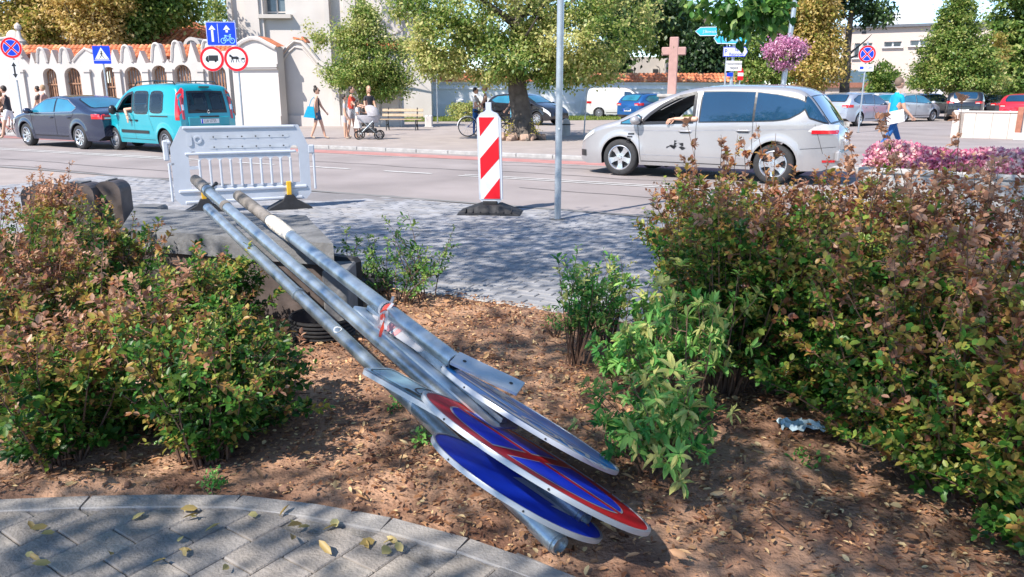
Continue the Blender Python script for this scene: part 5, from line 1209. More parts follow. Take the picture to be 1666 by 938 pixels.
# blue and white pedestrian / bicycle disc on post A
P1, P2 = PD(734, 597, 3.08), PD(1004, 768, 2.79)
tW, base, xf, r = disc_thing('round blue plate with white pedestrian and bicycle shapes and painted reflection streaks, rightmost of the lying plates', 'cycle_path_plate', P1, P2, .08)
layer('blue_field', tW, M('sign_blue_light', (.02, .22, .62), .38, var=.1, coat=.05), [circ(0, 0, r*.972, 56)], -.001, xf)
wr_ = lambda cx, cz_, q: (circ(cx, cz_, q, 18), [circ(cx, cz_, q-.018, 18)])
layer('symbols_and_streaks', tW, m_signwhite, [rect(-r*.9, -.008, r*.9, .008), wr_(.10, -.17, .08), wr_(.30, -.17, .08), bar2(.10, -.17, .16, -.07, .02), bar2(.16, -.07, .27, -.07, .02), bar2(.27, -.05, .30, -.17, .02), bar2(.16, -.08, .21, -.17, .02), bar2(.21, -.17, .27, -.07, .02), circ(-.22, .26, .035, 12), bar2(-.22, .22, -.2, .12, .06), bar2(-.2, .13, -.26, .03, .03), bar2(-.2, .13, -.13, .03, .03), bar2(-.21, .2, -.12, .15, .022), bar2(-.21, .2, -.29, .15, .022), [(-.1, -.34), (.25, -.30), (.27, -.24), (-.1, -.27)], [(-.38, .08), (-.02, .05), (-.02, .10), (-.38, .14)], [(-.3, -.12), (0, -.2), (.0, -.16), (-.3, -.08)]], -.003, xf)  # three loose white bars are painted reflection streaks, the rest symbols
# blue rectangular plate on post C, its paleness a painted sky reflection
def quad_plate(name, label, pts, m, cat='road sign', th=.02, rim=True, par=None, cr=.03):
    """four corners, made planar by a least-squares frame"""
    c = sum(pts, Vector())/4; a = ((pts[1]+pts[2])-(pts[0]+pts[3])).normalized(); s = ((pts[0]+pts[1])-(pts[2]+pts[3])); s = (s-a*s.dot(a)).normalized(); n = a.cross(s).normalized()
    if n.dot(CAMP-c) < 0: n = -n
    w_ = (((pts[1]+pts[2])-(pts[0]+pts[3])).length)/4; h_ = (((pts[0]+pts[1])-(pts[2]+pts[3])).length)/4
    xf = lambda x, y, z: c+a*x+s*z-n*y
    t = thing(name, label, cat) if par is None else par
    b = mb(m_rim if rim else m); b.poly(rrect(-w_, -h_, w_, h_, cr), th=th, fn=xf); b.build('plate', parent=t)
    return t, xf, w_, h_
tL, xf, w_, h_ = quad_plate('bicycle_plate', 'rectangular blue plate painted pale like reflected sky, with black border and bicycle outlines, left of the red plate', [PD(612, 592, 3.22), PD(752, 660, 2.98), PD(748, 690, 2.80), PD(612, 604, 3.05)], m_rim)
m_pale = M('sky_reflection_blue', (.30, .55, .70), .2, var=.08, coat=.6)  # sky reflection put into the colour of a blue plate
layer('pale_field', tL, m_pale, [rrect(-w_+.012, -h_+.012, w_-.012, h_-.012, .02)], -.002, xf)
layer('black_border', tL, m_signblack, [(rrect(-w_+.022, -h_+.022, w_-.022, h_-.022, .02), [rrect(-w_+.027, -h_+.027, w_-.027, h_-.027, .02)])], -.0035, xf)
layer('bicycle_symbol', tL, m_signblack, [(circ(w_*.15, .02, .05, 16), [circ(w_*.15, .02, .042, 16)]), (circ(w_*.75, .0, .05, 16), [circ(w_*.75, .0, .042, 16)]), bar2(w_*.15, .0, w_*.45, .05, .01), bar2(w_*.45, .05, w_*.75, .0, .01), bar2(w_*.45, .05, w_*.4, -.05, .01), bar2(-.02, -h_*.55, w_*.7, -h_*.55, .018)], -.0035, xf)
# bare aluminium back of another plate between posts A and B
tG, xf, w_, h_ = quad_plate('grey_sign_back', 'bare grey metal back of a sign lying between the middle and upper posts', [PD(590, 492, 3.7), PD(850, 690, 2.98), PD(800, 700, 2.86), PD(600, 508, 3.5)], m_alu, rim=False, th=.008)
b = mb(m_galv); b.box((0, 0, 0), (1, 1, 1)); b.v = [xf(v.x*w_*1.9, -.012+v.y*.02, v.z*.03) for v in b.v]; b.build('stiffener', parent=tG)
tH, xf, w_, h_ = quad_plate('grey_bracket', 'flat grey steel bracket lying across the end of the upper post', [PD(742, 568, 3.02), PD(850, 622, 2.95), PD(846, 640, 2.88), PD(738, 592, 2.93)], m_alu, rim=False, th=.012, cat='bracket', cr=.004)
for x in (-w_*.7, w_*.7): b = mb(m_dark); b.poly(circ(x, 0, .008, 10), fn=lambda q, y, z: xf(q, -.001, z)); b.build('hole', parent=tH)
# white film sheet and barrier tape
tT = thing('warning_tape', 'red and white barrier tape knotted round the upper post with loose white ends', 'tape'); c = along(A0, A1p, 636); d = dA_
m_tw = M('tape_white', (.52, .50, .51), .35, var=.05); m_tr = M('tape_red', (.78, .09, .05), .35, var=.08)
b = mb(m_tr); b.tube([c-d*.02, c+d*.015], .0385, 18, caps=False); b.build('red_band', parent=tT, smooth=True); b = mb(m_tw); b.tube([c-d*.055, c-d*.03], .0405, 18, caps=False); b.build('white_band', parent=tT, smooth=True)
def ribbon(name, pts, w_, m, par):
    pts = [Vector(p) for p in pts]; b = mb(m); V = []
    for i, p in enumerate(pts):
        t_ = (pts[min(i+1, len(pts)-1)]-pts[max(i-1, 0)]).normalized(); s = t_.cross((CAMP-p).normalized()).normalized(); s = (s+(CAMP-p).normalized()*math.sin(i*1.7)*.6).normalized(); V += [p-s*w_/2, p+s*w_/2]
    b.add(V, [(2*i, 2*i+1, 2*i+3, 2*i+2) for i in range(len(pts)-1)]); return b.build(name, parent=par, smooth=True, angle=60)
cc = c+Vector((-.01, -.035, .02))
for k, (px, py, dd, m) in enumerate(((620, 520, 3.35, m_tr), (610, 534, 3.32, m_tw), (628, 536, 3.30, m_tw), (618, 548, 3.28, m_tr), (640, 482, 3.45, m_tw))):
    e = PD(px, py, dd); ribbon('loose_end', [cc, cc.lerp(e, .35)+Vector((.008*(k-2), 0, .012)), cc.lerp(e, .7)+Vector((-.006, .01, -.004*k)), e], .014, m, tT)
tF, xf, w_, h_ = quad_plate('white_film', 'crumpled white film strip with pink stripe beside the middle post', [PD(604, 506, 3.56), PD(694, 562, 3.22), PD(690, 574, 3.19), PD(608, 518, 3.50)], m_tw, rim=False, th=.003, cat='film')
layer('pink_stripe', tF, M('tape_pink', (.75, .33, .33), .4), [rect(-w_*.35, -h_, -w_*.15, h_), rect(-w_*.05, -h_, w_*.08, h_)], -.002, xf)
# crumpled pale blue cloth
t = G(1300, 702); b = mb(M('pale_blue_cloth', (.52, .68, .76), .8, var=.1)); r2 = random.Random(3); N = 12; V = []
for i in range(N+1):
    for j in range(7): V.append((t.x-.10+.20*i/N, t.y-.05+.10*j/6+.02*math.sin(i), .02+.022*abs(math.sin(i*1.1+j*.9))+r2.random()*.018*(1 if 0 < j < 6 else 0)))
b.add(V, [(i*7+j, (i+1)*7+j, (i+1)*7+j+1, i*7+j+1) for i in range(N) for j in range(6)]); tag(b.build('crumpled_cloth', smooth=True, angle=30), 'crumpled pale blue cloth on the soil under the right hedge', 'cloth')
# flower trough along the road, right
fa, fb = GX(1392, 9.6), GX(1720, 8.3); ft = thing('flower_trough', 'long pale concrete flower trough behind the right hedge', 'planter'); ft.matrix_world = frame(fa, fb); fl_ = (fb-fa).length
b = mb(m_conc); b.box((fl_/2, .3, .30), (fl_, .6, .60), bev=.02); b.box((fl_/2, .3, .625), (fl_+.06, .66, .07), bev=.015); b.build('trough', parent=ft); b = mb(m_soil); b.box((fl_/2, .3, .665), (fl_-.1, .5, .02)); b.build('soil', parent=ft)
# ================================================================ PEOPLE
def fk(p, segs):
    o = [Vector(p)]
    for L, a, side in segs: o.append(o[-1]+Vector((math.sin(a)*L, side*L, -math.cos(a)*L*math.sqrt(max(.05, 1-side*side)))))
    return o
def person(label, H=1.72, loc=(0, 0, 0), rz=0, lean=0, legs=((.35, -.05), (-.25, -.45)), arms=((.3, .3), (-.3, .2)), aside=.08, cols=None, hair=None, hairlen=.0, sitting=False, bun=False, dress=None, group=None, xf=None, bag=None, sleeves='short', leg='shorts', cat='person', girth=1.0, nohead=False):
    k = H/1.75; cols = cols or {}; M_sh = cols.get('shirt', m_signwhite); M_le = cols.get('legs', m_dark); M_sk = cols.get('skin', m_skin); M_foot = cols.get('shoe', m_dark)
    t = thing('person', label, cat, loc, rz, group)
    if xf is not None: t.matrix_world = xf
    hz = (max(.42*math.cos(h_)+.42*math.cos(h_+k_) for h_, k_ in legs)+.095)*k if not sitting else 0
    pel = Vector((0, 0, hz)); sp = lambda d: pel+Vector((math.sin(lean)*d, 0, math.cos(lean)*d))
    waist, chest, neck, hb, ht = sp(.14*k), sp(.36*k), sp(.54*k), sp(.61*k)+Vector((.01, 0, 0)), sp(.70*k)+Vector((.02, 0, 0))
    V = [pel, waist, chest, neck, hb]; Rr = [(.115, .15), (.095, .125), (.115, .16), (.05, .05), (.05, .055)]; E = [(0, 1), (1, 2), (2, 3), (3, 4)]; seg = [('hip', pel, waist), ('torso', waist, chest), ('torso', chest, neck), ('neck', neck, ht)]
    ends = []
    for sgn, (h1, k1) in zip((1, -1), legs):
        hip = pel+Vector((0, sgn*.095*k, -.02)); p = fk(hip, [(.42*k, h1, 0), (.42*k, h1+k1, 0)]); foot = p[2]+Vector((.15*k, sgn*.01, -.045*k)) if not sitting else p[2]+Vector((.12, 0, -.05)); heel = p[2]+Vector((-.03*k, 0, -.05*k))
        i = len(V); V += [hip, p[1], p[2], foot]; Rr += [(.085*girth, .085*girth), (.056*girth,)*2, (.04,)*2, (.032,)*2]; E += [(0, i), (i, i+1), (i+1, i+2), (i+2, i+3)]
        mid = p[0].lerp(p[1], .7); seg += [('thigh', hip, p[1]), ('shin', p[1], p[2]), ('foot', p[2]+Vector((0, 0, -.03)), foot)]
    for sgn, (s1, e1) in zip((1, -1), arms):
        sh = neck+Vector((0, sgn*.165*k, -.05*k)); p = fk(sh, [(.29*k, s1, sgn*aside), (.25*k, s1+e1, sgn*aside*.6)]); dh = (p[2]-p[1]).normalized(); hand = p[2]+dh*.07*k
        i = len(V); V += [sh, p[1], p[2], hand]; Rr += [(.055*girth,)*2, (.04*girth,)*2, (.028,)*2, (.032, .018)]; E += [(2, i), (i, i+1), (i+1, i+2), (i+2, i+3)]
        seg += [('uparm', sh, p[1]), ('arm', p[1], p[2]), ('hand', p[2], hand)]; ends.append((hand, dh, sgn))
    me = bpy.data.meshes.new('body'); me.from_pydata([tuple(v) for v in V], E, [])
    o = bpy.data.objects.new('tmp', me); COL.objects.link(o); md = o.modifiers.new('s', 'SKIN'); sd = me.skin_vertices[0].data
    for i, (a, b_) in enumerate(Rr): sd[i].radius = (a*k*(girth if i < 3 else 1), b_*k*(girth if i < 3 else 1)); sd[i].use_root = (i == 0)
    ms = o.modifiers.new('u', 'SUBSURF'); ms.levels = 1; ms.render_levels = 1
    dg = bpy.context.evaluated_depsgraph_get(); ev = o.evaluated_get(dg); nm = bpy.data.meshes.new_from_object(ev)
    VV = [v.co.copy() for v in nm.vertices]; FF = [tuple(p.vertices) for p in nm.polygons]; bpy.data.objects.remove(o); bpy.data.meshes.remove(me); bpy.data.meshes.remove(nm)
    b = MB(); mats = [M_sk, M_sh, M_le, M_foot]
    def dseg(p, a, c): d = c-a; u = max(0, min(1, (p-a).dot(d)/max(d.dot(d), 1e-9))); return (p-a-d*u).length, u
    fm = {m_: [] for m_ in range(4)}
    for f in FF:
        c = sum((VV[i] for i in f), Vector())/len(f); best = min(((dseg(c, a, e)[0], n, dseg(c, a, e)[1]) for n, a, e in seg), key=lambda q: q[0]); n, u = best[1], best[2]
        mi = {'hip': 2, 'torso': 1, 'neck': 0, 'thigh': 2 if (leg == 'long' or u < (.55 if leg == 'shorts' else .12)) else 0, 'shin': 2 if leg == 'long' else 0, 'foot': 3, 'uparm': 1 if (sleeves == 'long' or (sleeves == 'short' and u < .55)) else 0, 'arm': 1 if sleeves == 'long' else 0, 'hand': 0}[n]
        if n == 'hip' and (c.z-pel.z) > .06*k: mi = 1
        fm[mi].append(f)
    base = 0; b.v = VV
    for mi in range(4):
        b.mat(mats[mi])
        for f in fm[mi]: b.f.append(list(f)); b.m.append(b.cur)
    b.mat(M_sk); hc = ht+Vector((.0, 0, .06*k)); b.sph(hc, (.098*k, .076*k, .118*k), 14, 10)
    b.sph(hc+Vector((.098*k, 0, -.01*k)), (.02*k, .012*k, .02*k), 6, 5); b.sph(hc+Vector((.05*k, 0, -.085*k)), (.04*k, .03*k, .03*k), 8, 6)
    for s in (1, -1): b.sph(hc+Vector((-.005, s*.077*k, -.01*k)), (.018*k, .008*k, .028*k), 6, 5)
    for hand, dh, sgn in ends:      # five fingers
        sidev = Vector((0, 0, 1)).cross(dh); sidev = sidev.normalized() if sidev.length > .1 else Vector((1, 0, 0)); pal = dh.cross(sidev).normalized()
        wv = Vector((1, 0, 0)) if abs(dh.z) > .7 else Vector((0, 0, -1)); wv = (wv-dh*wv.dot(dh)).normalized()
        for q in range(4): o_ = wv*(q-1.5)*.016*k; L = (.05, .06, .057, .045)[q]*k; b.tube([hand+o_, hand+o_+dh*L*.6, hand+o_+dh*L+pal*.012*k], [.009*k, .0085*k, .006*k], 5)
        b.tube([hand-dh*.04*k+wv*.02*k, hand-dh*.01*k+wv*.045*k, hand+dh*.015*k+wv*.048*k], [.01*k, .009*k, .007*k], 5)
    b.build('body', parent=t, smooth=True, angle=60)
    e = mb(m_signblack)
    for s in (1, -1): e.sph(hc+Vector((.088*k, s*.032*k, .012*k)), (.010*k, .012*k, .007*k), 6, 4)
    e.build('eyes', parent=t); e = mb(M('lips', (.45, .15, .13), .5)); e.sph(hc+Vector((.085*k, 0, -.055*k)), (.012*k, .024*k, .008*k), 6, 4); e.build('mouth', parent=t)
    hm = hair or m_hairb; b = mb(hm); b.sph(hc+Vector((-.022*k, 0, .022*k)), (.100*k, .086*k, .112*k), 14, 10)
    if hairlen: b.sph(hc+Vector((-.06*k, 0, -.09*k)), (.05*k, .075*k, hairlen*k), 10, 8)
    if bun: b.sph(hc+Vector((-.05*k, 0, .14*k)), (.055*k, .05*k, .05*k), 10, 8)
    b.build('hair', parent=t, smooth=True)
    if dress:
        top_, bot_, r0, r1, m_ = dress; b = mb(m_); zz = [pel.z+top_*k, pel.z+.05*k, pel.z-.2*k, pel.z+bot_*k]; rr = [r0*.9, r0, (r0+r1)/2, r1]
        b.lathe([(r_*k, z_) for r_, z_ in zip(rr, zz)], 18, sx=.85, sy=1.05); b.build('skirt' if top_ < .2 else 'shirt', parent=t, smooth=True)
    return t, dict(pel=pel, neck=neck, ends=ends, hc=hc, k=k)
Mk = lambda n, c, r=.8: M(n, c, r, var=.12, scale=12)
dk = Mk('cloth_black', (.03, .03, .038)); dn = Mk('denim', (.06, .11, .20)); gy = Mk('cloth_grey', (.42, .40, .42)); rdc = Mk('cloth_red', (.62, .06, .03)); whc = Mk('cloth_white', (.72, .70, .70)); trq = Mk('cloth_turquoise', (.0, .30, .48)); blu = Mk('cloth_blue', (.015, .10, .30)); sho = Mk('shoe_light', (.45, .36, .28))
# woman with the turquoise bag, walking right
wl = gp(519, 26.8); t, J = person('woman in black top and denim shorts walking right with a turquoise bag on her shoulder', 1.68, wl, 0, 0, ((.28, -.06), (-.20, -.20)), ((.38, .25), (-.15, .12)), .06, dict(shirt=dk, legs=dn, shoe=sho), m_hairb, bun=True, sleeves='none', girth=1.08)
b = mb(m_signblack); b.box(J['hc']+Vector((.09, 0, .012)), (.02, .15, .04), bev=.005); b.build('sunglasses', parent=t)
bg = thing('shoulder_bag', 'bright turquoise shoulder bag carried by the woman in black', 'bag', wl+Vector((-.16, -.20, 0))); b = mb(trq)
V = [(-.26, -.05, .74), (.14, -.05, .70), (.10, -.03, 1.08), (-.10, -.03, 1.10), (-.26, .05, .74), (.14, .05, .70), (.10, .03, 1.08), (-.10, .03, 1.10)]; b.add(V, [(0, 1, 2, 3), (7, 6, 5, 4), (0, 4, 5, 1), (1, 5, 6, 2), (2, 6, 7, 3), (3, 7, 4, 0)]); b.build('bag_body', parent=bg)
b = mb(trq); b.tube([(.08, 0, 1.06), (.14, .02, 1.32), (.12, .04, 1.40), (.02, .02, 1.3), (-.06, 0, 1.08)], .012, 6); b.build('strap', parent=bg)
# family with the pram
person('boy in a grey T-shirt standing left of the pram', 1.42, gp(563, 26.9), rad(10), 0, ((.06, 0), (-.04, 0)), ((.1, .3), (.05, .2)), .06, dict(shirt=gy, legs=gy, shoe=sho), m_hairb)
person('person in a red and white top pushing the pram', 1.70, gp(573, 27.7), rad(-8), .06, ((.15, -.05), (-.1, -.1)), ((.6, .75), (.55, .75)), .05, dict(shirt=rdc, legs=gy, shoe=sho), m_hairb)
ch_, J2 = person('small girl in a pale striped dress between the boy and the pram', 1.25, gp(583, 27.0), rad(10), 0, ((.2, -.1), (-.1, 0)), ((.9, .5), (.2, .3)), .05, dict(shirt=whc, legs=whc, shoe=sho), m_hairb, hairlen=.14, dress=(.1, -.42, .12, .24, whc))
person('tall fair-haired woman in a black top standing behind the pram', 1.72, gp(603, 29.0), rad(-60), 0, ((.05, 0), (-.05, 0)), ((.2, .4), (.15, .4)), .08, dict(shirt=dk, legs=dk, shoe=sho), m_hairl, hairlen=.14, leg='long')
pr_ = thing('pram', 'grey carrycot pram with hood and black wheels', 'pram', gp(601, 26.6), rz=rad(3))
b = mb(gy); b.lathe([(.001, .55), (.2, .56), (.24, .66), (.26, .80), (.24, .81)], 18, sx=1.55, sy=.9); b.build('carrycot', parent=pr_, smooth=True)
b = mb(gy); V = []; N = 9
for i in range(N):
    a = PI*.02+PI*.62*i/(N-1)
    for j in range(9): q = PI*j/8; V.append((.06-.0+.34*math.cos(a)*(.35+.65*math.sin(q))*1.0, .24*math.cos(q), .78+.36*math.sin(a)*math.sin(q)**.7+.0))
b.add(V, [(i*9+j, i*9+j+1, (i+1)*9+j+1, (i+1)*9+j) for i in range(N-1) for j in range(8)]); b.build('hood', parent=pr_, smooth=True)
for y in (-.24, .24): b = mb(m_galv); b.tube([(-.58, y, 1.0), (-.28, y, .72), (.30, y, .18)], .014, 6); b.tube([(.18, y, .62), (-.30, y, .16)], .014, 6); b.build('frame_tube', parent=pr_)
b = mb(m_dark); b.tube([(-.58, -.24, 1.0), (-.60, 0, 1.01), (-.58, .24, 1.0)], .018, 6); b.build('handlebar', parent=pr_); b = mb(m_black); b.box((0, 0, .30), (.5, .4, .14), bev=.03); b.build('basket', parent=pr_)
for x in (-.32, .34):
    for y in (-.25, .25): b = mb(m_black); b.lathe([(.14, -.02), (.155, 0), (.14, .02), (.11, 0), (.14, -.02)], 18, 'Y', c=(x, y, .155)); b.lathe([(.04, -.02), (.04, .02)], 8, 'Y', c=(x, y, .155)); [b.tube([(x, y, .155), (x+.12*math.cos(q), y, .155+.12*math.sin(q))], .006, 4) for q in (0, 1.05, 2.1, 3.14, 4.2, 5.2)]; b.build('wheel', parent=pr_)
# couple with bicycle
person('person with dark hair in a white T-shirt holding the blue bicycle', 1.66, gp(774, 28.6), rad(-20), 0, ((.05, 0), (-.05, 0)), ((.5, .7), (.45, .7)), .06, dict(shirt=whc, legs=blu, shoe=sho), m_hairb, leg='long')
person('person in a dark vest facing the dark-haired cyclist', 1.74, gp(790, 28.7), rad(190), 0, ((.05, 0), (-.05, 0)), ((.5, .6), (.2, .3)), .06, dict(shirt=dk, legs=blu, shoe=sho), m_hairl, sleeves='none')
person('person in pale blue clothes half hidden by the linden trunk', 1.60, gp(834, 30.4), rad(160), 0, ((.05, 0), (-.05, 0)), ((.3, .4), (.2, .3)), .06, dict(shirt=whc, legs=Mk('cloth_sky', (.15, .42, .55)), shoe=sho), m_hairl, leg='long')
# man in blue, walking right to left across the photo at the right
ml = gp(1447, 19.4); t, J = person('man in turquoise shirt and blue jeans striding past the flower trough with papers', 1.93, ml, rad(8), .04, ((.48, -.02), (-.42, -.25)), ((-.12, .35), (.25, .6)), .08, dict(shirt=trq, legs=blu, shoe=dk), M('hair_grey', (.16, .11, .08), .7), leg='long', sleeves='short', girth=1.05)
b = mb(whc); b.box((0, 0, 0), (.42, .02, .30), rot=Matrix.Rotation(rad(-12), 3, 'Y')); o = b.build('papers'); o.location = ml+Vector((-.10, -.27, .97)); tag(o, 'white papers held under the arm of the man in turquoise', 'papers')
# far left walkers
person('man in a dark vest and pale shorts pushing a red bicycle at the far left', 1.75, gp(20, 26.9), rad(175), .05, ((.35, -.05), (-.3, -.2)), ((.75, .3), (.6, .4)), .08, dict(shirt=dk, legs=whc, shoe=sho), m_hairb, sleeves='none')
person('person in black at the very left edge of the street', 1.75, gp(-3, 28), rad(175), 0, ((.2, -.05), (-.2, -.1)), ((.2, .3), (-.2, .2)), .08, dict(shirt=dk, legs=dk, shoe=sho), m_hairb, leg='long')
person('walker in a dusty pink top behind the dark blue saloon', 1.78, gp(80, 31), rad(185), 0, ((.2, -.05), (-.2, -.1)), ((.2, .3), (-.2, .2)), .08, dict(shirt=Mk('cloth_dusty', (.35, .22, .20)), legs=dk, shoe=sho), m_hairl, leg='long')
person('walker in grey close behind the one in pink', 1.74, gp(71, 31.5), rad(185), 0, ((.2, -.05), (-.2, -.1)), ((.2, .3), (-.2, .2)), .08, dict(shirt=Mk('cloth_brown', (.12, .09, .08)), legs=dk, shoe=sho), m_hairb, leg='long')
# drivers
bpy.context.view_layer.update()
def driver(car_, at, label, elbow, wrist, tip, shirt):
    mw = car_.matrix_world; t, J = person(label, 1.76, sitting=True, xf=mw @ Matrix.Translation(at), lean=-.22, legs=((1.35, -.6), (1.25, -.6)), arms=((.2, .5), (.9, .7)), cols=dict(shirt=shirt, legs=dk), hair=m_hairb)
    b = mb(m_skin); sh = J['neck']+Vector((0, .19, -.08)); E_, W_, T_ = (Vector(p)-Vector(at) for p in (elbow, wrist, tip))
    b.tube([sh.lerp(E_, .45), E_], [.045, .042], 10); b.tube([E_, E_.lerp(W_, .3), W_], [.043, .042, .028], 10); b.sph(E_, .043, 10, 8)
    d = (T_-W_).normalized(); s = Vector((0, 1, 0)).cross(d).normalized(); b.tube([W_, W_+d*.045, W_+d*.09], [.028, .035, .034], 10, flat=.6)
    base = W_+d*.08
    for q in range(4): o_ = s*(q-1.5)*.018; L = (.065, .078, .074, .058)[q]; b.tube([base+o_, base+o_+d*L*.5+Vector((0, .004, -.004)), base+o_+d*L*.8+Vector((0, .006, -.025)), base+o_+d*L+Vector((0, .002, -.04))], [.0105, .0095, .009, .007], 6)
    b.tube([W_+d*.02+s*.02, W_+d*.05+s*.045, W_+d*.09+s*.05+Vector((0, 0, -.015))], [.012, .011, .008], 6)
    b.build('resting_arm', parent=t, smooth=True); b = mb(shirt); b.tube([sh, sh.lerp(E_, .5)], [.075, .06], 10); b.sph(sh, .08, 10, 8); b.build('sleeve', parent=t, smooth=True)
driver(mv, (-.02, .40, .70), 'minivan driver with a bare forearm resting on the window sill', (-.02, .93, 1.085), (.36, .965, 1.085), (.55, .985, 1.02), Mk('cloth_lightblue', (.12, .40, .52)))
driver(tv, (.12, .38, .76), 'turquoise van driver with an arm hanging out of the window', (.42, .97, 1.14), (.30, 1.0, .98), (.27, 1.0, .84), dk)
# ================================================================ VEGETATION
GREEN = leafmat('leaf_green', [(0, (.015, .05, .010)), (.35, (.045, .15, .025)), (.7, (.12, .28, .05)), (1, (.28, .38, .09))])
LIND = leafmat('leaf_linden', [(0, (.05, .12, .02)), (.4, (.16, .27, .05)), (.75, (.38, .43, .12)), (1, (.60, .56, .22))], .5)
GOLD = leafmat('leaf_gold', [(0, (.16, .20, .03)), (.3, (.42, .36, .09)), (.7, (.70, .50, .18)), (1, (.80, .60, .30))], .5)
DARKG = leafmat('leaf_dark', [(0, (.012, .03, .014)), (.5, (.04, .09, .03)), (1, (.13, .21, .06))])
PINK = leafmat('petal_pink', [(0, (.42, .07, .16)), (.5, (.70, .18, .32)), (.8, (.80, .38, .46)), (1, (.82, .60, .55))], .25)
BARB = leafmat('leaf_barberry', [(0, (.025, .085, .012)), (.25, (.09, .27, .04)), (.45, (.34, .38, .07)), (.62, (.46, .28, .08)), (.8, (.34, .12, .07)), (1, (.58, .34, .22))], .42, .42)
BRIGHT = leafmat('leaf_bright', [(0, (.02, .14, .03)), (.5, (.10, .36, .07)), (.85, (.30, .58, .13)), (1, (.60, .60, .2))], .42, .6)
DRY = leafmat('leaf_dry', [(0, (.08, .03, .018)), (.35, (.28, .12, .055)), (.7, (.55, .30, .15)), (1, (.72, .54, .28))], .15, .6)
FALL = leafmat('leaf_fallen', [(0, (.30, .20, .07)), (.5, (.48, .36, .13)), (1, (.55, .50, .22))], .15, .5)
def trunk_limbs(b, base, top, r, n_limbs, spread, rng, limb_h=.35):
    base, top = Vector(base), Vector(top); pts = []; rs = []
    for i in range(8):
        t = i/7; p = base.lerp(top, t)+Vector((rng.uniform(-1, 1), rng.uniform(-1, 1), 0))*r*.35*(0 < i < 7); pts.append(p); rs.append(r*(1.45 if i == 0 else 1.08-.75*t))
    b.tube(pts, rs, 12)
    for k in range(6):       # root flare
        a = 2*PI*k/6+rng.random(); d = Vector((math.cos(a), math.sin(a), 0)); b.tube([base+d*r*2.0+Vector((0, 0, -.02)), base+d*r*1.15+Vector((0, 0, r*.5)), base+d*r*.6+Vector((0, 0, r*1.8))], [r*.18, r*.38, r*.3], 6)
    tips = []
    for k in range(n_limbs):
        t = limb_h+(1-limb_h)*rng.random(); p = base.lerp(top, t); a = rng.uniform(0, 2*PI); L = spread*rng.uniform(.5, 1)*(1.15-t*.5); q = [p]; d = Vector((math.cos(a), math.sin(a), rng.uniform(.15, .7)))
        for j in range(4): q.append(q[-1]+d*L/4); d = d+Vector((rng.uniform(-.2, .2), rng.uniform(-.2, .2), rng.uniform(-.1, .2)))
        rr = r*(.42-.25*t); b.tube(q, [rr, rr*.75, rr*.55, rr*.35, rr*.15], 6); tips += q[2:]
    return tips
def crown(blobs, n, leaf, clump=.55, per=70, tint=(.15, .95), droop=.4, tintfn=None, seed=1, hollow=.55, flat=0):
    """blobs: (centre, radii, weight[, tint offset]); leaves gathered in clumps near the outside of each blob"""
    rg = np.random.default_rng(seed); w_ = np.array([bl_[2] for bl_ in blobs], float); w_ /= w_.sum(); nc = max(1, n//per); C, N_, T = [], [], []
    pick = rg.choice(len(blobs), nc, p=w_)
    u = rg.normal(size=(nc, 3)); u /= np.linalg.norm(u, axis=1)[:, None]; rr = hollow+(1-hollow)*rg.random(nc)**.6
    cc = np.array([blobs[i][0] for i in pick], float)+u*np.array([blobs[i][1] for i in pick], float)*rr[:, None]; off = np.array([blobs[i][3] if len(blobs[i]) > 3 else 0 for i in pick])
    ct = rg.uniform(-.18, .18, nc)+off
    v = rg.normal(size=(nc, per, 3))*clump*np.array([.5, .5, .33])*rg.uniform(.6, 1.3, (nc, 1, 1)); P = (cc[:, None]+v).reshape(-1, 3)
    out = np.repeat(u, per, 0); D = out*.6+rg.normal(size=P.shape)*.8; D[:, 2] -= droop; Nn = out*.5+rg.normal(size=P.shape)*.5; Nn[:, 2] += .9
    tt = tint[0]+.06+(tint[1]-tint[0])*rg.random(len(P))*.85+np.repeat(ct, per)
    if tintfn is not None: tt = tt+tintfn(P)
    L = leaf*rg.uniform(.7, 1.3, len(P)); return P, D, Nn, L, L*.62, tt
def tree(label, base, top, r, blobs, n, leaf, mat, name='tree', seed=1, limbs=9, spread=2.5, trunk_mat=None, parts=None, **kw):
    t = thing(name, label, 'tree'); rng = random.Random(seed); b = mb(trunk_mat or m_bark); trunk_limbs(b, base, top, r, limbs, spread, rng); b.build('trunk', parent=t, smooth=True, angle=60)
    P = crown(blobs, n, leaf, seed=seed, **kw); o = link('crown', leaf_mesh('crown', *P, mat), t); tag(o, kind='stuff')
    for (bl_, n2, mt, kw2) in (parts or []):
        P = crown(bl_, n2, leaf, seed=seed+9, **kw2); tag(link('crown', leaf_mesh('crown', *P, mt), t), kind='stuff')
    return t
def at(px, py, Y): return tuple(PY(px, py, Y))
def BL(px, py, Y, rpx, rpy, w_=1, off=0, ry=None):
    s = (Y*math.cos(PITCH)+0)/FOC; return (at(px, py, Y), (rpx*s, ry or rpx*s*.9, rpy*s), w_, off)
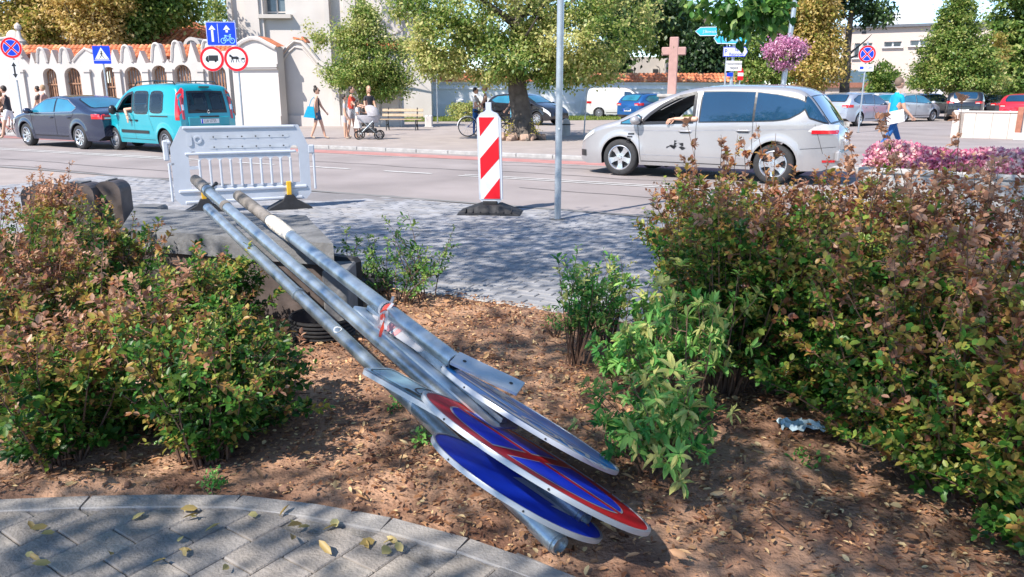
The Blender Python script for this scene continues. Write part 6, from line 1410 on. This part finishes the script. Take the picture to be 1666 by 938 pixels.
# left chestnut trees with browning leaves
tree('horse chestnut with brown-edged leaves hanging over the arcaded wall at the far left', GX(20, 45), at(30, -60, 45), .45, [BL(20, 5, 44, 60, 42, 2, .1), BL(95, 20, 43.5, 55, 38, 2, .2), BL(50, 55, 43, 45, 22, 1, .1), BL(80, -45, 44, 90, 50, 2, 0)], 20000, .21, GOLD, 'chestnut_tree', 3, limbs=6, spread=3, hollow=.4, clump=.7, tint=(-.35, .95))
tree('horse chestnut with golden drooping leaves in front of the orange roof', GX(160, 44), at(150, -60, 44), .4, [BL(160, 50, 42.8, 36, 26, 2, .15), BL(130, 20, 43, 45, 30, 2, .1), BL(150, -20, 43, 70, 40, 2)], 17000, .20, GOLD, 'chestnut_tree', 5, limbs=6, spread=3, hollow=.4, clump=.65)
tree('dark green tree between the golden chestnuts and the tower', GX(235, 46), at(240, -60, 46), .4, [BL(185, 15, 44, 30, 35, 1), BL(235, 20, 44.5, 42, 34, 3), BL(280, 15, 45, 40, 26, 2), BL(240, -30, 45, 80, 40, 2), BL(215, 55, 44, 16, 14, .5)], 13000, .24, LIND, 'green_tree', 6, limbs=6, spread=3, hollow=.35, clump=.6, tint=(.05, .85))
tree('pale weeping birch against the sky left of the tower', GX(352, 60), at(350, -20, 60), .2, [BL(350, 20, 60, 26, 50, 1), BL(340, 60, 60, 26, 25, 1)], 2600, .20, LIND, 'birch_tree', 8, limbs=14, spread=3, hollow=.1, clump=.7, droop=1.5, trunk_mat=M('birch_bark', (.55, .52, .47), .8, var=.4, scale=5))
# small linden by the bench
tree('small young linden with thin trunk standing behind the pram family', GX(593, 37), at(595, 20, 36.5), .14, [BL(590, 45, 36, 40, 32, 2, .1), BL(555, 70, 36, 42, 22, 1, .1), BL(610, 85, 36, 60, 36, 3, 0), BL(590, 115, 36, 68, 26, 3, 0), BL(560, 125, 36, 35, 16, 1), BL(640, 130, 36, 32, 18, 1), BL(620, 150, 36, 42, 14, 1, -.1), BL(515, 45, 36, 11, 22, .4, .15), BL(590, 15, 36, 22, 14, .5)], 23000, .125, LIND, 'linden_tree', 11, limbs=22, spread=2.0, hollow=.2, clump=.42, tint=(.2, 1.05))
# big linden in the middle
LT = tree('big old linden with a rough thick trunk in the middle of the photo', GX(848, 26.4), at(840, -60, 27), .37, [BL(800, 20, 26.5, 120, 50, 4, .05), BL(730, 60, 26, 70, 40, 3, .15), BL(720, 100, 26, 50, 22, 1.5, .0), BL(850, 90, 25.5, 75, 40, 3, .05), BL(790, 118, 26, 55, 16, .8, .1), BL(930, 60, 26, 95, 50, 4, .1), BL(950, 110, 26, 55, 28, 2, -.05), BL(1000, 30, 27, 70, 60, 2, 0), BL(905, 124, 26, 50, 14, .7, .1), BL(660, 10, 26.5, 26, 16, .7, .1), BL(850, -50, 27, 180, 60, 4)], 44000, .125, LIND, 'linden_tree', 13, limbs=16, spread=4.2, hollow=.45, clump=.42, tint=(.2, 1.15), tintfn=lambda P: .22*np.sin(P[:, 0]*1.3+P[:, 2]*1.9)-.04)
b = mb(m_bark); rr_ = random.Random(5)
for k in range(26): a = rr_.uniform(0, 2*PI); d = rr_.uniform(.5, .95); p = GX(848, 26.4)+Vector((math.cos(a)*d, math.sin(a)*d*.7, .0)); b.box(p+Vector((0, 0, .08)), (rr_.uniform(.15, .4), rr_.uniform(.1, .3), rr_.uniform(.12, .28)), rot=Euler((rr_.uniform(-.5, .5), rr_.uniform(-.5, .5), a)).to_matrix(), bev=.03)
o = b.build('root_collar', m_bark, LT); o.data.materials[0] = M('root_bark', (.36, .25, .19), .9, var=.3, scale=6, bump=.6)
for k, (px, w_) in enumerate(((828, 1), (872, 1.1))):
    P = crown([(tuple(GX(px, 25.8, .38)), (.12, .12, .28), 1)], 110, .06, clump=.16, per=10, seed=40+k); o = link('epicormic_shoots', leaf_mesh('epicormic_shoots', *P, leafmat('leaf_yellow', [(0, (.25, .25, .03)), (1, (.62, .52, .08))])), LT); tag(o, kind='stuff')
# dark trees behind, centre right
tree('dark broad tree behind the low wall, left of the cross', GX(1010, 60), at(1010, -40, 60), .4, [BL(1000, 40, 59, 60, 60, 2), BL(1050, 20, 59, 60, 45, 2, .05), BL(985, 100, 59, 30, 22, 1)], 12000, .34, DARKG, 'dark_tree', 15, limbs=6, hollow=.3, clump=.9, tint=(.1, 1.0))
tree('light green tree behind the cross', GX(1110, 62), at(1110, -30, 62), .35, [BL(1075, 35, 61, 48, 45, 2, .0), BL(1115, 55, 61, 40, 35, 2, -.05)], 10000, .34, LIND, 'green_tree', 17, limbs=6, hollow=.3, clump=.9, tint=(-.1, .75))
tree('dark tree behind the direction signpost', GX(1150, 58), at(1150, 0, 58), .3, [BL(1145, 90, 57, 35, 40, 2), BL(1180, 100, 58, 32, 30, 1)], 8000, .3, DARKG, 'dark_tree', 19, limbs=5, hollow=.3, clump=.8, tint=(-.1, .8))
tree('bushy hornbeam, green on its left side, behind the flower basket post', GX(1262, 47), at(1262, 0, 47), .25, [BL(1245, 60, 46, 45, 55, 3, 0), BL(1245, 115, 46, 48, 24, 2, .05), BL(1265, 10, 46, 45, 35, 2, 0)], 18000, .19, LIND, 'hornbeam_tree', 21, limbs=8, spread=2, hollow=.3, clump=.6, tint=(-.05, .85))
tree('golden-brown hornbeam right of the flower basket post', GX(1322, 46), at(1320, -20, 46), .25, [BL(1322, 10, 45, 34, 35, 2, .0), BL(1328, 60, 45, 38, 40, 3, .0), BL(1322, 110, 45, 46, 28, 3, .05)], 19000, .19, GOLD, 'hornbeam_tree', 22, limbs=8, spread=2, hollow=.3, clump=.6, tint=(.0, .85))
tree('dark pine with a bare leaning trunk in front of the flat-roofed building', GX(1367, 48), at(1390, -10, 47), .32, [BL(1380, 5, 47, 34, 18, 2), BL(1430, 20, 47, 26, 16, 1, .1), BL(1400, -25, 47, 70, 24, 2), BL(1412, 32, 47, 8, 8, .3)], 5200, .22, DARKG, 'pine_tree', 23, limbs=5, spread=2.5, hollow=.2, clump=.5, tint=(.1, .9))
def cone(px, py0, py1, Y, wpx, n=7, off=0): return [BL(px, py0+(py1-py0)*i/(n-1), Y, 8+(wpx-8)*(i/(n-1))**.8, (py1-py0)/n*.75, .4+i*.5, off) for i in range(n)]
tree('conical green hornbeam with layered branches in front of the annexe at the right', GX(1560, 48), at(1558, 0, 48), .22, cone(1558, -8, 132, 47, 72), 36000, .165, LIND, 'hornbeam_tree', 25, limbs=14, spread=2, hollow=.5, clump=.45, tint=(.05, .95), droop=.2, tintfn=lambda P: np.where(P[:, 0] > PY(1600, 100, 47).x, .25, 0), parts=[([BL(1612, 90, 46.8, 22, 34, 1)], 2600, GOLD, dict(tint=(0, .8), clump=.45, hollow=.3))])
tree('second green tree at the right edge of the photo', GX(1660, 52), at(1655, -20, 52), .3, [BL(1650, 20, 51, 38, 45, 2), BL(1655, 85, 51, 42, 45, 2), BL(1640, 135, 51, 30, 20, 1)], 12000, .26, LIND, 'green_tree', 27, limbs=8, hollow=.35, clump=.6, tint=(.0, .8))
tree('round willow-leaved bush in front of the flat-roofed building', GX(1435, 56), at(1435, 120, 56), .12, [BL(1432, 138, 55, 26, 26, 1), BL(1435, 118, 55, 14, 16, .5)], 3600, .20, LIND, 'bush', 29, limbs=8, spread=1, hollow=.2, clump=.5, tint=(.0, .75), droop=-.6)
# verge grass and small shrubs at the wall
n = 26000; rg = np.random.default_rng(77); px_ = rg.uniform(0, 1, n); C = np.stack([-11+px_*34, 41.3+px_*8.5+rg.uniform(0, 5.5, n), np.zeros(n)], 1); D = rg.normal(size=(n, 3))*.3; D[:, 2] = 1
tag(link('grass', leaf_mesh('grass', C, D, rnd(n), rg.uniform(.06, .20, n), np.full(n, .05), rg.uniform(.3, 1.0, n), leafmat('grass_blade', [(0, (.06, .12, .02)), (1, (.30, .36, .08))]))), 'green grass strip at the foot of the low churchyard wall', 'grass', kind='stuff')
for k, (px, Y) in enumerate(((758, 43), (775, 44), (745, 45))):
    t = thing('small_shrub', ('pale flowering shrub on the verge left of the couple', 'pale shrub on the verge right behind the couple', 'small light shrub on the verge, the farthest left of the three')[k], 'shrub', group='pale shrubs on the verge'); p = GX(px, Y); b = mb(m_twig); 
    for q in range(6): b.tube([p, p+Vector((random.uniform(-.3, .3), 0, .8))], .012, 4)
    b.build('stems', parent=t); P = crown([(tuple(p+Vector((0, 0, .55))), (.5, .4, .45), 1)], 700, .13, clump=.3, per=20, seed=50+k, tint=(.5, 1.1)); tag(link('foliage', leaf_mesh('foliage', *P, LIND), t), kind='stuff')
# pink flowers: trough and basket
n = 15000; rg = np.random.default_rng(5); fw = ft.matrix_world; bpy.context.view_layer.update(); X_ = rg.uniform(0, fl_, n); hump = .13+.09*np.abs(np.sin(X_*2.6+.4))+.03*np.sin(X_*7); ang = rg.uniform(0, PI, n); rr = np.sqrt(rg.random(n)); 
L3 = np.stack([X_, .3+.29*rr*np.cos(ang), .67+hump*rr*np.sin(ang)*1.25], 1); MW = np.array(ft.matrix_world); W3 = L3 @ MW[:3, :3].T+MW[:3, 3]
Dn = rg.normal(size=(n, 3)); Dn[:, 2] += .6; up = rr > .62
t = thing('pink_flowers', 'mass of pink petunias filling the long trough behind the right hedge', 'flowers'); 
tag(link('blossoms', leaf_mesh('blossoms', W3[up], Dn[up], rnd(up.sum())+np.array([0, -.6, .8]), rg.uniform(.035, .06, up.sum()), rg.uniform(.03, .05, up.sum()), rg.normal(.72, .22, up.sum())+.15*np.sin(X_[up]*5), PINK, six=True), t), kind='stuff')
tag(link('foliage', leaf_mesh('foliage', W3[~up], Dn[~up], rnd((~up).sum()), rg.uniform(.04, .06, (~up).sum()), rg.uniform(.02, .035, (~up).sum()), rg.uniform(.2, .9, (~up).sum()), BRIGHT), t), kind='stuff')
lp = LAMP.location+Vector((.16, 0, 2.62)); t = thing('flower_ball', 'hanging ball of pink flowers round the lamp post', 'flowers')
P = crown([(tuple(PY(1277, 80, 24.4)), (.62, .5, .34), 3), (tuple(PY(1277, 98, 24.4)), (.4, .35, .25), 1)], 7000, .07, clump=.16, per=16, seed=61, tint=(.1, 1.0)); tag(link('blossoms', leaf_mesh('blossoms', *P, leafmat('petal_mauve', [(0, (.40, .12, .28)), (.5, (.62, .26, .44)), (1, (.78, .55, .62))])), t), kind='stuff')
P = crown([(tuple(PY(1277, 90, 24.4)), (.5, .42, .30), 1)], 1500, .08, clump=.16, per=16, seed=62, tint=(.2, 1), hollow=.2); tag(link('foliage', leaf_mesh('foliage', *P, LIND), t), kind='stuff')
# ---------------------------------------------------------------- near shrubs
LEAFPART = {}
def shrub(name, label, base, h, R_, stems, leafL, leafW, mat, seed, tint0=.1, tint1=.9, lean=(0, 0), twigs=12, per=11, group=None, open_=.25, parts=30, shoots=0, whorl=False, spreadpow=1.0, stem_r=.006, tn=.18, basebare=.15, toptint=0, cat='shrub', skirt=False):
    rg = np.random.default_rng(seed); rn = random.Random(seed); base = Vector(base); t = thing(name, label, cat, group=group); sb = mb(m_twig); C, D, N, T, Lx = [], [], [], [], []
    for i in range(stems):
        a = rn.uniform(0, 2*PI); f = rn.random()**spreadpow; sh = i >= stems-shoots
        low_ = skirt and i % 3 == 0
        tip = Vector((math.cos(a)*R_*(f if not low_ else rn.uniform(.8, 1.15))+lean[0], math.sin(a)*R_*(f if not low_ else rn.uniform(.8, 1.15))+lean[1], (h*(rn.uniform(.82, 1.04)-open_*f*f) if not low_ else h*rn.uniform(.22, .6)) if not sh else h*rn.uniform(1.1, 1.3)))
        b0 = base+Vector((math.cos(a)*.08*rn.random()*R_*4, math.sin(a)*.08*rn.random()*R_*4, -.02)); pts = []
        wob = Vector((rn.uniform(-.05, .05), rn.uniform(-.05, .05), 0))
        for j in range(7): u = j/6; pts.append(b0+Vector((tip.x*u**1.3, tip.y*u**1.3, tip.z*u**.9))+wob*math.sin(u*PI)*1.2)
        sb.tube(pts, [stem_r*(1.15-.95*j/6) for j in range(7)], 4, caps=False)
        for k in range(twigs if not sh else twigs//2):
            u = basebare+(1-basebare)*(k+rn.random())/twigs if not sh else .5+.5*(k+rn.random())/(twigs//2); q = u*6; j = min(5, int(q)); p = pts[j].lerp(pts[j+1], q-j)
            a2 = rn.uniform(0, 2*PI); L = (.22*R_+.05)*rn.uniform(.5, 1.2)*(1.1-.4*u)*(.35 if sh else 1); d = Vector((math.cos(a2), math.sin(a2), rn.uniform(-.1, .9))).normalized()
            if k == 0 or u > .97: d = (pts[6]-pts[5]).normalized()
            e = p+d*L; 
            if rn.random() < .6: sb.tube([p, p.lerp(e, .5)+Vector((0, 0, -.01)), e], [stem_r*.4, stem_r*.3, stem_r*.15], 3, caps=False)
            m = per; ct = rn.gauss(0, tn*.8); cl = rn.uniform(.55, 1.3)
            for x in range(m):
                v = (x+.5)/m if not whorl else .75+.25*rn.random(); c = p.lerp(e, v)+Vector((rn.gauss(0, .006), rn.gauss(0, .006), rn.gauss(0, .006))); aa = x*2.4+rn.random(); s1 = d.orthogonal().normalized(); s2 = d.cross(s1)
                ld = (s1*math.cos(aa)+s2*math.sin(aa))*(.9)+d*(.75 if not whorl else .35)+Vector((0, 0, -.12)); C.append(c); D.append(ld); N.append(Vector((rn.gauss(0, .35), rn.gauss(0, .35), 1)) + d*.5)
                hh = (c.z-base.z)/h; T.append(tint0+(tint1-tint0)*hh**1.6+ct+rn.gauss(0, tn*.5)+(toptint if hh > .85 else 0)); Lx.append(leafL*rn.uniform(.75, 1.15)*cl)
    sb.build('stems', parent=t, smooth=True, angle=80)
    C = np.array([tuple(v) for v in C]); D = np.array([tuple(v) for v in D]); N = np.array([tuple(v) for v in N]); T = np.array(T); Lx = np.array(Lx); keep = C[:, 2] > .02; C, D, N, T, Lx = C[keep], D[keep], N[keep], T[keep], Lx[keep]
    # nearest leaves as single parts
    if parts:
        dist = np.linalg.norm(C-np.array([0, 0, EYE]), axis=1)-Lx*6; idx = np.argsort(dist)[:parts]
        for i in idx:
            tk = round(float(np.clip(T[i], 0, 1))*6)/6; key = (mat.name, tk)
            if key not in LEAFPART: LEAFPART[key] = leaf_mesh('leaf', [(0, 0, 0)], [(1, 0, 0)], [(0, 0, 1)], [1], [leafW/leafL], np.array([tk]), mat, True)
            o = link('leaf', LEAFPART[key], t); d = Vector(D[i]).normalized(); n_ = Vector(N[i]); n_ = (n_-d*n_.dot(d)).normalized(); s = n_.cross(d); Mx = Matrix((d, s, n_)).transposed().to_4x4(); L = float(Lx[i])*1.1
            o.matrix_world = Matrix.Translation(Vector(C[i])) @ Mx @ Matrix.Scale(L, 4)
        rest_ = np.ones(len(C), bool); rest_[idx] = False; C, D, N, T, Lx = C[rest_], D[rest_], N[rest_], T[rest_], Lx[rest_]
    tag(link('foliage', leaf_mesh('foliage', C, D, N, Lx, Lx*leafW/leafL, T, mat, six=True), t), kind='stuff'); return t, len(C)
tot = 0
LH = [  # left hedge: px, py of base, height, radius, seed, tint0, tint1, label
 (100, 756, .62, .34, 1, .15, .62, 'barberry bush at the front left corner with pale pinkish leaves'),
 (335, 750, .62, .36, 2, .18, .36, 'green barberry bush with bronze tips, front of the left hedge beside the soil path'),
 (215, 700, .70, .34, 3, .2, .85, 'bronze and green barberry bush between the two front ones of the left hedge'),
 (-40, 700, .78, .40, 4, .2, .85, 'reddish barberry bush at the left frame edge'),
 (412, 690, .60, .27, 5, .15, .34, 'green barberry bush touching the lowest lying post'),
 (60, 610, .82, .40, 6, .3, 1.0, 'dark purple-brown barberry bush at the left, second row'),
 (310, 610, .68, .34, 7, .18, .45, 'olive barberry bush in the second row of the left hedge'),
 (180, 545, .80, .40, 8, .18, .40, 'tall green barberry bush in front of the dark rounded blocks'),
 (20, 520, .83, .42, 9, .15, .55, 'green barberry bush at the back left with bright shoots'),
 (375, 560, .58, .27, 10, .15, .32, 'bright green barberry bush in front of the planter'),
 (95, 470, .90, .40, 12, .05, .95, 'barberry bush with dark red tips in front of the leftmost rounded blocks')]
for (px, py, h_, R_, sd, t0, t1, lab) in LH:
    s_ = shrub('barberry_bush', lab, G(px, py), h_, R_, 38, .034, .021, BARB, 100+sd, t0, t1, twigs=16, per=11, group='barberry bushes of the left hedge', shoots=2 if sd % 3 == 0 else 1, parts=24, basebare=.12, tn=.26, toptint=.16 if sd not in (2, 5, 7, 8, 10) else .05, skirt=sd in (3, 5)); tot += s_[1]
RH = [
 (1175, 640, 1.10, .42, 1, .0, .62, 'tall dark green barberry bush at the left end of the right hedge with brown top'),
 (1265, 600, 1.14, .44, 2, .05, .80, 'barberry bush with bare dark stems behind the first one of the right hedge'),
 (1330, 660, 1.06, .42, 3, .05, .60, 'green and olive barberry bush in the middle of the right hedge'),
 (1420, 610, 1.13, .46, 4, .2, .95, 'bronze-topped barberry bush behind the middle of the right hedge'),
 (1450, 735, 1.0, .44, 5, .12, .75, 'yellow-green barberry bush above the pale blue cloth'),
 (1560, 640, 1.2, .48, 6, .3, 1.0, 'reddish barberry bush in front of the flower trough'),
 (1570, 800, .92, .40, 7, .2, .75, 'barberry bush with pale pink and yellow leaves at the lower right'),
 (1680, 700, 1.12, .46, 8, .3, .95, 'pinkish barberry bush at the right frame edge'),
 (1680, 880, .74, .30, 9, .2, .7, 'barberry bush at the bottom right corner'),
 (1130, 560, 1.08, .34, 11, .1, .75, 'thin barberry bush at the far left tip of the right hedge, seen against the pavement')]
for (px, py, h_, R_, sd, t0, t1, lab) in RH:
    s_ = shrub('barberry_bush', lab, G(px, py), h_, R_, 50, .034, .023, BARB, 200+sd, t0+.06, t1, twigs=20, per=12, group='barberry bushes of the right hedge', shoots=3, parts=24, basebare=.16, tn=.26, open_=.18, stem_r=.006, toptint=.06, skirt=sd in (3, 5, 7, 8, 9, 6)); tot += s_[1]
# bright green bush beside the plates
for (px, py, h_, R_, st, sd, lab) in ((1062, 782, .48, .30, 20, 1, 'bright green lance-leaved bush at the tip of the lying plates'), (1120, 690, .74, .34, 22, 2, 'taller bright green bush behind the one at the plate tips'), (1010, 660, .46, .22, 12, 3, 'small fresh green bush left of the two bright ones'), (1050, 600, .56, .22, 10, 4, 'fresh green bush in the second row in front of the pavement')):
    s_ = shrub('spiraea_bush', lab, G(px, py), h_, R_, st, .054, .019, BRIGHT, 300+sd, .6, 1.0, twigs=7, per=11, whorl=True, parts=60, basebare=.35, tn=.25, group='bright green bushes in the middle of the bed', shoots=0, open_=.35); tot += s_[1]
for (px, py, h_, R_, st, sd, lab, mt, L, W_) in ((935, 590, .66, .24, 17, 5, 'airy green bush with bare stems at the pavement edge', BRIGHT, .040, .018), (985, 560, .60, .24, 15, 6, 'airy bush right of the one at the pavement edge', BRIGHT, .038, .017), (645, 495, .48, .42, 16, 7, 'loose green rose bush between the upper post and the pavement', GREEN, .036, .019), (700, 492, .78, .30, 5, 8, 'rose bush throwing long thin shoots over the pavement', GREEN, .034, .017), (590, 470, .50, .25, 6, 9, 'rose bush beside the planter end', GREEN, .034, .018)):
    s_ = shrub('rose_bush' if sd > 6 else 'airy_bush', lab, G(px, py), h_, R_, st, L, W_, mt, 300+sd, .45, .8, twigs=9, per=8, parts=20, basebare=.3, tn=.3, open_=.3); tot += s_[1]
for (px, py, sd, lab) in ((652, 664, 1, 'tiny green seedling beside the lowest post'), (692, 722, 2, 'small weed tuft left of the blue plate'), (1305, 760, 3, 'weed tuft under the pale blue cloth'), (350, 800, 4, 'weed tuft at the foreground kerb'), (905, 545, 5, 'young seedling with thin stem near the pavement edge')):
    shrub('weed', lab, G(px, py), .09 if sd != 5 else .22, .06, 6, .026, .013, BRIGHT, 400+sd, .4, .9, twigs=4, per=4, parts=0, basebare=.2, cat='weed')
print('shrub leaves', tot)
# ---------------------------------------------------------------- leaf litter
n = 110000; rg = np.random.default_rng(9); s_ = rg.uniform(-5.5, 7.5, n); k_ = np.interp(s_, [p[0] for p in KSN], [p[1] for p in KSN]); nn_ = k_+rg.random(n)*(4.86-k_)
dens = .5+.5*np.sin(s_*2.2+nn_*3.1)*np.sin(nn_*2.4-s_*1.3); keepm = rg.random(n) < (.22+.78*dens); s_, nn_ = s_[keepm], nn_[keepm]; n = len(s_)
bz = .018*np.sin(s_*2.3+nn_*1.7)+.012*np.sin(s_*5.1-nn_*4.2)+.01*np.sin(s_*11+nn_*9)+.014*np.sin(nn_*2.9-s_*.7)
C = np.stack([RD.x*s_+RN.x*nn_, RD.y*s_+RN.y*nn_, .030+bz+rg.uniform(0, .012, n)], 1); D = rg.normal(size=(n, 3)); D[:, 2] *= .22; N = rg.normal(size=(n, 3))*.45; N[:, 2] = 1
L = rg.uniform(.010, .024, n)+.024*rg.random(n)**4; tag(link('leaf_litter', leaf_mesh('leaf_litter', C, D, N, L, L*rg.uniform(.3, .6, n), np.clip(rg.normal(.52, .3, n), 0, 1), DRY, six=True)), 'dry brown fallen leaves covering the soil of the planting bed', 'leaf litter', kind='stuff')
n = 900; s_ = rg.uniform(-4.5, 5.5, n); k_ = np.interp(s_, [p[0] for p in KSN], [p[1] for p in KSN]); nn_ = k_+.03+rg.random(n)*(4.8-k_)
C = np.stack([RD.x*s_+RN.x*nn_, RD.y*s_+RN.y*nn_, np.full(n, .05)+rg.uniform(0, .02, n)], 1); D = rg.normal(size=(n, 3)); D[:, 2] *= .35; N = rg.normal(size=(n, 3))*.7; N[:, 2] = 1; L = rg.uniform(.035, .075, n)
tag(link('large_dry_leaves', leaf_mesh('large_dry_leaves', C, D, N, L, L*rg.uniform(.25, .5, n), np.clip(rg.normal(.75, .22, n), 0, 1), DRY, six=True)), 'larger curled dry leaves and husks lying on top of the litter', 'leaf litter', kind='stuff')
b = mb(M('clod', (.26, .14, .09), .95, var=.3, scale=9, bump=.5)); rc = random.Random(8)
for k in range(1500):
    s = rc.uniform(-4, 5); n2 = kerb_n(s)+.04+rc.random()*(4.75-kerb_n(s)); p = SN(s, n2, .024+bedz(s, n2)); r = rc.choice((.006, .008, .012, .02))*rc.uniform(.7, 1.3); b.sph(p, (r, r*rc.uniform(.6, 1), r*.7), 6, 4, R=Matrix.Rotation(rc.uniform(0, 3), 3, 'Z'))
tag(b.build('soil_clods'), 'small clods and pebbles on the soil of the planting bed', 'clods', kind='stuff')
b = mb(m_twig)
for k in range(60): s = random.uniform(-2, 5); kk_ = kerb_n(s); p = SN(s, random.uniform(kk_+.05, 4.7), .05); a = random.uniform(0, 2*PI); L = random.uniform(.05, .28); b.tube([p, p+Vector((math.cos(a)*L*.5, math.sin(a)*L*.5, .012)), p+Vector((math.cos(a+.2)*L, math.sin(a+.2)*L, .0))], .003, 4)
tag(b.build('fallen_twigs'), 'thin dry twigs scattered over the soil', 'twigs', kind='stuff')
# single fallen leaves on the paving
FL_PX = [(58, 862), (78, 856), (90, 868), (52, 905), (66, 912), (84, 918), (300, 832), (315, 838), (296, 846), (322, 826), (333, 866), (290, 884), (312, 894), (303, 906), (248, 918), (478, 846), (492, 852), (505, 858), (524, 862), (548, 858), (476, 872), (610, 878), (622, 886), (634, 892), (600, 892), (648, 884), (372, 922), (215, 845), (455, 840), (180, 900), (655, 897), (420, 838), (540, 905)]
lv = [leaf_mesh('fallen_leaf', [(0, 0, 0)], [(1, .1*k, .25)], [(.2*k, .5, 1)], [.055-.007*k], [.020+.003*k], np.array([.15+.22*k]), FALL, True) for k in range(4)]
for i, (px, py) in enumerate(FL_PX):
    p = G(px, py, .03); o = link('fallen_leaf', lv[i % 4]); o.scale = (random.uniform(.8, 1.5),)*3; o.location = (p.x, p.y, .029+.004*(i % 3)); o.rotation_euler = (random.uniform(-.3, .3), random.uniform(-.15, .1), random.uniform(0, 6.28)); tag(o, 'curled yellow leaf fallen on the foreground paving, '+('far left', 'left of centre', 'below the kerb joint', 'rightmost patch')[0 if px < 120 else 1 if px < 280 else 2 if px < 440 else 3], 'leaf', 'fallen leaves on the foreground paving')
# ---------------------------------------------------------------- street trees whose shade dapples the foreground
def street_tree(label, base, topz, blobs, n, seed, leaf=.085, limbs=()):
    t = thing('street_tree', label, 'tree'); b = mb(m_bark); rng = random.Random(seed); trunk_limbs(b, base, (base[0], base[1], topz), .22, 10, 3, rng, .45)
    for l in limbs: b.tube(l, [.09, .06, .04, .022, .01][:len(l)], 6)
    b.build('trunk', parent=t, smooth=True, angle=60); P = crown(blobs, n, leaf, seed=seed, clump=.46, per=60, hollow=.1, tint=(.05, .8), droop=.5); tag(link('crown', leaf_mesh('crown', *P, GREEN, six=True), t), kind='stuff'); return t
street_tree('spreading street tree standing left of the viewer that shades bed and pavement', (-7.6, 3.0, 0), 6.2, [((-4.70, 4.15, 5.6), (2.4, 2.4, 1.0), 4.2), ((-2.10, 4.25, 5.7), (2.6, 2.4, 1.0), 4.6), ((0.10, 4.15, 5.6), (2.2, 2.3, .9), 3.6), ((-5.50, 0.65, 5.4), (2.0, 2.0, 1.0), 1.3), ((-2.70, 0.55, 5.6), (1.8, 1.5, .9), 1.2), ((-4.30, -1.25, 5.4), (2.2, 1.3, .8), 2.1), ((-0.80, 0.15, 5.5), (1.9, 1.5, .8), 1.7), ((-2.00, -.95, 5.4), (1.5, 1.2, .7), 1.7)], 29000, 71)
p0 = PD(1215, 12, 8.0)
st = street_tree('street tree beyond the right edge whose leafy branch hangs into the top', (6.9, 5.6, 0), 6.2, [((5.6, 5.0, 5.2), (2.6, 2.4, 1.1), 2), ((1.6, 4.6, 5.3), (2.0, 2.2, .9), 2.4), ((.2, 1.2, 5.6), (1.8, 1.6, .8), 1.0), ((3.2, 6.6, 5.2), (2.0, 1.4, .6), 1.6)], 10000, 73, limbs=[[Vector((6.6, 5.9, 3.9)), Vector((5.4, 6.8, 3.4)), Vector((4.2, 7.4, 2.95)), PD(1290, -10, 7.9), p0]])
P = crown([(tuple(PD(1150, 2, 7.8)), (.22, .2, .08), 1), (tuple(PD(1205, 14, 7.8)), (.24, .2, .14), 3), (tuple(PD(1245, 20, 7.8)), (.20, .2, .16), 3), (tuple(PD(1270, 6, 7.8)), (.10, .2, .12), 1.4), (tuple(PD(1200, 46, 7.8)), (.10, .1, .09), 1)], 900, .10, seed=99, clump=.13, per=15, hollow=.1, tint=(.2, .9), droop=.9); tag(link('hanging_leaves', leaf_mesh('hanging_leaves', *P, GREEN, six=True), st), kind='stuff')
for k, (px, Y) in enumerate(((598, 45.5), (838, 46.5))):  # unseen trees added to cast shade on the low churchyard wall
    x, y, _ = GX(px, Y)
    tree(('tall tree added behind the small linden to shade the low wall, its crown above the frame', 'tall tree added behind the big linden trunk to shade the low wall, its crown above the frame')[k], GX(px, Y), (x, y, 12), .22, [((x+.8, y-.3, 10.9), (3.4, 2.6, 2.2), 2), ((x+4.6, y, 10.2), (3.4, 2.6, 2.0), 1.8)], 3000, .30, LIND, 'shade_tree', 80+k, limbs=8, spread=3.5, hollow=.2, clump=.8)
